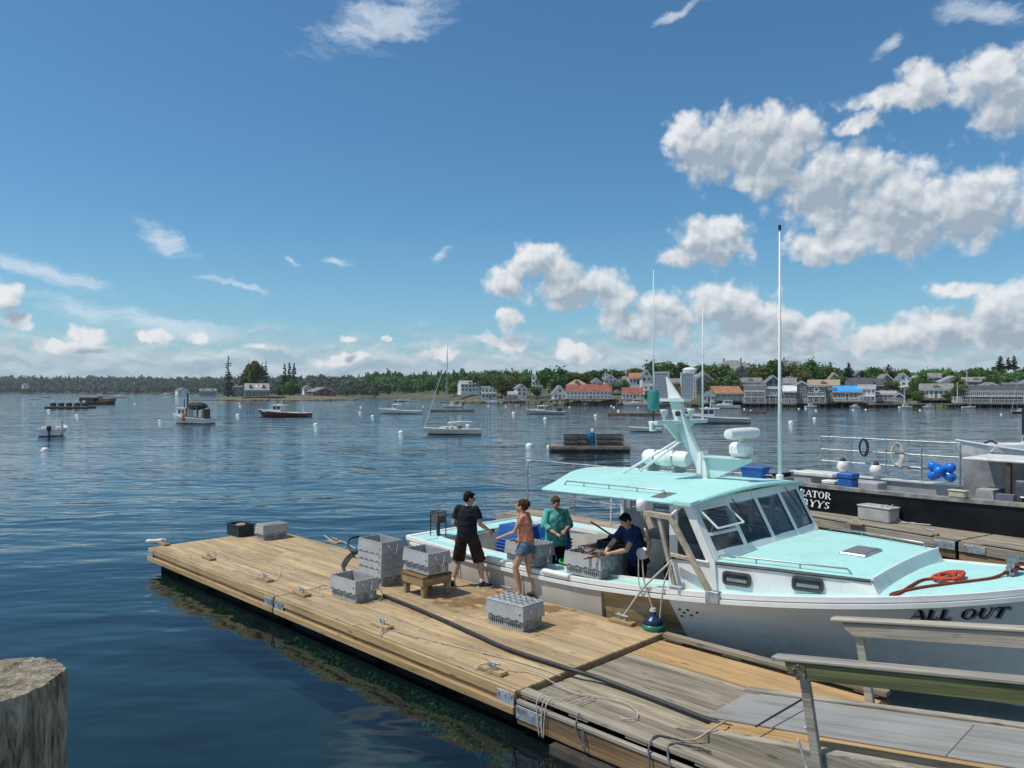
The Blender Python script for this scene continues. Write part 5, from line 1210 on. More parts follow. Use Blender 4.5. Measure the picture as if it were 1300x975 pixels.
tr = MB(); r0 = [(-6.8, -hy(-6.8, z), z) for z in (-.35, .3, .98)]+[(-6.8, hy(-6.8, z), z) for z in (.98, .3, -.35)]; tr.add(r0, [(0,1,2,3,4,5)]); tr.build('transom', hwm, T)
# forward topsides: a thicker white skin that starts on a slant; its sides run right to the bow
xs = [-.05+.12*i for i in range(44)]; mb = MB(); rows = []
xs = [x for x in xs if x < 5.12]+[5.12]
for i, x in enumerate(xs):
    r = []
    for k in range(9):
        f = k/8; z = -.35+(sz(x)-.02+.35)*f; xx = x+(.42*(1-f))*max(0, 1-(x+.05)/2.5); rk = .55*max(0, (xx-3.2)/1.9)**1.5*(1-max(0, z)/sz(xx))
        r.append((xx-rk, -(hy(xx, z)+.045*min(1, (5.12-x)/.4)), z))
    rows.append(r)
mb.loft(rows, False, False); mb.add([rows[0][k] for k in range(9)]+[(p[0], p[1]+.06, p[2]) for p in rows[0]], [(k, k+1, 10+k, 9+k) for k in range(8)]); mb.build('topside', hwm, T, smooth=True, auto=50)
# flat rubbing panel outside the after part
platem = mat('dull_beige_panel', (.58, .55, .49), .38, .14, 1.2, col2=(.46, .42, .35))
mb = MB(); rows = []
for x in (-6.6, -5, -3.5, -2.2, -1.28):
    rows.append([(x, -(hy(x, .2)+.06), .12), (x, -(hy(x, .8)+.055), sz(x)-.13), (x, -(hy(x, .8)+.005), sz(x)-.13), (x, -(hy(x, .2)+.005), .12)])
mb.loft(rows); mb.build('rubbing_panel', platem, T)
for x0 in (-4.9, -3.1): bar(T, 'panel_batten', x0, x0+.02, -hb(x0)-.075, -hb(x0)-.05, .2, .8, platem, .004)
def strip(name, x0, x1, w0, w1, dz, m, sides=(-1, 1), th=.03, step=.35):   # deck strip between two offsets from the sheer
    n = max(2, int((x1-x0)/step)); mb = MB()
    for sg in sides:
        rows = []
        for i in range(n+1):
            x = x0+(x1-x0)*i/n; b = hb(x); a0, a1 = max(0, b-w0), max(0, b-w1); z = sz(x)+dz
            rows.append([(x, sg*a0, z), (x, sg*a1, z), (x, sg*a1, z-th), (x, sg*a0, z-th)])
        mb.loft(rows)
    return mb.build(name, m, T, smooth=True, auto=30)
strip('washboard', -6.3, -.05, .0, .44, .0, aqua)
strip('toe_rail', -6.78, 5.0, -.05, .035, .035, white, th=.07); strip('rub_rail', -6.6, 5.08, -.075, -.01, -.055, white, th=.06, step=.2)
strip('coaming_cap', -6.2, -.1, .42, .47, .05, white, th=.09)
mb = MB(); mb.add([(-6.8,-1.86,.985),(-6.25,-1.9,.985),(-6.25,1.9,.985),(-6.8,1.86,.985)]+[(-6.8,-1.86,.93),(-6.25,-1.9,.93),(-6.25,1.9,.93),(-6.8,1.86,.93)], [(0,1,2,3),(4,5,6,7),(0,1,5,4),(1,2,6,5),(2,3,7,6),(3,0,4,7)]); mb.build('stern_deck', aqua, T)
MB().tube([(-6.83, y, .985) for y in (-1.86, 0, 1.86)], .04, 8).build('stern_rail', white, T, smooth=True)
for y in (-1.2, 1.3): MB().lathe([(.045, .987), (.045, 1.0), (.03, 1.004)], (-6.5, y, 0), 10).build('filler_cap', steel, T)
# cockpit liner
lin = mat('cockpit_liner', (.52, .49, .43), .55, .12, 2)
c = MB(); y = 1.62
c.box(-6.25, -.05, -y, y, .30, .35); c.box(-6.27, -6.2, -y, y, .35, .93)
for sg in (-1, 1): c.box(-6.25, -.05, min(sg*y, sg*(y-.04)), max(sg*y, sg*(y-.04)), .35, .955)
c.build('cockpit_liner', lin, T); MB().box(-.05, .5, -1.6, 1.6, .30, .352).build('house_floor', lin, T)
# white pipes along the rail by the hauling place
for (x0, x1, yy) in ((-4.75, -3.55, -2.12), (-2.55, -1.95, -2.13)):
    MB().tube([(x0, yy, .985), (x0+.05, yy, 1.0), (x1-.05, yy, 1.0), (x1, yy, .985)], .05, 10).build('rail_pipe', white, T, smooth=True)
# foredeck
mb = MB(); rows = []
for x in [-.1+.25*i for i in range(21)]+[5.1]:
    b = max(.01, hb(x)-.03); rows.append([(x, b*t, sz(x)+.012+.09*(1-t*t)*min(1, b)) for t in (-1, -.8, -.5, -.2, .2, .5, .8, 1)])
mb.loft(rows, False, False); mb.build('foredeck', aqua, T, smooth=True)
# trunk cabin
def tk(x): return min(1.93, 1.90-.50*((x)/2.75)**1.5) if x > 0 else 1.93
TX = [-.1, .5, 1.0, 1.5, 2.0, 2.4, 2.72]
def tz(x): return 1.60+.03*min(1, max(0, x/1.5))
def fr(x, z): return x+(.13*(1.64-z)/.2 if x > 2.7 else 0)
mb = MB(); rows = []
for x in TX: rows.append([(x, -tk(x)+.03 if x > 2.6 else -tk(x)+.02, tz(x)), (fr(x, sz(x)), -tk(x), sz(x)-.05), ])
for R0 in (rows, [[(x, -y, z) for x, y, z in r] for r in rows]): mb.loft(R0, False, False)
a, b_ = rows[-1]; tt = (-1, -.75, -.4, 0, .4, .75, 1); mb.loft([[(2.74, tk(2.72)*t, tz(2.7)+.012+.04*(1-t*t)) for t in tt], [(b_[0], -b_[1]*t, b_[2]) for t in tt]], False, False); mb.build('trunk_cabin', white, T)
mb = MB(); rows = []
for x in TX[1:]:
    b = tk(x)-.0; rows.append([(x+(.02 if x > 2.7 else 0), b*t, tz(x)+.012+.04*(1-t*t)) for t in (-1, -.75, -.4, 0, .4, .75, 1)])
mb.loft(rows, False, False); mb.build('trunk_top', aqua, T, smooth=True)
mb = MB()
for sg in (-1, 1): mb.tube([(x, sg*(tk(x)-.008), tz(x)-.022) for x in TX], .017, 6)
mb.build('trim_line', black, T)
MB().tube([(2.74, y*tk(2.72), tz(2.7)+.015+.04*(1-y*y)) for y in (-1, -.6, -.2, .2, .6, 1)], .022, 6).build('front_edge', white, T)
for x in (.98, 1.95):                                # portholes
    for sg in (-1, 1):
        an = math.atan2(tk(x+.2)-tk(x-.2), .4)*(1 if sg > 0 else -1); pm = MB(); gl = MB()
        def rr(w, h, r=.05): return [(sx*(w-r)+r*math.cos(q), sz_*(h-r)+r*math.sin(q)) for sx, sz_, q0 in ((1,1,0),(-1,1,90),(-1,-1,180),(1,-1,270)) for q in (R(q0), R(q0+45), R(q0+90))]
        o_, i_ = rr(.21, .1), rr(.175, .066, .04); n = len(o_); vs = [(x_, -.022, z) for x_, z in o_]+[(x_, -.026, z) for x_, z in i_]+[(x_, .012, z) for x_, z in o_]+[(x_, .012, z) for x_, z in i_]
        pm.add(vs, [(k, (k+1) % n, n+(k+1) % n, n+k) for k in range(n)]+[(k, (k+1) % n, 2*n+(k+1) % n, 2*n+k) for k in range(n)]+[(n+k, n+(k+1) % n, 3*n+(k+1) % n, 3*n+k) for k in range(n)])
        zc = (sz(x)+tz(x))/2-.0; loc = (x, sg*(tk(x)-.0), zc); rot = (0, 0, an+(0 if sg < 0 else math.pi))
        p = pm.build('porthole', mat('porthole_frame', (.10, .10, .10), .4, metal=.5), T, loc, rot=rot)
        gl.prism(i_, lambda a, b: (a*1.01, -.008, b*1.01), lambda a, b: (a*1.01, .01, b*1.01)); gl.build('pane', pane_far, p)
        gl = MB(); gl.box(-.15, .15, -.012, -.0085, -.045, -.0); gl.build('curtain', mat('grey_curtain', (.28, .28, .27), .8), p)  # paler band laid over the lower half of the glass
o = MB(); o.cbox(1.85, 2.25, -.28, .42, 1.65, 1.715, .02); h = o.build('hatch', galv, T); MB().cbox(1.89, 2.21, -.24, .38, 1.716, 1.722, .003).build('pane', pane_far, h)
def handrail(T, pts, r=.013, feet=3, name='handrail', m=steel, fh=.06):
    mb = MB(); p = [Vector(q) for q in pts]; up = Vector((0, 0, fh)); d = (p[-1]-p[0]).normalized()*.05
    c = [p[0], p[0]+up*.8+d*.4]+[q+up for q in p]+[p[-1]+up*.8-d*.4, p[-1]]; c = [p[0], p[0]+up+d]+[q+up for q in p[1:-1]]+[p[-1]+up-d, p[-1]]; mb.tube(c, r, 7)
    for i in range(1, feet): 
        t = i/feet*(len(p)-1); k = int(t); q = p[k].lerp(p[min(k+1, len(p)-1)], t-k); mb.tube([q, q+up], r*.9, 6)
    return mb.build(name, m, T, smooth=True)
handrail(T, [(x, -tk(x)+.13, tz(x)+.03) for x in (.62, 1.2, 1.8, 2.45)], feet=3); handrail(T, [(x, tk(x)-.13, tz(x)+.03) for x in (.9, 1.5, 2.0, 2.6)], feet=3)
# wheelhouse
roofz = lambda x, y: 2.44+.13*(1-(y/1.95)**2)+.012*x
def rear(y): return -2.72-.65*(y+2.0)/2-.62*0*(y) if True else 0
def rx0(y): return smin([(-2.02,-2.72),(-1.4,-2.92),(-.3,-3.45),(1.0,-3.93),(1.95,-4.05)], y)
def rx1(y): return .30+.10*(1-(y/2)**2)
mb = MB(); ys = [-2.0+.25*i for i in range(17)]; top = []; bot = []
for y in ys:
    y2 = y*.975; r1 = []; r2 = []
    for k in range(10):
        f = k/9; x = rx0(y)+(rx1(y)-rx0(y))*f; r1.append((x, y2, roofz(x, y2)+.02)); r2.append((x, y2, roofz(x, y2)-.035))
    top.append(r1); bot.append(r2)
mb.loft(top, False, False); n = len(ys)
mb2 = MB(); mb2.loft(bot, False, False)
edge_t = [r[0] for r in top]+top[-1][1:]+[r[-1] for r in top[::-1]][1:]+top[0][::-1][1:-1]; edge_b = [r[0] for r in bot]+bot[-1][1:]+[r[-1] for r in bot[::-1]][1:]+bot[0][::-1][1:-1]
k = len(edge_t); mb.add(edge_t+edge_b, [(i, (i+1) % k, k+(i+1) % k, k+i) for i in range(k)])
o = mb.build('roof', aqua, T, smooth=True, auto=35); mb2.build('headliner', mat('beige_headliner', (.46, .43, .38), .6), T, smooth=True)
MB().tube([Vector(p)+Vector((0, 0, -.03)) for p in edge_t[::2]]+[Vector(edge_t[0])+Vector((0,0,-.03))], .028, 6).build('roof_edge', aqua, T, smooth=True)
handrail(T, [(x, -1.62, roofz(x, 1.62)+.02) for x in (-2.5, -1.9, -1.1, -.35)], feet=4, fh=.07); handrail(T, [(x, 1.62, roofz(x, 1.62)+.02) for x in (-3.2, -2.2, -1.1, -.1)], feet=4, fh=.07)
o = MB(); o.add([(x, y, roofz(x, y)+.024) for x, y in ((-.5, -1.85), (-.25, -1.85), (-.25, -1.45), (-.5, -1.45))], [(0,1,2,3)]); o.build('grip_tape', mat('grip_tape', (.16, .16, .15), .9), T)
hm = boatpaint('house_white', (.74, .755, .73), (.55, .53, .46), .35, .4, True, 0, .18); hmg = mat('house_grey_inside', (.22, .24, .27), .5, .1, 3)
# front: raked frame of bars, four panes; near pane is split with its upper half swung open
zb, zt_ = 1.66, 2.40
def wf(y, z): return .62-.40*(z-zb)/(zt_-zb)+.08*(1-(y/1.8)**2)
wy = [-1.80, -.90, 0., .90, 1.80]
def wbar(y, w, z0, z1, nm='windscreen_post', dx=.0, m=hm):
    mb = MB(); mb.add([(wf(y, z)+d, y+s*w, z) for z in (z0, z1) for d in (-.04, .02) for s in (-1, 1)], [(0,1,3,2),(4,5,7,6),(0,1,5,4),(2,3,7,6),(0,2,6,4),(1,3,7,5)]); return mb.build(nm, m, T)
for y in wy: wbar(y+(.05 if y == -1.8 else -.05 if y == 1.8 else 0), .055, zb-.02, zt_+.05)
def hband(z0, z1, nm, m=hm):
    mb = MB(); rows = []
    for k in range(17): y = -1.8+3.6*k/16; rows.append([(wf(y, z0)+.012, y, z0), (wf(y, z1)+.012, y, z1), (wf(y, z1)-.05, y, z1), (wf(y, z0)-.05, y, z0)])
    mb.loft(rows); return mb.build(nm, m, T)
hband(1.58, 1.76, 'windscreen_sill'); hband(2.33, 2.47, 'windscreen_head')
for i in range(4):
    y0, y1 = wy[i]+.055, wy[i+1]-.055
    if i == 0: y0 += .05
    if i == 3: y1 -= .05
    def pane(za, zc, nm='window_pane'):
        rb = MB()
        for (p, q) in (((y0, za), (y1, za)), ((y1, za), (y1, zc)), ((y1, zc), (y0, zc)), ((y0, zc), (y0, za))): rb.tube([(wf(p[0], p[1])+.004, *p), (wf(q[0], q[1])+.004, *q)], .013, 5)
        g = MB(); g.add([(wf(y, z)-.008, y, z) for y, z in ((y0, za), (y1, za), (y1, zc), (y0, zc))], [(0,1,2,3)]); o = g.build(nm, glassd, T); rb.build('rubber_seal', black, o)
    if i: pane(1.755, 2.335)
    else:
        pane(1.755, 1.96); MB().add([(wf(y, z)+d, y, z) for z in (1.955, 1.995) for d in (-.03, .02) for y in (y0, y1)], [(0,1,3,2),(4,5,7,6),(0,1,5,4),(2,3,7,6),(0,2,6,4),(1,3,7,5)]).build('window_bar', trim, T)
        # open sash, hinged at the top
        L = .40; an = R(52); hx, hz = wf(-1.35, 2.34)+.03, 2.34; q = lambda y, s: (hx+math.sin(an)*s, y, hz-math.cos(an)*s)
        f = MB()
        for p0, p1 in ((q(y0-.02, 0), q(y1+.02, 0)), (q(y1+.02, 0), q(y1+.02, L)), (q(y1+.02, L), q(y0-.02, L)), (q(y0-.02, L), q(y0-.02, 0))): f.tube([p0, p1], .016, 4)
        s = f.build('open_sash', white, T); g = MB(); g.add([q(y0, .01), q(y1, .01), q(y1, L-.01), q(y0, L-.01)], [(0,1,2,3)]); g.build('pane', glassd, s)
        st_ = MB(); st_.tube([(wf(y0, 2.0)+.02, y0+.06, 2.02), q(y0+.04, L*.7)], .006, 5); st_.tube([(wf(y1, 2.0)+.02, y1-.06, 2.02), q(y1-.04, L*.7)], .006, 5); st_.build('sash_stay', steel, s)
for y in (-.75, 1.2):
    w = MB(); w.tube([(wf(y, 2.42)+.05, y, 2.42), (wf(y, 2.2)+.05, y+.1, 2.2), (wf(y, 1.9)+.03, y+.22, 1.92)], .008, 5); w.build('wiper', black, T)
# starboard side: post, window, lower panel
def quad(name, pts, th, m, axis=1, parent=T):
    mb = MB(); n = len(pts); mb.prism(pts, lambda x, z: (x, 0, z), lambda x, z: (x, th, z)); return mb.build(name, m, parent, (0, 0, 0))
def side_wall(sg, x0):
    y = sg*1.86; a, b = (y, y-sg*.05); f = lambda x, z: (x, a, z); g = lambda x, z: (x, b, z); sl = (.62-.22)/(zt_-zb)
    parts = [[(x0, 1.0), (.70, 1.1), (.66, 1.60), (x0, 1.60)], [(x0, 1.6), (x0+.14, 1.6), (x0+.14, 2.46), (x0, 2.46)], [(.52, 1.6), (.66, 1.6), (.22, 2.46), (.08, 2.46)], [(x0+.14, 2.36), (.13, 2.36), (.08, 2.46), (x0+.14, 2.46)]]
    mb = MB()
    for p in parts: mb.prism(p, f, g)
    return mb, f, g
mb, f, g = side_wall(-1, -.13); mb.build('house_side', hm, T)
gq = MB(); gq.add([(x, -1.84, z) for x, z in ((.01, 1.6), (.52, 1.6), (.13, 2.36), (.01, 2.36))], [(0,1,2,3)]); gq.build('window_pane', glassd, T)
bar(T, 'window_sill', -.0, .56, -1.895, -1.862, 1.585, 1.615, white, .006)
# port side with two windows
P1 = [-3.75, -3.45, -3.15, -2.95, -1.75, -1.5, -.3, 0.2]
mb = MB(); y0, y1 = 1.80, 1.86
mb.box(-3.75, .6, y0, y1, .8, 1.55); mb.box(-3.75, .25, y0, y1, 2.3, 2.46)
for a, b in ((-3.75, -3.55), (-3.2, -2.95), (-1.85, -1.65), (-.1, .35)): mb.box(a, b, y0, y1, 1.551, 2.299)
mb.build('port_wall', hm, T)
MB().box(-3.74, .5, 1.775, 1.797, .36, 1.545).build('port_lining', hmg, T)
for a, b in ((-3.55, -3.2), (-2.95, -1.85), (-1.65, -.1)): MB().add([(x, 1.83, z) for x, z in ((a, 1.551), (b, 1.551), (b, 2.299), (a, 2.299))], [(0,1,2,3)]).build('window_pane', glassd, T)
for x, z in ((-3.72, 2.4),): MB().box(-3.79, -3.69, 1.76, 1.87, .95, 2.44).build('corner_post', hm, T)
# inner bulkhead with the doorway, console
MB().box(-.12, -.06, -.2, 1.74, .36, 1.5).build('bulkhead', hmg, T); MB().box(-.12, -.06, -1.8, -1.15, .36, 1.1).build('bulkhead', hmg, T)
for y in (.0, .7, 1.5): MB().box(-.12, -.06, y-.05, y+.05, 1.502, 2.4).build('bulkhead_post', hm, T)
MB().cbox(-.05, .5, -1.5, 1.6, 1.2, 1.45, .03).build('console', hmg, T); MB().cbox(-.9, -.5, -.9, -.4, .36, 1.25, .05).build('helm_seat', black, T); MB().tube([(-.12+.03*math.sin(q*.4), -.75+.2*math.cos(q*.4), 1.5+.2*math.sin(q*.4)) for q in range(17)], .014, 6).build('steering_wheel', steel, T)
for y, w_ in ((-.3, .2), (.25, .16), (.8, .2)): MB().cbox(.1, .2, y-w_, y+w_, 1.46, 1.72, .02).build('chart_plotter', black, T)
# hauler davit: beige arms, block, light
dv = mat('beige_davit', (.42, .36, .27), .5, .15, 8)
s = MB(); s.cbox(-.045, .045, -.045, .045, 0, 1, .006)
def beam(p, q, w, nm, m=dv, par=T, t=None):
    p, q = Vector(p), Vector(q); d = q-p; mb = MB(); M_ = d.to_track_quat('Z', 'X').to_matrix(); h = w/2; t = (t or w)/2; mb.cbox(-h, h, -t, t, 0, d.length, .006); o = mb.build(nm, m, par, p); o.rotation_euler = M_.to_euler(); return o
beam((.72, -2.05, 1.16), (.0, -2.05, 2.24), .075, 'davit_leg'); beam((.10, -2.03, 1.1), (-.2, -2.05, 2.22), .06, 'davit_leg'); beam((.05, -2.04, 2.23), (-.5, -2.08, 2.25), .085, 'davit_arm'); beam((-.0, -2.02, 1.66), (.36, -2.03, 1.64), .055, 'davit_brace')
beam((-.0, -2.0, 2.26), (.1, -1.7, 2.45), .035, 'davit_stay', white); beam((-.4, -2.06, 2.23), (-.3, -2.06, 2.02), .1, 'davit_head')
for x in (.12, .74): bar(T, 'davit_foot', x-.11, x+.11, -2.09, -1.98, 1.04+.02*x, 1.2+.05*x, galvp, .01)
MB().lathe([(.02, -.09), (.075, -.085), (.085, .06), (.06, .09), (.01, .1)], (-.5, -2.08, 2.36), 14).build('work_light', white, T, smooth=True)
h = MB(); h.tube([(-.42, -2.12, 2.2), (-.42, -2.12, 2.02)], .012, 6); h.tube(crom([(-.42, -2.12, 2.02), (-.37, -2.13, 1.95), (-.32, -2.13, 1.78), (-.36, -2.13, 1.62)], 5), [.02, .024, .028, .03, .032, .034, .036, .036, .036, .036, .036, .034, .032, .03, .03, .028], 8); h.build('hauling_block', mat('copper_brown_metal', (.30, .2, .14), .4, .2, 8, metal=.7), T, smooth=True)
MB().lathe([(.03, -.045), (.09, -.045), (.09, -.03), (.065, -.01), (.065, .01), (.09, .03), (.09, .045), (.03, .045)], (-.44, -2.13, 1.62), 18, M=Matrix.Rotation(R(90), 3, 'X')).build('block_sheave', steel, T, smooth=True, auto=40)
MB().box(-.16, -.132, -1.86, -1.80, 1.2, 1.95).build('door_edge', black, T)
# mast, crossarm, struts, radar, life raft, antennas
msm = boatpaint('aqua_white_mast', (.56, .69, .66), (.45, .5, .46), .3, .45)
mx, my = -.80, .28; r0 = roofz(mx, my)+.02
def mp(dx, z, y=0): return (mx+dx, my+y, r0+z)
def plate(nm, pts, y0, y1, m=msm): mb = MB(); mb.prism(pts, lambda x, z: mp(x, z, y0), lambda x, z: mp(x, z, y1)); return mb.build(nm, m, T)
plate('mast_foot', [(-.1, 0), (.11, 0), (.10, .18), (.02, .5), (-.08, .46)], -.09, .09, white)
plate('mast', [(-.13, 0), (.02, .0), (.03, .22), (-.29, .82), (-.42, 1.15), (-.47, 1.38), (-.70, 1.38), (-.62, 1.12), (-.50, .82), (-.29, .42), (-.13, .16)], -.055, .055)
plate('mast_head', [(-.98, 1.385), (-.34, 1.385), (-.36, 1.44), (-.98, 1.44)], -.12, .12)
plate('mast_fin', [(-.48, 1.445), (-.74, 1.445), (-.80, 1.85)], -.03, .03, white)
y_ = MB(); y_.cbox(mx-.62, mx-.42, my-.86, my+.85, r0+.97, r0+1.04, .01); y_.build('crossarm', msm, T)
g_ = MB(); g_.add([mp(-.5, .97, -.5), mp(-.5, .97, .5), mp(-.5, .62, 0), mp(-.54, .97, -.5), mp(-.54, .97, .5), mp(-.54, .62, 0)], [(0,1,2),(5,4,3),(0,1,4,3),(1,2,5,4),(2,0,3,5)]); g_.build('mast_gusset', msm, T)
for y in (-.13, .13): MB().tube([mp(-.50, .66, y*.6), (mx-1.62, my+y*2.2, roofz(mx-1.62, my)+.02)], .024, 8).build('mast_strut', white, T, smooth=True)
for y, dx in ((-.5, 0), (.4, 0)):
    MB().lathe([(.02, 0), (.07, .16), (.075, .2)], (mx-.52, my+y, r0+1.045), 10).build('deck_horn', msm, T, smooth=True)
MB().lathe([(.05, -.02), (.05, .02)], mp(-.50, 1.16, -.085), 12, M=Matrix.Rotation(R(90), 3, 'X')).build('navigation_light', black, T)
br = MB(); br.prism([(.0, .38), (.95, .40), (.95, .36), (.25, .02), (.02, .02)], lambda x, z: mp(x, z, -.02), lambda x, z: mp(x, z, .02)); br.box(*sorted((mx+.02, mx+.98)), my-.12, my+.12, r0+.385, r0+.41); br.build('radar_bracket', msm, T)
MB().cbox(mx+.54, mx+.92, my-.13, my+.14, r0+.43, r0+.68, .06).build('radar_pedestal', white, T)
rb = MB(); M_ = Matrix.Rotation(R(8), 3, 'Z'); MB_ = [(.03, -.46), (.085, -.445), (.10, -.25), (.10, .25), (.085, .445), (.03, .46)]
rb.lathe(MB_, (mx+.76, my, r0+.84), 12, M=Matrix.Rotation(R(86), 3, 'Z') @ Matrix.Rotation(R(90), 3, 'Y')); rb.build('radar_scanner', white, T, smooth=True, auto=50)
MB().lathe([(.06, .70), (.06, .8)], (mx+.76, my, r0+.0), 10).build('radar_shaft', offwhite, T)
rf = MB(); X0 = -2.25; rf.lathe([(.05, -.52), (.13, -.515), (.165, -.44), (.165, -.1), (.175, -.09), (.175, .09), (.165, .1), (.165, .44), (.13, .515), (.05, .52)], (X0, 1.25, roofz(X0, 1.25)+.30), 16, M=Matrix.Rotation(R(90), 3, 'Y')); raft = rf.build('life_raft_canister', white, T, smooth=True, auto=45)
cr = MB()
for x in (X0-.3, X0+.3): cr.cbox(x-.025, x+.025, 1.02, 1.48, roofz(x, 1.25)+.015, roofz(x, 1.25)+.15, .008)
for x in (X0-.22, X0+.22): cr.lathe([(.172, -.02), (.172, .02)], (x, 1.25, roofz(X0, 1.25)+.30), 16, M=Matrix.Rotation(R(90), 3, 'Y'))
cr.build('raft_cradle', steel, raft)
def antenna(x, y, z, L, r, nm, lean=0.):
    a = MB(); a.tube([(x, y, z), (x-lean*.4, y, z+L*.4), (x-lean, y, z+L)], [r, r*.8, r*.35], 8); return a.build(nm, white, T, smooth=True)
antenna(-.05, 1.72, roofz(.1, 1.7), 4.72, .04, 'tall_antenna'); MB().lathe([(.07, 0), (.07, .1), (.055, .12)], (-.05, 1.72, roofz(.1, 1.7)), 10).build('antenna_base', white, T)
MB().lathe([(.03, 0), (.03, .09)], (-.05, 1.72, roofz(.1, 1.7)+4.72), 8).build('antenna_tip', black, T)
antenna(mx-.52, my+.82, r0+1.04, 2.15, .02, 'antenna')
o = antenna(mx-.52, my-.84, r0+1.30, 2.45, .016, 'antenna')
MB().lathe([(.03, 0), (.095, .04), (.108, .1), (.108, .33), (.09, .37), (.02, .38)], (mx-.52, my-.84, r0+1.22), 18).build('aqua_canister', mat('deep_aqua_plastic', (.045, .26, .24), .45), T, smooth=True, auto=45)
MB().tube([(mx-.52, my-.84, r0+.9), (mx-.52, my-.84, r0+1.22)], .014, 6).build('antenna_stem', black, T)
o = MB(); o.cbox(mx-.56, mx-.50, my-.92, my-.78, r0+.86, r0+1.02, .01); nb = o.build('number_plate', white, T)
# on deck forward: bitt, rope; hull dots
mb = MB()
for y in (-.1, .1): mb.lathe([(.05, 0), (.045, .2), (.06, .21), (.06, .25)], (4.05, y, sz(4.05)+.08), 10)
mb.tube([(4.05, -.22, sz(4.05)+.2), (4.05, .22, sz(4.05)+.2)], .03, 8); mb.build('bow_bitt', steel, T, smooth=True, auto=40)
for x, dz in ((.13, -.28), (.26, -.28), (.19, -.33), (.3, -.36), (.14, -.39), (.4, -.31)): MB().ell((x, -(hy(x, sz(x)+dz)+.045), sz(x)+dz), (.028, .012, .02), 8, 5).build('through_hull_fitting', black, T)
# lettering -----------------------------------------------------------
GL = {'A': (.78, [('l',.04,0,.38,1,.07),('l',.72,0,.40,1,.17),('l',.2,.34,.6,.34,.08),('s',.0,0,.2),('s',.55,0,.3)]),
 'L': (.66, [('l',.2,0,.2,1,.18),('l',.1,.045,.62,.045,.09),('l',.6,.0,.6,.3,.07),('s',.08,1,.26)]),
 'O': (.80, [('o',.4,.5,.36,.5,.17)]),
 'U': (.80, [('l',.2,.3,.2,1,.17),('l',.65,.3,.65,1,.08),('a',.425,.3,.24,.3,180,360,.13),('s',.06,1,.28),('s',.53,1,.24)]),
 'T': (.74, [('l',.37,0,.37,1,.18),('l',.04,.95,.70,.95,.09),('l',.06,.7,.06,1,.07),('l',.68,.7,.68,1,.07),('s',.22,0,.3)]),
 'R': (.76, [('l',.18,0,.18,1,.16),('l',.18,.95,.4,.95,.09),('l',.18,.48,.4,.48,.09),('a',.4,.715,.22,.24,-90,90,.14),('l',.38,.48,.68,0,.15),('s',.05,0,.26),('s',.58,0,.2)]),
 'B': (.72, [('l',.18,0,.18,1,.16),('l',.18,.95,.38,.95,.08),('l',.18,.5,.38,.5,.08),('l',.18,.05,.38,.05,.08),('a',.36,.735,.2,.22,-90,90,.14),('a',.38,.27,.24,.23,-90,90,.14)]),
 'Y': (.74, [('l',.37,0,.37,.5,.17),('l',.37,.48,.08,1,.15),('l',.37,.48,.66,1,.08),('s',.22,0,.3),('s',.0,1,.22),('s',.55,1,.22)]),
 'S': (.62, [('a',.32,.73,.22,.23,20,270,.13),('a',.31,.27,.24,.23,-160,90,.14)]), ' ': (.45, [])}
def text_quads(txt, slant=0.):
    out = []; x0 = 0
    for ch in txt:
        w, st = GL[ch]
        def P(x, y): return (x0+x+slant*y, y)
        for s in st:
            if s[0] == 'l':
                _, a, b, c, d, t = s; v = Vector((c-a, d-b)); n = Vector((-v.y, v.x)).normalized()*t/2
                if abs(v.x) < 1e-6 or abs(v.y) > 1e-6: n = Vector((t/2, 0)) if abs(v.y) > .2 else n
                out.append([P(a-n.x, b-n.y), P(a+n.x, b+n.y), P(c+n.x, d+n.y), P(c-n.x, d-n.y)])
            elif s[0] == 's': _, a, b, t = s; y = b if b == 0 else b-.06; out.append([P(a, y), P(a+t, y), P(a+t, y+.06), P(a, y+.06)])
            else:
                if s[0] == 'o': _, cx, cy, rx, ry, t = s; a0, a1 = 0, 360
                else: _, cx, cy, rx, ry, a0, a1, t = s
                n = 20
                for i in range(n):
                    q = [R(a0+(a1-a0)*k/n) for k in (i, i+1)]; f = lambda a, o: P(cx+math.cos(a)*(rx-o*t*(.35+.65*abs(math.cos(a)))), cy+math.sin(a)*(ry-o*.09))
                    out.append([f(q[0], 0), f(q[1], 0), f(q[1], 1), f(q[0], 1)])
        x0 += w
    return out, x0
def letters(name, txt, fn, m, T, slant=0., off=0.):
    w = text_quads(txt, slant)[1]; x0 = 0
    for ch in txt:
        q, cw = text_quads(ch, slant); mb = MB()
        for i, f in enumerate(q): mb.add([fn((x0+x)/w, y, off+.0006*(i % 7)) for x, y in f], [(0,1,2,3)])
        if q: tag(mb.build(name, m, T), kind=None)
        x0 += cw
def bowmap(u, y, o, dx=0., dz=0.):
    x = 3.16+u*1.0+dx; zz = sz(x)-.30+y*.15+dz+(x-3.1)*-.03; rk = .55*max(0, (x-3.2)/1.9)**1.5*(1-max(0, zz)/sz(x)); return (x-rk, -(hy(x, zz)+.052+o), zz)
letters('letter_shadow', 'ALL OUT', lambda u, y, o: bowmap(u, y, o, .02, -.02), mat('letter_shadow_grey', (.22, .22, .22), .4), T, .3)
letters('letter', 'ALL OUT', bowmap, mat('letter_black', (.012, .012, .014), .35), T, .3, .006)
q, w = text_quads('O'); mb = MB()
for f in q: mb.add([(mx-.49, my-.85-.035+x/w*.07, r0+.895+y*.09) for x, y in f], [(0,1,2,3)])
mb.build('plate_number', MAT['letter_black'], nb)
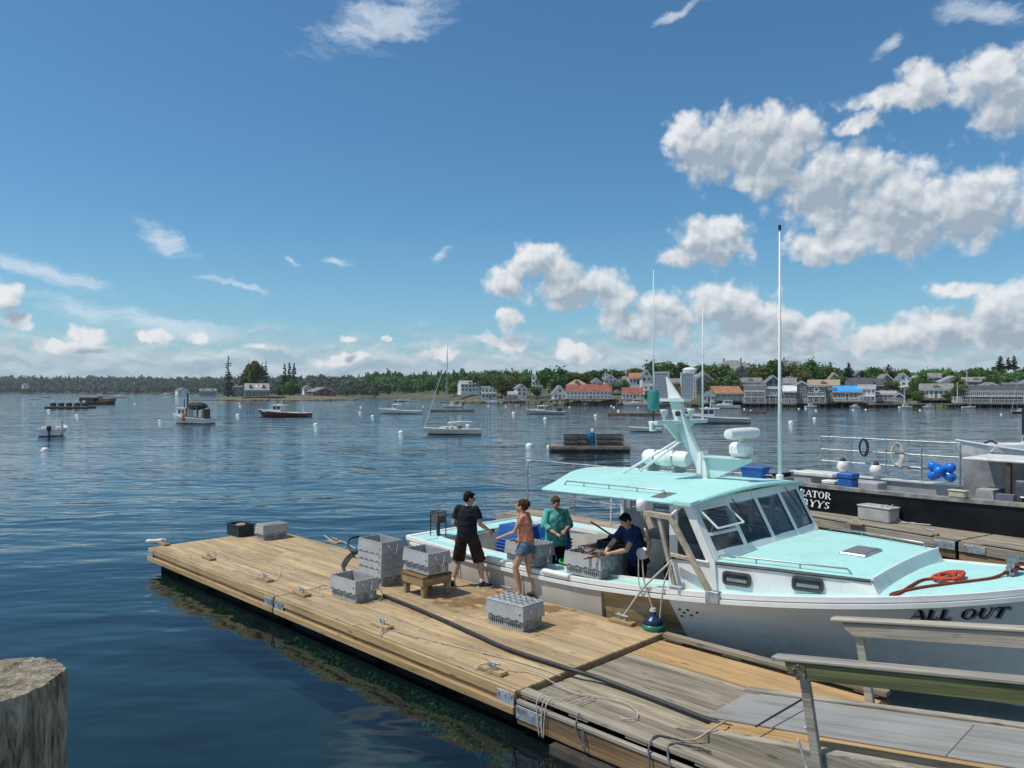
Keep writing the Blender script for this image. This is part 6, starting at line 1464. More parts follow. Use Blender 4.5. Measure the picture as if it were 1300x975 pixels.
# ---------------------------------------------------------------- crates
def crate_proto(lid=False):
    T = thing('lobster_crate', '', 'crate'); L, Wd, H, zb_ = .39, .25, .38, .20   # half length, half width, height, foot of the upper band
    l, w = L-.035, Wd-.03; mb = MB(); t = .018
    mb.box(-l+.012, l-.012, -w+.012, w-.012, .004, .016)                            # floor
    for sg in (-1, 1):                                                              # slotted lower walls: thin skin with ribs and rails
        def sk(a, b): return (min(a, b), max(a, b))
        for (z0, z1) in ((0, .03), (.105, .125), (zb_-.02, zb_)):
            mb.box(-l, l, *sk(sg*w, sg*(w-t)), z0, z1); mb.box(*sk(sg*l, sg*(l-t)), -w+t, w-t, z0, z1)
        n = 17
        for i in range(n):
            x = -l+.012+(2*l-.024)*i/(n-1); big = i in (0, 16, 8)
            mb.box(x-(.022 if big else .010), x+(.022 if big else .010), *sk(sg*(w-.002), sg*(w-t)), .03, zb_-.02)
        for i in range(11):
            y = -w+t+.012+(2*w-2*t-.024)*i/10; big = i in (0, 10) or 4 <= i <= 6
            mb.box(*sk(sg*(l-.002), sg*(l-t)), y-(.026 if big else .009), y+(.026 if big else .009), .03, zb_-.02)
    lower = mb.build('lower_basket', cratem, T)
    li = MB(); li.box(-l+.03, l-.03, -w+.03, w-.03, .017, .02); 
    li.build('floor_mat', mat('dark_grey_plastic', (.10, .105, .11), .6, .15, 5), T)
    up = MB()
    rg = lambda e, z: [(-L-e, -Wd-e, z), (L+e, -Wd-e, z), (L+e, Wd+e, z), (-L-e, Wd+e, z)]
    up.loft([rg(-.012, .157), rg(.008, .157), rg(.008, .172), rg(-.010, H-.004), rg(-.014, H), rg(-.03, H), rg(-.03, zb_), rg(-.012, .157)], True, False)
    nt = MB(); mat('dark_grey_plastic', (.10, .105, .11), .6, .15, 5)
    for sg in (-1, 1):
        for i in range(4):
            x = -L+.12+.18*i; nt.box(x-.035, x+.03, *sorted((sg*(Wd+.0095), sg*(Wd-.0))), .158, .178)
        for i in range(2): y = -.13+.26*i; nt.box(*sorted((sg*(L+.0095), sg*L)), y-.05, y+.05, .158, .166)
    nt.build('notch', MAT['dark_grey_plastic'], T)
    for sg in (-1, 1):
        for i in range(4):                                                          # hooks under the band, teeth along the rim
            x = -L+.1+.193*i; up.cbox(x-.03, x+.03, *sorted((sg*(Wd-.003), sg*(Wd-.03))), .115, .158, .006)
        for i in range(10): x = -L+.04+(2*L-.08)*i/9; up.cbox(x-.018, x+.018, *sorted((sg*(Wd-.006), sg*(Wd-.028))), H-.03, H+.012, .004)
        for i in range(6): y = -Wd+.05+(2*Wd-.1)*i/5; up.cbox(*sorted((sg*(L-.006), sg*(L-.028))), y-.016, y+.016, H-.03, H+.012, .004)
        up.cbox(*sorted((sg*(L+.003), sg*(L-.02))), -.09, .09, zb_+.03, H-.06, .006)
    up.box(-L+.022, L-.022, -Wd+.022, -w, zb_-.018, zb_-.001); up.box(-L+.022, L-.022, w, Wd-.022, zb_-.018, zb_-.001); up.box(-L+.022, -l, -w, w, zb_-.018, zb_-.001); up.box(l, L-.022, -w, w, zb_-.018, zb_-.001)
    up.build('upper_band', cratem, T)
    MB().lathe([(.012, 0), (.012, .012)], (L-.06, -Wd+.002, H-.12), 8, M=Matrix.Rotation(R(90), 3, 'X')).build('drain_hole', darkp, T)
    if lid:
        d = MB(); d.cbox(-L+.004, L-.004, -Wd+.004, Wd-.004, H+.001, H+.02, .006)
        for i in range(6):
            for j in range(4):
                x, y = -L+.09+.12*i, -Wd+.075+.117*j; d.cbox(x-.048, x+.048, y-.045, y+.045, H+.021, H+.032, .006); d.cbox(x-.02, x+.02, y-.03, y+.03, H+.033, H+.04, .003)
        d.build('lid', mat('pale_crate_lid', (.40, .42, .43), .5, .1, 4), T)
        s = MB()
        for i in range(6):
            for j in range(4): x, y = -L+.09+.12*i, -Wd+.075+.117*j; s.cbox(x-.014, x+.014, y-.022, y+.022, H+.0405, H+.042, .0005)
        s.build('lid_slot', darkp, T)
    if True:
        h = MB(); h.tube(crom([(L+.01, -.11, H-.06), (L+.05, -.09, H-.13), (L+.055, 0, H-.24), (L+.045, .06, H-.16), (L+.01, .1, H-.06)], 5), .009, 6); h.build('rope_handle', ropew, T, smooth=True)
    return T
CP = crate_proto(); CL = crate_proto(True); used = set()
def put_crate(p, loc, rot, label, group=None, scale=None):
    o = p if p.name not in used else copy_tree(p); used.add(p.name)
    o.location = loc; o.rotation_euler = (0, 0, rot); o['label'] = label
    if scale: o.scale = scale
    if group: o['group'] = group
    elif 'group' in o: del o['group']
    o['group'] = group or 'grey lobster crates'
    return o
def at(px, py, z, dx=0, dy=0): p = W(px, py, z); a, b = toD(p); return D(a+dx, b+dy, z)
put_crate(CL, at(662, 803, .502, -.36, .22), DR+R(3), 'closed grey crate with slotted lid lying on the tan deck nearest the woman')
sp_ = at(485, 745, .502, -.37, .23)
for i in range(4): put_crate(CP, (sp_.x, sp_.y, .502+.146*i), DR+R(-2+i*.7), ('bottom crate of the tall grey stack', 'second crate from the bottom of the tall grey stack', 'third crate from the bottom of the tall grey stack', 'open top crate of the tall grey stack')[i], 'stack of grey crates on the float')
cp = W(450, 739, .88); ca_, cb_ = toD(cp); cp = D(ca_-.385, cb_+.245, .502); put_crate(CP, tuple(cp), DR+R(2), 'single open grey crate standing in front of the tall stack')
put_crate(CP, tuple(D(-4.35, 2.05, .905)), DR+R(-3), 'open grey crate standing on the wooden stand beside the man in black')
fc = at(335, 684.5, .502, .0, .22); put_crate(CL, tuple(fc), DR+R(88), 'closed grey crate at the far end of the float beside the black crate', scale=(.86, .86, .92))
put_crate(CP, tuple(D(-1.78, BY-1.76, 1.01)), DR+R(2), 'open grey crate with lobsters resting on the boat rail')
put_crate(CP, tuple(D(-3.22, BY-1.78, .99)), DR+R(4), 'grey crate on the boat rail behind the woman in pink')
blk = thing('crate', 'small black crate beside the grey one at the far end of the float', 'crate', tuple(at(298, 681, .502, -.1, .2)), DR+R(2)); bm_ = mat('black_plastic', (.02, .02, .022), .45, .1, 6)
m = MB()
for sg in (-1, 1): m.cbox(-.31, .31, *sorted((sg*.21, sg*.19)), 0, .28, .005); m.cbox(*sorted((sg*.31, sg*.29)), -.19, .19, 0, .28, .005)
m.box(-.29, .29, -.19, .19, .005, .02)
m.build('body', bm_, blk); r = MB()
for sg in (-1, 1): r.cbox(-.33, .33, *sorted((sg*.23, sg*.205)), .265, .295, .005); r.cbox(*sorted((sg*.33, sg*.305)), -.205, .205, .265, .295, .005)
r.build('rim', bm_, blk)
bg = MB(); bg.ell((0, 0, 0), (.16, .12, .07), 12, 8); bg.v = [tuple(Vector(v)+mnoise.noise_vector(Vector(v)*9)*.04) for v in bg.v]; q = D(*toD(blk.location), .74); tag(bg.build('cloth_glove', mat('grey_brown_cloth', (.3, .24, .19), .9, .3, 20), None, tuple(q), smooth=True), 'crumpled brown work gloves lying in the black crate', 'gloves')
# wooden stand
stt = thing('crate_stand', 'low square stand of sawn timber under the crate', 'stand', tuple(D(-4.35, 2.05, .502)), DR+R(-3)); sw = beamwood
for x, y in ((-.27, -.25), (.27, -.25), (-.27, .25), (.27, .25)): bar_c(stt, 'leg', x-.045, x+.045, y-.045, y+.045, 0, .245, sw)
bar_c(stt, 'apron', -.33, .33, -.32, -.28, .2, .34, sw); bar_c(stt, 'apron', -.33, .33, .28, .32, .2, .34, sw); bar_c(stt, 'apron', -.32, -.28, -.279, .279, .2, .335, sw); bar_c(stt, 'apron', .28, .32, -.279, .279, .2, .335, sw)
for i in range(4): bar_c(stt, 'plank', -.34, .34, -.33+.166*i, -.33+.166*i+.158, .342, .38, wood('wet_stand_wood', (.22, .14, .07), (.17, .105, .05), (.09, .055, .03), .1))
# black gauge frame on the boat's stern behind the crate
gf = thing('wire_rack', 'black wire rack standing on the aqua stern behind the stand', 'rack', tuple(D(-6.45, 4.05, .99)), DR); g = MB()
for x, y in ((-.13, -.11), (.13, -.11), (-.13, .11), (.13, .11)): g.tube([(x, y, 0), (x, y, .52)], .012, 6)
for z in (.30, .52): g.tube([(-.13, -.11, z), (.13, -.11, z), (.13, .11, z), (-.13, .11, z), (-.13, -.11, z)], .01, 5)
g.build('frame', black, gf); g = MB()
for i in range(7): y = -.1+.2*i/6; g.tube([(.13, y, .3), (.13, y, .52)], .006, 4); g.tube([(-.13, y, .3), (-.13, y, .52)], .006, 4)
g.box(-.115, .115, -.1, .1, .305, .44); g.build('basket', mat('brown_mesh', (.12, .09, .07), .8, .2, 9), gf); MB().cbox(-.03, .03, -.03, .03, 0, .3, .005).build('pedestal', black, gf)
# blue totes, bait box, bucket, in the cockpit
bt = mat('tote_blue', (.012, .10, .36), .42, .12, 4); 
def tote(loc, label, top=False, s=1.):
    T = thing('fish_tote', label, 'tote', loc, DR+R(random.uniform(-3, 3)), 'blue totes stacked in the boat'); m = MB()
    m.loft([[(-.34*s, -.22*s, 0), (.34*s, -.22*s, 0), (.34*s, .22*s, 0), (-.34*s, .22*s, 0)], [(-.38*s, -.26*s, .3), (.38*s, -.26*s, .3), (.38*s, .26*s, .3), (-.38*s, .26*s, .3)]]); m.build('body', bt, T)
    r = MB(); r.cbox(-.405*s, .405*s, -.285*s, .285*s, .255, .303, .012); r.build('rim', bt, T)
    if top: 
        l = MB(); l.loft([[(-.37*s, -.25*s, .304), (.37*s, -.25*s, .304), (.37*s, .25*s, .304), (-.37*s, .25*s, .304)], [(-.33*s, -.21*s, .56), (.33*s, -.21*s, .56), (.33*s, .21*s, .56), (-.33*s, .21*s, .56)]]); l.build('upturned_body', bt, T)
for i in range(9): tote(tuple(D(-4.25, 4.32, .352+.068*i)), ('lowest blue tote of the left stack in the boat' if i == 0 else 'top blue tote with an upturned one on it, left stack in the boat' if i == 8 else 'blue tote nested in the left stack, %s from the bottom' % ('second','third','fourth','fifth','sixth','seventh','eighth')[i-1]), i == 8)
for i in range(8): tote(tuple(D(-3.98, 5.05, .352+.07*i)), ('lowest blue tote of the right stack behind the woman' if i == 0 else 'top blue tote with an upturned one on it, right stack in the boat' if i == 7 else 'blue tote nested in the right stack, %s from the bottom' % ('second','third','fourth','fifth','sixth','seventh')[i-1]), i == 7, .85)
gb = mat('bait_box_grey', (.23, .25, .28), .5, .1, 3)
bx = thing('bait_box', 'grey insulated bait box on the boat deck behind the crate', 'box', tuple(D(-2.55, 5.15, .352)), DR)
m = MB()
for sg in (-1, 1): m.cbox(-.55, .55, *sorted((sg*.36, sg*.31)), 0, .78, .015); m.cbox(*sorted((sg*.55, sg*.5)), -.31, .31, 0, .78, .015)
m.box(-.5, .5, -.31, .31, .02, .5); m.build('body', gb, bx)
ty = thing('tray', 'black plastic tray resting across the grey bait box', 'tray', tuple(D(-2.3, 5.2, 1.135)), DR); m = MB(); m.box(-.4, .4, -.26, .26, 0, .03)
for sg in (-1, 1): m.cbox(-.42, .42, *sorted((sg*.28, sg*.25)), 0, .15, .008); m.cbox(*sorted((sg*.42, sg*.39)), -.25, .25, 0, .15, .008)
m.build('body', bm_, ty)
gl_ = MB(); [gl_.ell((random.uniform(-.25, .25), random.uniform(-.14, .14), .1+random.uniform(0, .12)), (random.uniform(.06, .13), random.uniform(.05, .1), .05), 9, 6) for _ in range(12)]
tag(gl_.build('rubber_gloves', black, None, tuple(D(-2.25, 5.2, 1.17)), smooth=True), 'heap of black rubber gloves and gear in the black tray', 'gloves')
pd = MB().tube([(-.42, 0, .42), (.1, .05, .08)], [.018, .018], 6); tag(pd.build('wooden_stick', black, None, tuple(D(-2.55, 5.2, 1.2)), smooth=True), 'dark stick leaning up out of the black tray', 'stick')
cn = MB().lathe([(.04, 0), (.045, .02), (.045, .15), (.02, .17), (.02, .2)], n=10); tag(cn.build('bottle', mat('pale_bottle', (.5, .48, .33), .4), None, tuple(D(-2.98, 5.0, .86)), smooth=True), 'small pale bottle at the left corner of the bait box', 'bottle')
bk = thing('bucket', 'pale bucket with a green hose coiled over it in the cockpit', 'bucket', tuple(D(-2.95, 4.4, .352)), DR); MB().lathe([(.15, 0), (.19, .5), (.2, .5), (.2, .47)], n=18).build('body', mat('pale_green_plastic', (.35, .5, .4), .5), bk, smooth=True, auto=40)
hs = MB(); [hs.tube([(.19*math.cos(a*.35)*(1+.03*k), .19*math.sin(a*.35)*(1+.03*k), .03*k+.01*math.sin(a)) for a in range(19)], .018, 6) for k in range(3)]; tag(hs.build('green_hose', mat('bright_green_hose', (.05, .40, .10), .4), None, tuple(D(-2.95, 4.4, .862)), smooth=True), 'bright green hose coiled on top of the pale bucket', 'hose')
tb = thing('tub', 'blue tub standing at the far edge of the aqua roof', 'tub', tuple(D(-.55, BY+1.72, roofz(-.55, 1.72)+.022)), DR); MB().loft([[(-.19, -.13, 0), (.19, -.13, 0), (.19, .13, 0), (-.19, .13, 0)], [(-.23, -.16, .22), (.23, -.16, .22), (.23, .16, .22), (-.23, .16, .22)]]).build('body', bt, tb); MB().cbox(-.245, .245, -.175, .175, .19, .225, .01).build('rim', bt, tb)
# lobsters
lobm = mat('lobster_shell', (.16, .055, .025), .35, .35, 25, col2=(.06, .028, .018))
def lobster(loc, rot, label, s=1.):
    T = thing('lobster', label, 'lobster', loc, 0, 'lobsters in the open crate'); T.rotation_euler = rot; T.scale = (s, s, s)
    b = MB(); b.ell((0, 0, 0), (.075, .032, .03), 10, 7); [b.ell((-.085-.022*i, 0, -.002*i*i), (.02, .027-.002*i, .022), 8, 6) for i in range(5)]; [b.ell((-.205, y, -.05), (.03, .016, .006), 7, 5) for y in (-.025, 0, .025)]; b.build('body', lobm, T, smooth=True)
    for sg in (-1, 1):
        c = MB(); c.tube([(.06, sg*.03, 0), (.11, sg*.07, .01), (.14, sg*.06, .01)], [.01, .012, .012], 6); c.ell((.185, sg*.055, .01), (.05, .026, .016), 9, 6); c.ell((.235, sg*.04, .01), (.03, .009, .009), 7, 5); c.ell((.232, sg*.066, .01), (.032, .012, .011), 7, 5); c.build('claw', lobm, T, smooth=True)
        l = MB(); [l.tube([(.03-.02*i, sg*.028, 0), (.035-.025*i, sg*.075, .015), (.04-.03*i, sg*.1, -.02)], [.006, .005, .003], 5) for i in range(4)]; l.build('leg', lobm, T, smooth=True)
        a = MB(); a.tube(crom([(.07, sg*.012, .012), (.15, sg*.03, .06), (.24, sg*.09, .07)], 4), .0025, 4); a.build('antenna', lobm, T)
# cleats on pads
ct = thing('dock_cleat', '', 'cleat'); m = MB()
m.tube([(-.14, 0, .075), (-.08, 0, .07), (0, 0, .068), (.08, 0, .07), (.14, 0, .075)], [.009, .014, .016, .014, .009], 8); m.build('horn', galv, ct, smooth=True); m = MB()
for x in (-.04, .04): m.tube([(x*1.4, 0, .0), (x, 0, .06)], [.02, .013], 8)
m.cbox(-.08, .08, -.03, .03, -.001, .008, .002); m.build('base', galv, ct, smooth=False)
m = MB(); m.cbox(-.22, .22, -.07, .07, -.052, -.002, .006); o = m.build('wooden_pad', beamwood, ct)
cu = [False]
def cleat(x, y, label, rz=0., z=.555, pad=1.):
    o = ct if not cu[0] else copy_tree(ct); cu[0] = True; o.location = D(x, y, z); o.rotation_euler = (0, 0, DR+rz); o['label'] = label; o['group'] = 'cleats on the floats'; return o
def cl_at(px, py, label, rz=0.): a, b = toD(W(px, py, .53)); cleat(a, b, label, rz); return a, b
C = [cl_at(208, 690, 'galvanised cleat at the far left corner of the tan float'), cl_at(265, 708, 'cleat with rope between the left corner and the plank joint'), cl_at(336.5, 735, 'cleat just left of the joint between the tan floats'), cl_at(383, 753, 'cleat just right of the joint between the tan floats'), cl_at(485, 793.5, 'cleat with hitched rope in front of the open single crate'), cl_at(625.5, 850, 'cleat near the hinge plate at the near corner of the tan float'), cl_at(424, 688, 'cleat on the far edge left of the tall crate stack'), cl_at(643, 752, 'cleat on the boat side behind the woman'), cl_at(790, 789, 'cleat on the boat side holding the white line to the davit')]
# ropes and hoses
def ropeobj(name, pts, r, m, label, k=7, n=6, cat='rope', group=None):
    o = MB().tube(crom(pts, k), r, n).build(name, m, None, None, smooth=True)
    return tag(o, label, cat, group)
def gp(pp, z): return [W(x, y, z+(dz[0] if dz else 0)) for x, y, *dz in pp]
hosem = mat('black_hose', (.025, .025, .027), .5, .15, 8)
hp = [tuple(W(487, 756, .54)), tuple(W(520, 769, .54)), tuple(W(560, 786, .54)), tuple(W(600, 804, .54)), tuple(W(640, 822, .54)), tuple(W(690, 839, .54)), tuple(W(728, 851, .54)), tuple(W(760, 861, .50)), tuple(W(800, 876, .475)), tuple(W(850, 895, .475)), tuple(W(900, 914, .48)), tuple(W(945, 929, .50)), tuple(W(985, 940, .56)), tuple(W(1030, 942, .62)), tuple(W(1068, 946, .66)), tuple(W(1130, 955, .72)), tuple(W(1220, 968, .8)), tuple(W(1330, 985, .88))]
ropeobj('black_hose', hp, .030, hosem, 'long thick black hose running down the float to the gangway', 6, 10, 'hose')
h2 = [(474, 749, .05), (450, 740, .04), (436, 722, .04), (437, 713, .06), (446, 703, .05), (456, 700, .04)]
ropeobj('black_hose', gp(h2, .5), .030, hosem, 'black hose loop curling behind the single open crate', 6, 10, 'hose')
h3 = [(452, 703, .1), (444, 697, .18), (442, 688, .24), (446, 683, .26), (456, 681, .24)]
ropeobj('black_hose', gp(h3, .5), .029, hosem, 'upper black hose loop left of the tall crate stack', 6, 10, 'hose')
h4 = [(508, 727, .05), (520, 730, .04), (531, 725, .04), (532, 717, .05), (524, 712, .06), (511, 711, .08)]
ropeobj('black_hose', gp(h4, .5), .029, hosem, 'black hose loop on the right side of the tall stack', 6, 10, 'hose')
def lay(pp, label, z=.512, r=.007, m=ropew, name='rope'): return ropeobj(name, gp(pp, z), r, m, label, 7, 5, 'rope', 'ropes lying on the floats')
lay([(388, 752, .06), (396, 755), (410, 757), (404, 749), (420, 746), (412, 742), (400, 747)], 'white rope tangled round the cleat right of the joint')
lay([(338, 733, .06), (350, 737), (356, 728), (352, 720), (345, 716), (362, 719), (371, 726), (380, 731)], 'white rope loop beside the cleat left of the joint')
lay([(268, 706, .05), (274, 700, .04), (280, 707), (292, 713), (310, 722), (330, 730)], 'white rope from the second cleat along the deck edge')
lay([(482, 789, .07), (478, 783, .1), (484, 796, .06), (482, 806, .02), (486, 800, .03), (500, 801), (520, 806), (560, 816), (610, 828), (650, 838), (690, 850), (712, 858)], 'long white rope from the hitched cleat to the near end of the float')
lay([(611, 845, .06), (602, 848, .02), (616, 842, .06), (640, 846, .05), (652, 852), (670, 853), (690, 860), (705, 868, -.03), (730, 879, -.05), (770, 886, -.05), (795, 893, -.05), (808, 903, -.05), (808, 911, -.05), (795, 913, -.05), (788, 911, -.05)], 'white rope from the near corner cleat looping over the grey boards')
lay([(620, 843, .07), (632, 850, .05), (622, 849, .06), (612, 852, .04)], 'dark grey rope hitched on the near corner cleat', m=mat('dark_rope', (.12, .13, .15), .9, .3, 30))
lay([(470, 753, .12), (480, 748, .2), (486, 755, .05), (481, 762, .02), (470, 764), (466, 767)], 'yellowish rope on the single open crate', m=mat('yellow_rope', (.5, .45, .2), .85, .2, 30), name='rope')
lay([(415, 682), (412, 680, .05), (420, 685, .03), (430, 686), (440, 690), (452, 697)], 'white rope on the far edge cleat left of the stack', r=.014)
lay([(540, 696, .45), (534, 699, .38), (538, 701, .36), (543, 697, .42)], 'white rope handle hanging on the crate upon the stand', name='rope')
for k, (dx, sgn) in enumerate(((0, 1), (.14, -1), (.22, 1))):
    ropeobj('rope', [D(.55+dx*.9, .55, .46), D(.5+dx, .2, .47), D(.42+dx*.8, .03, .56), D(.40+dx*.7, -.09, .52), D(.42+dx*.5, -.11, .3), D(.46+dx*.3, -.12, .12)], .007, ropew, ('left', 'middle', 'right')[k]+' strand of white rope hanging over the old float edge', 6, 5, 'rope', 'white rope strands over the edge')
ropeobj('rope', [D(.85, .22, .44), D(.7, .15, .46), D(.6, .1, .53), D(.55, .2, .45), D(.72, .24, .445), D(.86, .18, .45)], .008, ropew, 'loose white rope coil on the corner of the old float', 7, 5)
dr = mat('dark_rope', (0, 0, 0))
ropeobj('rope', [D(1.0, -.04, .53), D(1.0, -.1, .4), D(1.05, -.12, .3), D(1.15, -.12, .22), D(1.1, -.1, .4)], .011, dr, 'dark rope knotted over the old float edge, left one', 6, 5)
ropeobj('rope', [D(2.1, .35, .45), D(2.0, .2, .5), D(1.95, .05, .54), D(1.98, -.1, .45), D(2.05, -.13, .2), D(2.2, -.13, .1), D(2.25, -.12, .35), D(2.15, .02, .53), D(2.3, .3, .46), D(2.45, .32, .46)], .012, dr, 'dark rope wrapped over the old float edge, right one', 6, 5)
ropeobj('rope', [D(2.05, .30, .46), D(2.2, .42, .47), D(2.3, .55, .55), D(2.35, .75, .60), D(2.33, .85, .58)], .012, mat('tan_rope', (.45, .37, .25), .9, .2, 30), 'tan rope tied to the black hose by the gangway', 6, 5)
pz = gz(3.25)
ropeobj('rope', [D(3.33, .40, pz+.2), D(3.40, .42, pz-.02), D(3.44, .42, pz-.16), D(3.45, .58, pz-.05), D(3.40, .60, pz+.2), D(3.36, .5, pz+.28)], .013, ropew, 'white rope tied round the near gangway post', 6, 6)
o = MB(); o.lathe([(.2, -.3), (.2, -.02), (.17, .03), (.08, .06), (.01, .065)], n=24); tag(o.build('mooring_post_cap', mat('rust_red_iron', (.14, .045, .022), .6, .3, 9), None, tuple(D(3.05, .05, .43)), smooth=True), 'rusty domed iron cap at the bottom edge by the gangway', 'post cap')
# davit lines, hanging buoy, bow rope
ropeobj('rope', [D(-.45, BY-2.13, 1.54), D(-.40, BY-2.15, 1.2), D(-.27, BY-2.19, .95), D(-.20, BY-2.2, .80)], .012, mat('tan_rope', (0, 0, 0)), 'tan line hanging from the hauling block to the green buoy', 5, 6)
ropeobj('rope', [D(-.52, BY-2.13, 1.6), D(-.51, BY-2.14, 1.2), D(-.46, BY-2.15, 1.0)], .009, ropew, 'thin white line hanging beside the hauling block', 5, 5)
ropeobj('rope', [D(.06, BY-2.08, 1.55), D(-.06, BY-2.12, 1.2), D(-.12, BY-2.15, .6), D(-.13, BY-2.18, .15)], .011, ropew, 'white line falling from the davit leg to the water', 5, 5)
a, b = C[8]; ropeobj('rope', [D(a-.08, b, .64), D(a, b-.01, .63), D(a+.04, b+.02, .66), D(-.4, BY-2.16, 1.1), D(.05, BY-2.06, 1.58)], [.016]*5 if False else .016, ropew, 'taut white mooring line from the float cleat to the davit', 6, 6)
bb = thing('fender_buoy', 'green and dark blue buoy hanging beside the hull', 'buoy', tuple(D(-.20, BY-2.2, .53)), DR); MB().lathe([(.03, -.14), (.12, -.1), (.165, 0), (.16, .06)], n=18).build('lower_half', mat('buoy_green', (.02, .20, .13), .35), bb, smooth=True); MB().lathe([(.158, .062), (.12, .14), (.06, .17), (.05, .21), (.05, .25)], n=18).build('upper_half', mat('buoy_navy', (.015, .03, .09), .35), bb, smooth=True); MB().lathe([(.055, .252), (.04, .3)], n=10).build('collar', ropew, bb)
orr = mat('orange_red_rope', (.48, .05, .015), .7, .2, 30); brr = mat('dark_red_rope', (.22, .03, .02), .8, .2, 30)
def fz(x, y): b = max(.05, hb(x)-.03); t = max(-1, min(1, (y)/b)); return sz(x)+.012+.09*(1-t*t)*min(1, b)+.02
def fd(x, y, dz=0): return D(x, BY+y, fz(x, y)+dz)
ropeobj('rope', [fd(4.0, -.12, .02), fd(3.9, -.35), fd(3.7, -.55), fd(3.45, -.75), fd(3.2, -1.0), fd(3.0, -1.3), fd(2.98, -1.42), fd(3.05, -1.3), fd(3.08, -.95), fd(3.12, -.62), fd(3.25, -.5)], .02, brr, 'dark red bow rope looping from the bitt across the aqua foredeck', 6, 6)
for k in range(3): ropeobj('rope', [fd(3.2+.05*k, -.55, .02*k), fd(3.32, -.35+.06*k, .03), fd(3.48+.03*k, -.3, .05), fd(3.55, -.5-.04*k, .03), fd(3.4, -.66+.03*k, .03), fd(3.25, -.6, .04), fd(3.35, -.42, .06), fd(3.5, -.45-.05*k, .05)], .026, orr, ('lower', 'middle', 'upper')[k]+' coil of the orange red rope heaped on the foredeck', 6, 6, 'rope', 'orange rope coils on the foredeck')
ropeobj('rope', [fd(4.0, -.2, .04), fd(4.1, .1, .1), fd(4.1, -.16, .05), fd(3.98, .05, .06), fd(4.2, .12, .03)], .02, brr, 'dark red turns of rope round the bow bitt', 6, 6)
# white rolled thing at the far left corner of the float
m = MB(); m.tube(crom([(-.24, 0, .02), (0, .02, .0), (.2, 0, .03)], 5), [.03, .055, .06, .06, .06, .06, .06, .06, .055, .05, .02], 10); tag(m.build('rolled_fender', offwhite, None, tuple(at(200, 688, .56, -.05, .0)), smooth=True, rot=R(20)), 'white rolled fender at the far left corner of the float', 'fender')
# ---------------------------------------------------------------- floats and boats on the far side
A_, B_ = W(1029, 656, .55), W(1300, 700, .55); ang = math.atan2(B_.y-A_.y, B_.x-A_.x); Ld = (B_-A_).length
T = thing('floating_dock', 'old grey plank float beyond the aqua boat, beside the black boat', 'floating dock', (A_.x, A_.y, 0), ang); FD = T
for j, (x0, x1) in enumerate(((-5, 4.1), (4.16, 9))):
    planks(T, x0, x1, .06, 2.0, 9, .55, oldwood, 1); bar_c(T, 'side_beam', x0+.01, x1-.01, -.05, .0, .3, .53, oldwood); bar_c(T, 'kerb_rail', x0+.02, x1-.02, 1.9, 2.02, .56, .66, greywood); bar_c(T, 'lower_beam', x0+.01, x1-.01, -.02, .05, .1, .28, brownwood)
    bar(T, 'float_drum', x0+.2, x1-.2, .1, 1.9, -.3, .27, MAT['black_float_drum'], .06)
    bar_c(T, 'edge_strip', x0+.5, x1-.6, .0, .1, .552, .6, greywood)
for x in (3.6, 4.3): bar(T, 'hinge_plate', x, x+.5, -.075, -.052, .32, .5, galvp, .005)
def onT(T, x, y, z): a = T.rotation_euler.z; return (T.location.x+x*math.cos(a)-y*math.sin(a), T.location.y+x*math.sin(a)+y*math.cos(a), z)
bxm = mat('pale_grey_box', (.40, .40, .38), .6, .1, 4)
def gbox(name, label, cat, loc, rz, dims, m, lid=True):
    T = thing(name, label, cat, loc, rz); a, b, c = dims; MB().cbox(-a/2, a/2, -b/2, b/2, 0, c*.86 if lid else c, .03).build('body', m, T)
    if lid: MB().cbox(-a/2-.02, a/2+.02, -b/2-.02, b/2+.02, c*.862, c, .025).build('lid', m, T)
    return T
p = W(1115, 661, .55); gbox('dock_box', 'grey dock box with white ropes over it beside the black hull', 'box', tuple(p+Vector((0, 0, .004))), ang, (.95, .5, .42), bxm)
for k in range(3): ropeobj('rope', [onT(thing_, *q) for thing_ in (bpy.data.objects[-1],) for q in ()] if False else [p+Vector((-.05+.15*k, -.3, .46)), p+Vector((-.02+.15*k, -.25, .45)), p+Vector((.05+.15*k, -.33, .2)), p+Vector((.1+.2*k, -.42, .03)), p+Vector((.5+.25*k, -.25-.3*k, .03))], .018, ropew, ('left', 'middle', 'right')[k]+' white rope hanging over the grey dock box', 6, 5, 'rope', 'ropes on the grey dock box')
for (px, py, n_) in ((1086, 664, 'left'), (1180, 676, 'middle'), (1236, 668, 'right')):
    o = copy_tree(ct); q = W(px, py, .6); o.location = (q.x, q.y, .605); o.rotation_euler = (0, 0, ang); o['label'] = n_+' small cleat on the old grey float beyond the aqua boat'; o['group'] = 'cleats on the grey float'
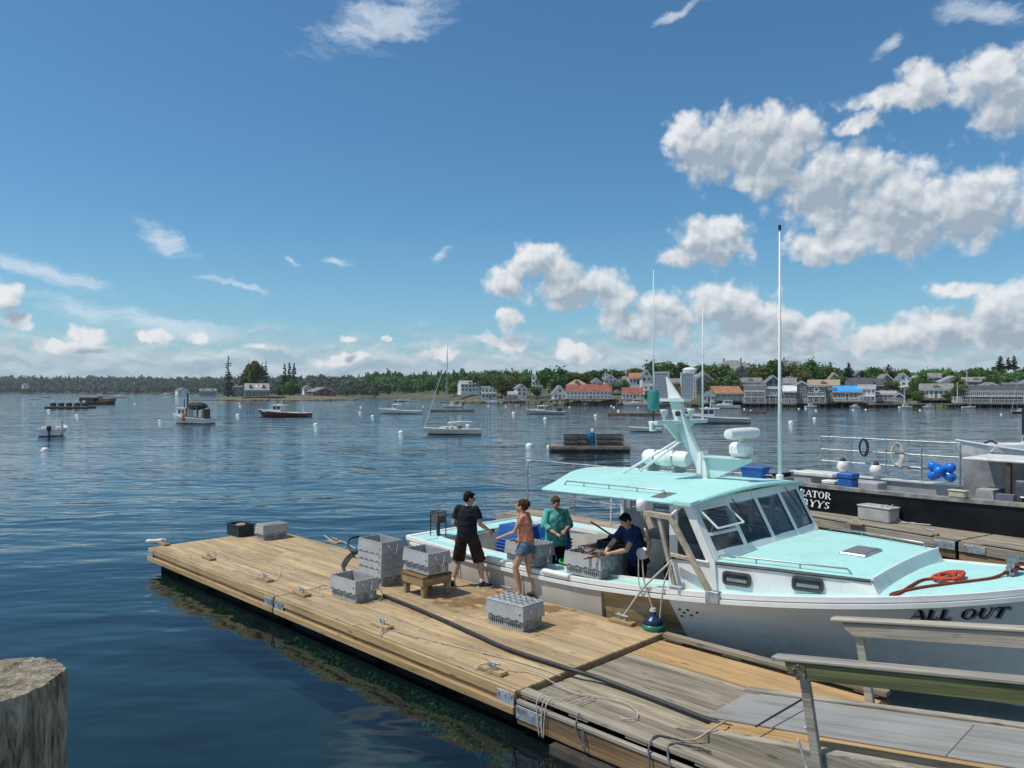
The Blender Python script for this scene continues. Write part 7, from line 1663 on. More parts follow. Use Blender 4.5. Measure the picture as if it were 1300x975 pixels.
# black boat
G1, G2 = W(1012, 612, 1.35), W(1300, 641, 1.35); ang2 = math.atan2(G2.y-G1.y, G2.x-G1.x)
T = thing('workboat', 'black hulled work boat with grey bulwarks and rail', 'boat', (G1.x, G1.y, 0), ang2); KB = T
blkh = mat('black_hull_paint', (.007, .009, .010), .4, .3, 1.5, spec=.25); grw = mat('grey_bulwark', (.34, .35, .36), .55, .12, 2); grd = mat('grey_deckhouse', (.27, .275, .28), .5, .15, 2, metal=.2)
xs = [-2.2+.8*i for i in range(16)]
def kz(x): return 1.35+.012*(x-1)*(x-3)*.25
mb = MB(); rows = [[(x, -.02-.35*0, -.3), (x, -.14, .45), (x, -.05, kz(x)-.05)] for x in xs]
rows2 = [[(x, 3.5, -.3), (x, 3.6, .45), (x, 3.45, 1.25)] for x in xs]
mb.loft(rows, False, False); mb.loft(rows2, False, False); mb.add([rows[0][0], rows[0][1], rows[0][2], rows2[0][2], rows2[0][1], rows2[0][0]], [(0,1,2,3,4,5)]); mb.build('hull', blkh, T, smooth=True, auto=40)
rb = MB(); rb.loft([[(x, -.12, kz(x)-.1), (x, .14, kz(x)-.1), (x, .14, kz(x)), (x, -.12, kz(x))] for x in xs]); rb.build('gunwale', mat('worn_grey_gunwale', (.27, .26, .24), .6, .25, 3), T)
MB().loft([[(x, -.15, .42), (x, -.05, .42), (x, -.05, .5), (x, -.15, .5)] for x in xs[:9]]).build('rub_rail', greywood, T)
dk = MB(); dk.box(-2.1, 9.8, .1, 3.4, .5, .6); dk.build('deck', grw, T)
bw = MB(); bw.loft([[(x, 3.3, .6), (x, 3.4, .6), (x, 3.4, 1.28), (x, 3.3, 1.28)] for x in xs]); bw.box(-2.2, -2.1, -.0, 3.4, .5, 1.1); bw.build('far_bulwark', grw, T)
MB().loft([[(x, 3.22, 1.282), (x, 3.48, 1.282), (x, 3.48, 1.33), (x, 3.22, 1.33)] for x in xs]).build('bulwark_cap', offwhite, T)
st_ = MB(); st_.cbox(-1.5, -.1, 2.3, 3.2, 1.3, 1.42, .02); st_.build('stern_board', offwhite, T); MB().cbox(-.4, 1.3, 2.5, 3.15, .601, 1.25, .03).build('locker', grw, T)
# rail on the far bulwark
rl = MB(); 
xr = [-1.09, .0, 1.16, 2.26, 3.38]
for z in (1.75, 2.15, 2.58): rl.tube([(xr[0], 3.36, z), (xr[3] if z < 2 else xr[4], 3.36, z)], .026, 6)
rl.build('rail', galv, T)
for x in xr: MB().tube([(x, 3.36, 1.33), (x, 3.36, 2.6)], .03, 6).build('rail_post', galv, T)
letters('letter', 'RATOR', lambda u, y, o: (.14+u*1.02, -.125-.012*o+(y*.03), .97+y*.20-.03*u), mat('letter_white', (.78, .78, .76), .4), T, 0., .0)
letters('letter', 'BYYS', lambda u, y, o: (.22+u*.90, -.14-.012*o+(y*.03), .68+y*.21-.03*u), MAT['letter_white'], T, .12, .0)
# deckhouse frame at the right
MB().box(3.75, 9.4, 2.6, 2.7, .61, 2.28).build('deckhouse_wall', grd, T); MB().box(6.45, 6.55, 1.0, 2.599, 1.2, 2.25).build('deckhouse_wall', grd, T) if False else None
MB().cbox(4.35, 9.6, .9, 2.8, 2.29, 2.36, .02).build('deckhouse_roof', offwhite, T); MB().cbox(5.38, 5.5, .95, 1.08, .61, 2.28, .01).build('roof_post', mat('dark_rusty_post', (.09, .065, .05), .7, .2, 5), T)
MB().cbox(5.6, 9.4, .9, 2.1, .61, 1.85, .04).build('engine_box', mat('dark_grey_steel', (.09, .1, .105), .5, .2, 3), T)
for z in (1.2, 1.42): MB().tube([(5.75, .86, z), (8.9, .86, z)], .025, 6).build('grab_rail', galv, T)
MB().prism([(4.65, .6), (5.25, .6), (5.15, 1.55), (4.75, 1.55)], lambda x, z: (x, .75, z), lambda x, z: (x, 1.6, z)).build('slatted_box', bxm, T)
MB().prism([(5.2, .601), (5.75, .601), (5.7, 1.5), (5.3, 1.5)], lambda x, z: (x, .5, z), lambda x, z: (x, .74, z)).build('blue_grey_cover', mat('blue_grey_cover', (.16, .19, .24), .6), T)
def K(x, y, z): return onT(KB, x, y, z)
gbox('tackle_box', 'small cream box on the gunwale of the black boat', 'box', K(4.6, .0, kz(4.6)+.004), ang2, (.42, .24, .2), mat('cream_plastic', (.5, .47, .33), .5))
gbox('plastic_bin', 'blue plastic bin on the stern of the black boat', 'bin', K(1.42, .38, .605), ang2, (.46, .4, 1.12), bt)
gbox('life_jacket_box', 'low white tub left of the blue bin on the black boat', 'tub', K(.85, .45, .605), ang2, (.4, .3, .85), offwhite)
# round white fenders on the rail, coils, blue float cluster
for k, (x, lab) in enumerate(((-.24, 'round white fender hanging left of the dark coil on the rail'), (.88, 'round white fender hanging between the two coils on the rail'))):
    f = thing('fender', lab, 'fender', K(x, 3.25, 1.63-.05*k), 0, 'round fenders on the boat rail'); MB().lathe([(.02, -.20), (.12, -.17), (.185, -.05), (.19, .05), (.13, .16), (.06, .21)], n=16).build('ball', bym, f, smooth=True); MB().lathe([(.12, .17), (.08, .22), (.05, .28), (.03, .3)], n=12).build('neck', black, f, smooth=True)
    MB().tube([(0, 0, .28), (0, .08, .95-.02*k)], .014, 5).build('lanyard', mat('tan_rope', (0, 0, 0)), f)
def coil(name, label, x, z, r, m, n=4):
    o = MB()
    for k in range(n): o.tube([(r*.5*math.cos(a*.33)*(1+.05*k)+.02*k, -.04*k*.4, r*math.sin(a*.33)*(1+.04*k)) for a in range(20)], .03 if n < 5 else .022, 6)
    tag(o.build(name, m, None, K(x, 3.25, z), smooth=True, rot=ang2), label, 'rope')
coil('rope_coil', 'dark coil of hose hung on the black boat rail', .46, 2.3, .26, black, 3); coil('rope_coil', 'white coil of rope hung on the black boat rail', 1.51, 2.15, .3, ropew, 6)
bc = thing('float_cluster', 'cluster of five bright blue floats tied to the rail', 'floats', K(2.98, 3.1, 1.72), ang2); bfm = mat('bright_blue_float', (.012, .16, .62), .3, .08, 4)
for a in (35, 145, 215, 325):
    d = Vector((math.cos(R(a)), -.25, math.sin(R(a))*.8)).normalized(); m = MB(); m.tube([d*.02, d*.1, d*.33, d*.41, d*.45], [.08, .145, .15, .12, .03], 14); m.build('float', bfm, bc, smooth=True)
m = MB(); d = Vector((.02, -1, .1)).normalized(); m.tube([d*-.1, d*.1, d*.3, d*.39, d*.42], [.1, .15, .15, .12, .03], 14); m.build('float', bfm, bc, smooth=True)
# white boat beyond at the right edge
T = thing('lobster_boat', 'white lobster boat with a small wheelhouse at the right edge', 'lobster boat', tuple(W(1345, 606)), R(166)); hull(T, 9.0, 2.9, 1.75, .95, hullw); cabin(T, -.6, 1.5, 1.9, .95, 2.45, rake=.45, over=.1)
MB().prism([(1.4, .95), (3.2, 1.25), (3.0, 1.55), (1.4, 1.62)], lambda x, z: (x, -.85, z), lambda x, z: (x, .85, z)).build('trunk_cabin', hullw, T)
MB().cbox(.2, .7, -.2, .2, 2.54, 2.72, .04).build('radar', offwhite, T); MB().tube([(.4, .3, 2.5), (-.1, .3, 5.2)], .02, 5).build('antenna', trim, T); MB().tube([(1.3, -.7, 2.0), (1.3, -.7, 3.3)], .06, 7).build('exhaust_stack', black, T)
MB().tube([(2.6, 0, 1.5), (3.0, .2, 1.75), (3.3, .2, 1.6)], .05, 6).build('anchor', black, T)
# platform with railing beyond the stern of the aqua boat
T = thing('landing_float', 'grey plank landing with a tubular steel railing beyond the stern', 'landing', tuple(D(-8.45, 7.75, 0)), DR)
planks(T, 0, 6.5, .02, 1.25, 8, .84, oldwood, 1); bar_c(T, 'side_beam', .01, 6.5, -.05, .0, .6, .82, greywood); bar_c(T, 'side_beam', .01, 6.5, 1.26, 1.3, .6, .82, greywood); bar(T, 'float_drum', .2, 6.3, .1, 1.2, -.3, .79, MAT['black_float_drum'], .05)
m = MB(); y = 1.2; hh = 1.36
m.tube(crom([(.02, y, .845), (.02, y, .845+hh-.2), (.07, y, .845+hh-.06), (.22, y, .845+hh)], 5)+[Vector((3, y, .845+hh)), Vector((6.4, y, .845+hh))], .026, 8); m.build('top_rail', galv, T, smooth=True)
for z in (.42, .9): MB().tube([(.02, y, .845+z), (6.4, y, .845+z)], .022, 7).build('rail', galv, T, smooth=True)
for x in (1.75, 3.6, 5.4): MB().tube([(x, y, .842), (x, y, .845+hh)], .025, 7).build('post', galv, T)
MB().tube([(3.0, y, .845+.92), (3.35, .7, .842)], .024, 7).build('brace', galv, T)
# ---------------------------------------------------------------- people: one skin each, grown from tapered limbs and fused
def fuse(name, prims, vox, sm, m, parent, fold=None):
    bm = bmesh.new()
    def hull_add(rings):
        vs = [[bm.verts.new(p) for p in r] for r in rings]; n = len(rings[0])
        for i in range(len(vs)-1):
            for j in range(n): k = (j+1) % n; bm.faces.new((vs[i][j], vs[i][k], vs[i+1][k], vs[i+1][j]))
        bm.faces.new(vs[0][::-1]); bm.faces.new(vs[-1])
    for p in prims:
        if p[0] == 'c':                              # rounded, tapered limb
            _, a, b, r0, r1 = p; a, b = Vector(a), Vector(b); d = (b-a); L = d.length; d = d/L; u = d.orthogonal().normalized(); w = d.cross(u); rg = []
            for (t, r) in [(-r0*math.cos(q), r0*math.sin(q)) for q in (R(12), R(40), R(68))]+[(0, r0), (L*.5, (r0+r1)/2), (L, r1)]+[(L+r1*math.cos(q), r1*math.sin(q)) for q in (R(68), R(40), R(12))]:
                rg.append([a+d*t+(u*math.cos(2*math.pi*k/12)+w*math.sin(2*math.pi*k/12))*r for k in range(12)])
            hull_add(rg)
        elif p[0] == 'f':                            # cloth: flat ended, oval
            _, a, b, r0, r1, ax = p; a, b = Vector(a), Vector(b); d = (b-a).normalized(); ax = Vector(ax); u = (ax-d*ax.dot(d)).normalized(); w = d.cross(u); rg = []
            for t in (0, .33, .67, 1): c = a.lerp(b, t); ra = r0[0]+(r1[0]-r0[0])*t; rb = r0[1]+(r1[1]-r0[1])*t; rg.append([c+u*math.cos(2*math.pi*k/20)*ra+w*math.sin(2*math.pi*k/20)*rb for k in range(20)])
            hull_add(rg)
        else:
            _, c, r, *M_ = p; M_ = M_[0] if M_ else Matrix.Identity(3); c = Vector(c); rg = []
            for th in (8, 30, 55, 80, 100, 125, 150, 172): rg.append([c+M_ @ Vector((r[0]*math.sin(R(th))*math.cos(2*math.pi*k/14), r[1]*math.sin(R(th))*math.sin(2*math.pi*k/14), r[2]*math.cos(R(th)))) for k in range(14)])
            hull_add(rg)
    bmesh.ops.recalc_face_normals(bm, faces=bm.faces)
    me = bpy.data.meshes.new(name); bm.to_mesh(me); bm.free(); o = bpy.data.objects.new(name, me); COL.objects.link(o)
    md = o.modifiers.new('r', 'REMESH'); md.mode = 'VOXEL'; md.voxel_size = vox
    md = o.modifiers.new('s', 'SMOOTH'); md.factor = .5; md.iterations = sm
    dg = bpy.context.evaluated_depsgraph_get(); m2 = bpy.data.meshes.new_from_object(o.evaluated_get(dg)); o.modifiers.clear(); o.data = m2; m2.name = name
    
    if fold:                                         # cloth folds and hair locks as real relief
        nv = len(m2.vertices); co = np.empty(nv*3, np.float32); no = np.empty(nv*3, np.float32); m2.vertices.foreach_get('co', co); m2.vertices.foreach_get('normal', no); co = co.reshape(-1, 3); no = no.reshape(-1, 3)
        d = np.array([(1-abs(mnoise.noise(Vector((x*fold[1]+2*z, y*fold[1]-1.5*z, z*fold[2]+1.4*x+fold[3]))))*2.2)*fold[0]+mnoise.noise(Vector((x*31, y*31, z*24)))*fold[0]*.35 for x, y, z in co], np.float32)
        m2.vertices.foreach_set('co', (co+no*d[:, None]).ravel())
    m2.materials.clear(); m2.materials.append(m); m2.polygons.foreach_set('use_smooth', [True]*len(m2.polygons)); o.parent = parent; bpy.data.meshes.remove(me); return o
skin1 = mat('light_skin', (.56, .34, .24), .5, .1, 8, spec=.4); skin2 = mat('tanned_skin', (.52, .29, .19), .48, .1, 8); skin3 = mat('ruddy_skin', (.50, .28, .20), .5, .12, 8)
hair1 = mat('dark_hair', (.016, .011, .009), .6, .3, 60, .004, 160, spec=.12); hair2 = mat('brown_hair', (.065, .032, .017), .6, .3, 60, .004, 160, spec=.12); hair3 = mat('grey_brown_hair', (.085, .06, .043), .7, .3, 60, .004, 160, spec=.12)
def limb_frame(d): d = Vector(d).normalized(); return d
def hand(el, wr, side, up, curl=.5, s=1.):
    """palm, four fingers and a thumb beyond the wrist; 'up' is the back of the hand"""
    d = (Vector(wr)-Vector(el)).normalized(); n = Vector(up); n = (n-d*n.dot(d)).normalized(); w = d.cross(n)*side; P = []; wr = Vector(wr); c = wr+d*.045*s
    P.append(('c', wr+d*.005, wr+d*.075*s, .026*s, .030*s)); P.append(('c', wr+d*.03*s+w*.018*s, wr+d*.08*s+w*.024*s, .018*s, .016*s)); P.append(('c', wr+d*.03*s-w*.018*s, wr+d*.08*s-w*.026*s, .018*s, .015*s))
    for i, (o, L) in enumerate(((.030, .066), (.011, .076), (-.009, .071), (-.028, .056))):
        b = wr+d*.088*s+w*o*s; a1 = .5*curl+.12*i*curl; d1 = (d*math.cos(a1)-n*math.sin(a1)); k = b+d1*L*.5*s; a2 = a1+1.1*curl; d2 = (d*math.cos(a2)-n*math.sin(a2)); e = k+d2*L*.5*s
        P += [('c', b-d*.02*s, b, .0098*s, .0095*s), ('c', b, k, .0095*s, .0088*s), ('c', k, e, .0088*s, .0072*s)]
    t0 = wr+d*.025*s+w*.026*s; t1 = t0+(w*.8+d*.7-n*.25*curl).normalized()*.04*s; t2 = t1+(d*.9+w*.25-n*.5*curl).normalized()*.034*s
    P += [('c', t0, t1, .015*s, .011*s), ('c', t1, t2, .011*s, .0085*s)]; return P
def person(label, loc, rz, J, skin, hair, build=1., sex='m', hairkind='short', face=0., nod=0., ht=1.0):
    T = thing('person', label, 'person', loc, rz); T.scale = (ht,)*3
    P = []; V = lambda k: Vector(J[k]); b = build
    pel, wai, che, nek, hed = V('pelvis'), V('waist'), V('chest'), V('neck'), V('head'); spine = (nek-pel).normalized(); rt = (V('sR')-V('sL')).normalized(); fw = spine.cross(rt)*-1
    fw = rt.cross(spine)*-1 if False else (spine.cross(rt)); 
    if fw.y < 0 and abs(rz) < 99: fw = fw if J.get('flip') else -fw
    MT = Matrix((rt, fw, spine)).transposed(); hw = .98 if sex == 'f' else 1.
    P += [('e', pel, (.158*b, .112*b, .12), MT), ('e', wai, (.135*b if sex == 'm' else .115*b, .10*b, .14), MT), ('e', che, (.163*b*hw, .112*b, .20), MT), ('e', che+spine*.09, (.15*b*hw, .10*b, .12), MT)]
    if sex == 'f': P += [('e', che+fw*.085+rt*s*.062+spine*.02, (.055, .05, .058), MT) for s in (-1, 1)]
    P += [('c', nek-spine*.05, hed-Vector((0, 0, .07)), .056*b, .052), ('c', nek-spine*.07, V('sL')*.75+nek*.25-spine*.02, .06*b, .05*b), ('c', nek-spine*.07, V('sR')*.75+nek*.25-spine*.02, .06*b, .05*b)]
    MH = Matrix.Rotation(face, 3, 'Z') @ Matrix.Rotation(nod, 3, 'X'); h = lambda x, y, z: hed+MH @ Vector((x, y, z))
    P += [('e', h(0, -.012, .022), (.073, .094, .088), MH), ('e', h(0, .022, -.035), (.061, .072, .075), MH), ('e', h(0, .052, -.078), (.036, .034, .030), MH), ('c', h(0, .085, .008), h(0, .106, -.028), .011, .015), ('e', h(0, .078, .022), (.052, .02, .012), MH), ('e', h(0, .083, -.055), (.026, .014, .010), MH)]
    P += [('e', h(s*.076, -.008, -.012), (.012, .022, .032), MH) for s in (-1, 1)]
    P += [('e', h(s*.038, .066, -.022), (.022, .02, .022), MH) for s in (-1, 1)]
    for s in 'LR':
        sh, el, wr = V('s'+s), V('e'+s), V('w'+s); k = b if sex == 'm' else .8
        P += [('c', sh, sh.lerp(el, .55), .052*k, .046*k), ('c', sh.lerp(el, .45), el, .046*k, .039*k), ('c', el, el.lerp(wr, .35), .039*k, .041*k), ('c', el.lerp(wr, .35), wr, .041*k, .026*(.9 if sex == 'f' else 1))]
        P += hand(el, wr, J.get('tw'+s, 1 if s == 'L' else -1), J.get('up'+s, (0, 0, 1)), J.get('curl', .7), .95 if sex == 'm' else .86)
        hp, kn, an, to = V('h'+s), V('k'+s), V('a'+s), V('t'+s)
        P += [('c', hp, hp.lerp(kn, .5), .088*b, .072*b), ('c', hp.lerp(kn, .5), kn, .072*b, .054), ('c', kn, kn.lerp(an, .3), .053, .058), ('c', kn.lerp(an, .3), an, .058, .034), ('c', an, an+(to-an)*.35+Vector((0, 0, -.02)), .036, .034), ('c', an-(to-an)*.22+Vector((0, 0, -.045)), to+Vector((0, 0, .0)), .033, .03), ('e', to, (.042, .045, .022))]
    fuse('body', P, .0062, 3, skin, T)
    if hairkind == 'short': Q = [('e', h(0, -.022, .036), (.080, .096, .088), MH), ('e', h(0, -.05, -.01), (.074, .062, .07), MH), ('e', h(0, .045, .088), (.055, .04, .026), MH)]
    elif hairkind == 'bun': Q = [('e', h(0, -.026, .036), (.082, .096, .086), MH), ('e', h(0, -.06, -.0), (.072, .06, .075), MH), ('e', h(.0, -.115, .045), (.048, .045, .046), MH), ('e', h(.02, -.125, .02), (.035, .03, .04), MH), ('c', h(-.02, -.12, .07), h(.04, -.09, .1), .02, .015)]
    fuse('hair', Q, .0065, 1, hair, T, (.007, 26, 14, 3.))
    ey = MB()
    for s in (-1, 1): ey.ell(h(s*.032, .080, .004), (.012, .008, .007), 8, 6)
    ey.build('eye', mat('eye_dark', (.02, .015, .012), .2), T, smooth=True)
    mo = MB(); mo.ell(h(0, .0965, -.056), (.02, .004, .004), 8, 5, M=MH); mo.build('mouth', mat('lip', (.28, .09, .08), .5), T, smooth=True)
    return T, P, h, MT, rt, fw, spine
def stand(h=1.0, **k):
    J = dict(pelvis=(0,0,.98), waist=(0,.0,1.12), chest=(0,0,1.30), neck=(0,-.01,1.53), head=(0,.02,1.655), sL=(-.175,0,1.465), sR=(.175,0,1.465), eL=(-.24,-.03,1.18), eR=(.24,-.03,1.18), wL=(-.25,.1,.95), wR=(.25,.1,.95),
             hL=(-.095,0,.93), hR=(.095,0,.93), kL=(-.11,.02,.50), kR=(.11,.02,.50), aL=(-.12,-.01,.085), aR=(.12,-.01,.085), tL=(-.14,.14,.03), tR=(.14,.14,.03)); J.update(k); return J
def shoe(T, J, s, m, sole):
    a, t = Vector(J['a'+s]), Vector(J['t'+s]); d = (t-a); d.z = 0; d.normalize(); g = Vector((a.x, a.y, 0))
    fuse('shoe', [('c', g-d*.045+Vector((0, 0, .045)), g+d*.07+Vector((0, 0, .048)), .043, .043), ('c', g+d*.07+Vector((0, 0, .04)), g+d*.165+Vector((0, 0, .036)), .042, .036), ('c', g+Vector((0, 0, .04)), g+Vector((0, 0, .1)), .044, .046)], .009, 2, m, T)
    P_ = MB(); o = [(-.09, -.03), (-.1, 0), (-.09, .03), (.0, .042), (.12, .048), (.19, .03), (.21, 0), (.19, -.03), (.12, -.046), (0, -.042)]; w = Vector((-d.y, d.x, 0)); P_.prism(o, lambda x, y: g+d*x+w*y+Vector((0, 0, .002)), lambda x, y: g+d*x+w*y+Vector((0, 0, .022))); P_.build('sole', sole, T)
def cloth(name, col, T, prims, vox=.011, sm=2, **k): return fuse(name, prims, vox, sm, mat(name+'_%02x%02x%02x' % tuple(int(c*255) for c in col), col, .85, .22, 9, .003, 60, spec=.2), T, k.get('fold', (.010, 7.5, 6.5, len(T.name)*.7+T.location.x)))
# man in black T-shirt and brown shorts, back to us
J = stand(aL=(-.27,-.06,.085), tL=(-.33,.09,.03), kL=(-.2,.06,.50), aR=(.27,.10,.085), tR=(.43,.17,.03), kR=(.2,.11,.50), hL=(-.10,0,.93), hR=(.10,0,.93), eL=(-.27,-.02,1.17), wL=(-.17,.19,1.07), eR=(.27,.02,1.18), wR=(.33,.25,1.05), head=(.03,.03,1.66), neck=(.01,-.005,1.535), curl=.9)
p0 = W(593, 746, .5); T, P, h, MT, rt, fw, sp = person('young man in black T-shirt and brown shorts with his back turned', (p0.x, p0.y, .503), R(-22), J, skin1, hair1, 1.02, 'm', 'short', R(-48), R(-12), 1.0)
V = lambda k: Vector(J[k])
def tee(T, J, col, b=1., hem=.86, sl=.55, vneck=0, name='shirt', tank=False, loose=1.):
    V = lambda k: Vector(J[k]); pel, wai, che, nek = V('pelvis'), V('waist'), V('chest'), V('neck'); s = (nek-pel).normalized(); rt = (V('sR')-V('sL')).normalized(); fw = s.cross(rt); M_ = Matrix((rt, fw, s)).transposed()
    Q = [('e', che+s*.03, (.185*b, .132*b, .19), M_), ('f', che+s*.05, pel+s*(hem-.98), (.182*b, .132*b), (.182*b*loose, .142*b*loose), rt)]
    if not tank: Q += [('c', nek-s*.075, V('sL')*.85+nek*.15-s*.02, .066*b, .064*b), ('c', nek-s*.075, V('sR')*.85+nek*.15-s*.02, .066*b, .064*b), ('f', nek-s*.09, nek-s*.012, (.10*b, .085*b), (.072*b, .07*b), rt)]
    else: Q = [('e', che-s*.02, (.16*b, .125*b, .15), M_), ('f', che-s*.02, pel+s*(hem-.98), (.155*b, .125*b), (.165*b, .135*b), rt)]+[('f', che+s*.02+rt*q*.1, che+s*.2+rt*q*.095-fw*.0, (.04, .118), (.03, .075), rt) for q in (-1, 1)]+[('e', che+fw*.085+rt*q*.062+s*.02, (.068, .062, .068), M_) for q in (-1, 1)]
    if sl:
        for k in 'LR':
            sh, el, wr = V('s'+k), V('e'+k), V('w'+k)
            if sl <= 1: e = sh.lerp(el, sl); Q += [('c', sh, sh.lerp(el, sl*.5), .066*b, .066*b), ('f', sh.lerp(el, .1), e, (.068*b, .066*b), (.07*b, .068*b), rt)]
            else: e = el.lerp(wr, sl-1); Q += [('c', sh, el, .064*b, .058*b), ('f', el.lerp(sh, .1), e, (.058*b, .058*b), (.05*b, .05*b), Vector((0, 1, .3)))] + [('e', el, (.057, .057, .057))]
    return cloth(name, col, T, Q)
tee(T, J, (.014, .016, .022), 1.04, .93, .62)
def shorts(T, J, col, b=1., stop=.92, name='shorts', flare=.115, top=.1):
    V = lambda k: Vector(J[k]); pel = V('pelvis'); rt = (V('sR')-V('sL')).normalized(); Q = [('e', pel-Vector((0, 0, .01)), (.178*b, .135*b, .125)), ('f', pel+Vector((0, 0, top)), pel-Vector((0, 0, .05)), (.155*b, .12*b), (.178*b, .135*b), rt)]
    for k in 'LR': hp, kn = V('h'+k), V('k'+k); Q += [('f', hp+Vector((0, 0, .04)), hp.lerp(kn, stop), (.105*b, .105*b), (flare, flare*.98), rt)]
    return cloth(name, col, T, Q)
shorts(T, J, (.045, .026, .017), 1.06, 1.02)
for s in 'LR':
    shoe(T, J, s, mat('black_canvas', (.014, .014, .016), .8), trim); a = Vector(J['a'+s]); fuse('sock', [('f', a+Vector((0, 0, -.02)), a+(Vector(J['k'+s])-a)*.19, (.042, .042), (.046, .046), (1, 0, 0))], .009, 1, mat('white_sock', (.7, .7, .68), .9), T)
g = MB(); [g.ell(h(s*.036, .088, .006), (.03, .012, .02), 10, 6, M=Matrix.Rotation(R(-48), 3, 'Z')) for s in (-1, 1)]; [g.tube([h(s*.062, .082, .01), h(s*.079, -.01, .01)], .004, 5) for s in (-1, 1)]; g.tube([h(-.01, .1, .01), h(.01, .1, .01)], .004, 5); g.build('sunglasses', mat('black_lens', (.008, .008, .009), .1), T, smooth=True)
hm_ = T.matrix_basis; wR = Vector(J['wR']); q = hm_ @ (wR+Vector((.02, .1, -.03))); o = MB(); o.cbox(-.03, .03, -.05, .05, -.035, .035, .012); tag(o.build('lobster_gauge', black, None, tuple(q), rot=R(-40)), 'small black tool in the right hand of the man in black', 'tool')
# woman in pink top and denim shorts, walking to the left
J = stand(pelvis=(0,0,.93), waist=(0,.01,1.06), chest=(0,.03,1.23), neck=(0,.045,1.44), head=(0,.085,1.55), sL=(-.15,.03,1.385), sR=(.15,.03,1.385), eL=(-.20,.16,1.13), wL=(-.19,.40,1.03), eR=(.2,.0,1.12), wR=(.19,.17,.97),
          hL=(-.085,0,.88), hR=(.085,0,.88), kL=(-.09,.17,.50), aL=(-.09,.08,.085), tL=(-.10,.23,.03), kR=(.08,-.02,.47), aR=(.08,-.17,.085), tR=(.09,-.03,.03), curl=.6)
p0 = W(668, 757, .5); T, P, h, MT, rt, fw, sp = person('woman in pink tank top and denim shorts walking with hair tied up', (p0.x, p0.y, .503), R(72), J, skin2, hair2, .95, 'f', 'bun', R(0), R(-4), 1.03)
tee(T, J, (.74, .28, .18), .98, .95, 0, tank=True, name='tank_top'); shorts(T, J, (.10, .17, .25), .97, .36, 'denim_shorts', .108, .1)
for s in 'LR': 
    a, t = Vector(J['a'+s]), Vector(J['t'+s]); d = (t-a); d.z = 0; d.normalize(); w = Vector((-d.y, d.x, 0)); g = Vector((a.x, a.y, 0)); m = MB(); m.prism([(-.08, -.03), (-.08, .03), (.12, .042), (.19, .02), (.19, -.02), (.12, -.042)], lambda x, y: g+d*x+w*y+Vector((0, 0, -.004)), lambda x, y: g+d*x+w*y+Vector((0, 0, .012))); m.tube([g+d*.1+w*.04+Vector((0, 0, .015)), g+d*.1+Vector((0, 0, .068)), g+d*.1-w*.04+Vector((0, 0, .015))], .008, 5); m.build('sandal', mat('brown_leather', (.10, .05, .03), .6), T)
# man in aqua shirt, in the boat, facing us with one arm across
J = stand(chest=(0,.01,1.29), head=(.02,.055,1.65), neck=(.0,.005,1.53), eR=(.27,.09,1.20), wR=(.10,.30,1.09), eL=(-.28,.05,1.2), wL=(-.08,.29,1.14), curl=.9, upR=(0,.3,1), upL=(0,.3,1))
p0 = D(-3.33, 4.42); T, P, h, MT, rt, fw, sp = person('man in aqua long-sleeved shirt standing in the boat rubbing his forearm', (p0.x, p0.y, .353), R(198), J, skin3, hair3, 1.12, 'm', 'short', R(8), R(-22), 1.0)
tee(T, J, (.12, .44, .41), 1.14, .82, 1.45, loose=1.03); Q = []
def trousers(T, J, col, b=1., name='trousers'):
    V = lambda k: Vector(J[k]); pel = V('pelvis'); Q = [('e', pel, (.172*b, .13*b, .13)), ('f', pel+Vector((0, 0, .1)), pel-Vector((0, 0, .05)), (.155*b, .12*b), (.172*b, .13*b), (1, 0, 0))]
    for k in 'LR': hp, kn, an = V('h'+k), V('k'+k), V('a'+k); Q += [('f', hp+Vector((0, 0, .04)), kn, (.105*b, .105*b), (.08, .08), (1, 0, 0)), ('c', kn+Vector((0, 0, .01)), kn-Vector((0, 0, .01)), .08, .08), ('f', kn, an+Vector((0, 0, -.03)), (.08, .08), (.068, .07), (1, 0, 0))]
    return cloth(name, col, T, Q)
trousers(T, J, (.012, .011, .012), 1.08); [shoe(T, J, s, mat('black_boot', (.015, .015, .016), .5), black) for s in 'LR']
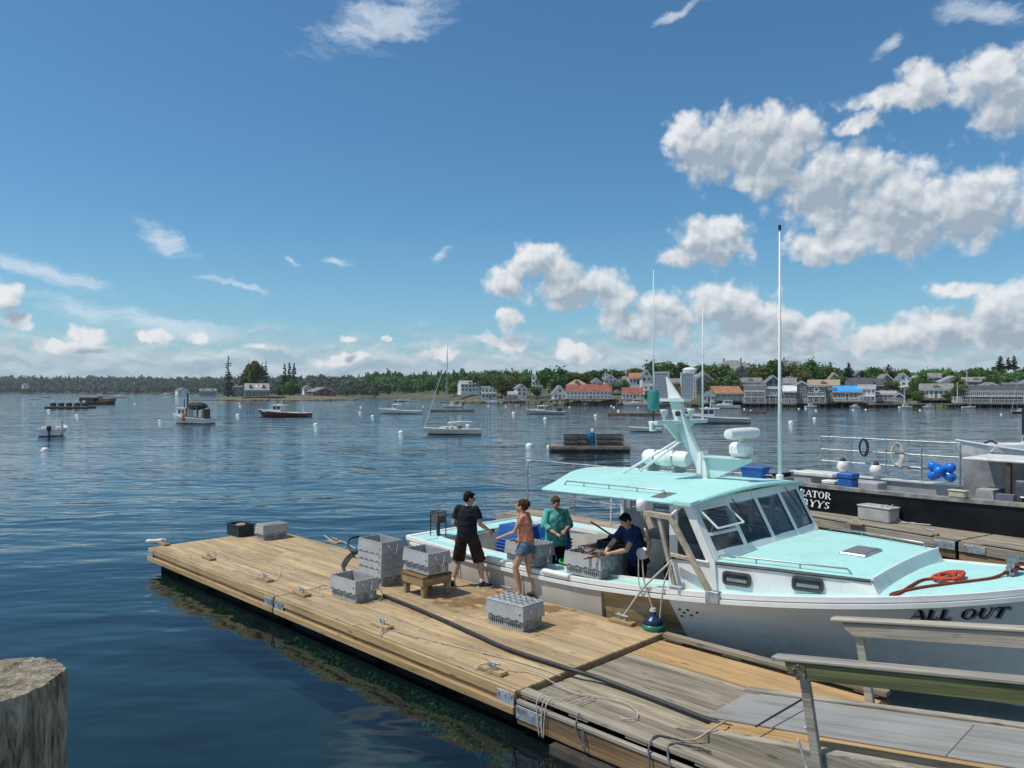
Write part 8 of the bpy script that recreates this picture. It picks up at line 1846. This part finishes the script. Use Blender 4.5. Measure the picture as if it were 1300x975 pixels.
# man in navy, bent over the crate
lean = Matrix.Rotation(R(-19), 3, 'X'); pv = Vector((0, 0, .95)); L_ = lambda v: tuple(pv+lean @ (Vector(v)-pv))
J = stand(waist=L_((0,.0,1.12)), chest=L_((0,0,1.30)), neck=L_((0,.0,1.53)), head=L_((0,.06,1.655)), sL=L_((-.175,0,1.465)), sR=L_((.175,0,1.465)))
J.update(eL=(-.20, .42, 1.13), wL=(-.10, .66, 1.09), eR=(.22, .46, 1.12), wR=(.05, .68, 1.06), curl=.9, pelvis=(0, 0, .96), upL=(0, .1, 1), upR=(0, .1, 1), kL=(-.11, .05, .5), kR=(.11, .05, .5))
p0 = D(-1.28, 4.27); T, P, h, MT, rt, fw, sp = person('man in navy T-shirt bending to put a lobster in the crate', (p0.x, p0.y, .353), R(120), J, skin1, hair1, 1.05, 'm', 'short', R(0), R(-34), .99)
tee(T, J, (.016, .036, .125), 1.08, .84, .62); trousers(T, J, (.012, .014, .024), 1.1); [shoe(T, J, s, MAT['black_boot'], black) for s in 'LR']
wl = T.matrix_basis @ Vector(J['wL']); wr = T.matrix_basis @ Vector(J['wR']); mid = wl.lerp(wr, .5)
print('HANDS', toD(mid), mid.z)
hv = (T.matrix_basis.to_3x3() @ Vector((0, 1, 0)))
lobster(tuple(mid+hv*.15+Vector((0, 0, -.02))), (R(15), R(10), R(200)), 'reddish lobster held in the hands of the man in navy', 1.15)
cc = D(-1.78, BY-1.74, 1.01)
lobster(tuple(D(-1.95, BY-1.80, 1.36)), (R(20), R(-12), R(30)), 'lobster lying at the left end of the open crate on the rail')
lobster(tuple(D(-1.66, BY-1.66, 1.35)), (R(-15), R(12), R(130)), 'dark lobster lying in the middle of the open crate on the rail')
lobster(tuple(D(-1.62, BY-1.88, 1.35)), (R(10), R(-15), R(-60)), 'lobster with raised claws at the near side of the open crate')
fill = MB(); fill.box(-.34, .34, -.2, .2, .02, .29); fill.build('catch', lobm, [o for o in bpy.data.objects if o.get('label', '').startswith('open grey crate with lobsters')][0])
# ---------------------------------------------------------------- thin sea air
def make_haze():
    m = bpy.data.materials.new('sea_haze'); m.use_nodes = True; t = NT(m.node_tree); t.n.remove(t.n['Principled BSDF'])
    v = t.n.new('ShaderNodeVolumePrincipled'); v.inputs['Color'].default_value = (.80, .88, .97, 1); v.inputs['Density'].default_value = .00011; v.inputs['Anisotropy'].default_value = .2
    t.l.new(v.outputs[0], t.n['Material Output'].inputs['Volume'])
    mb = MB(); mb.box(-4700, 4700, -260, 9200, -4.6, 75); tag(mb.build('haze', m), kind='stuff')
make_haze()
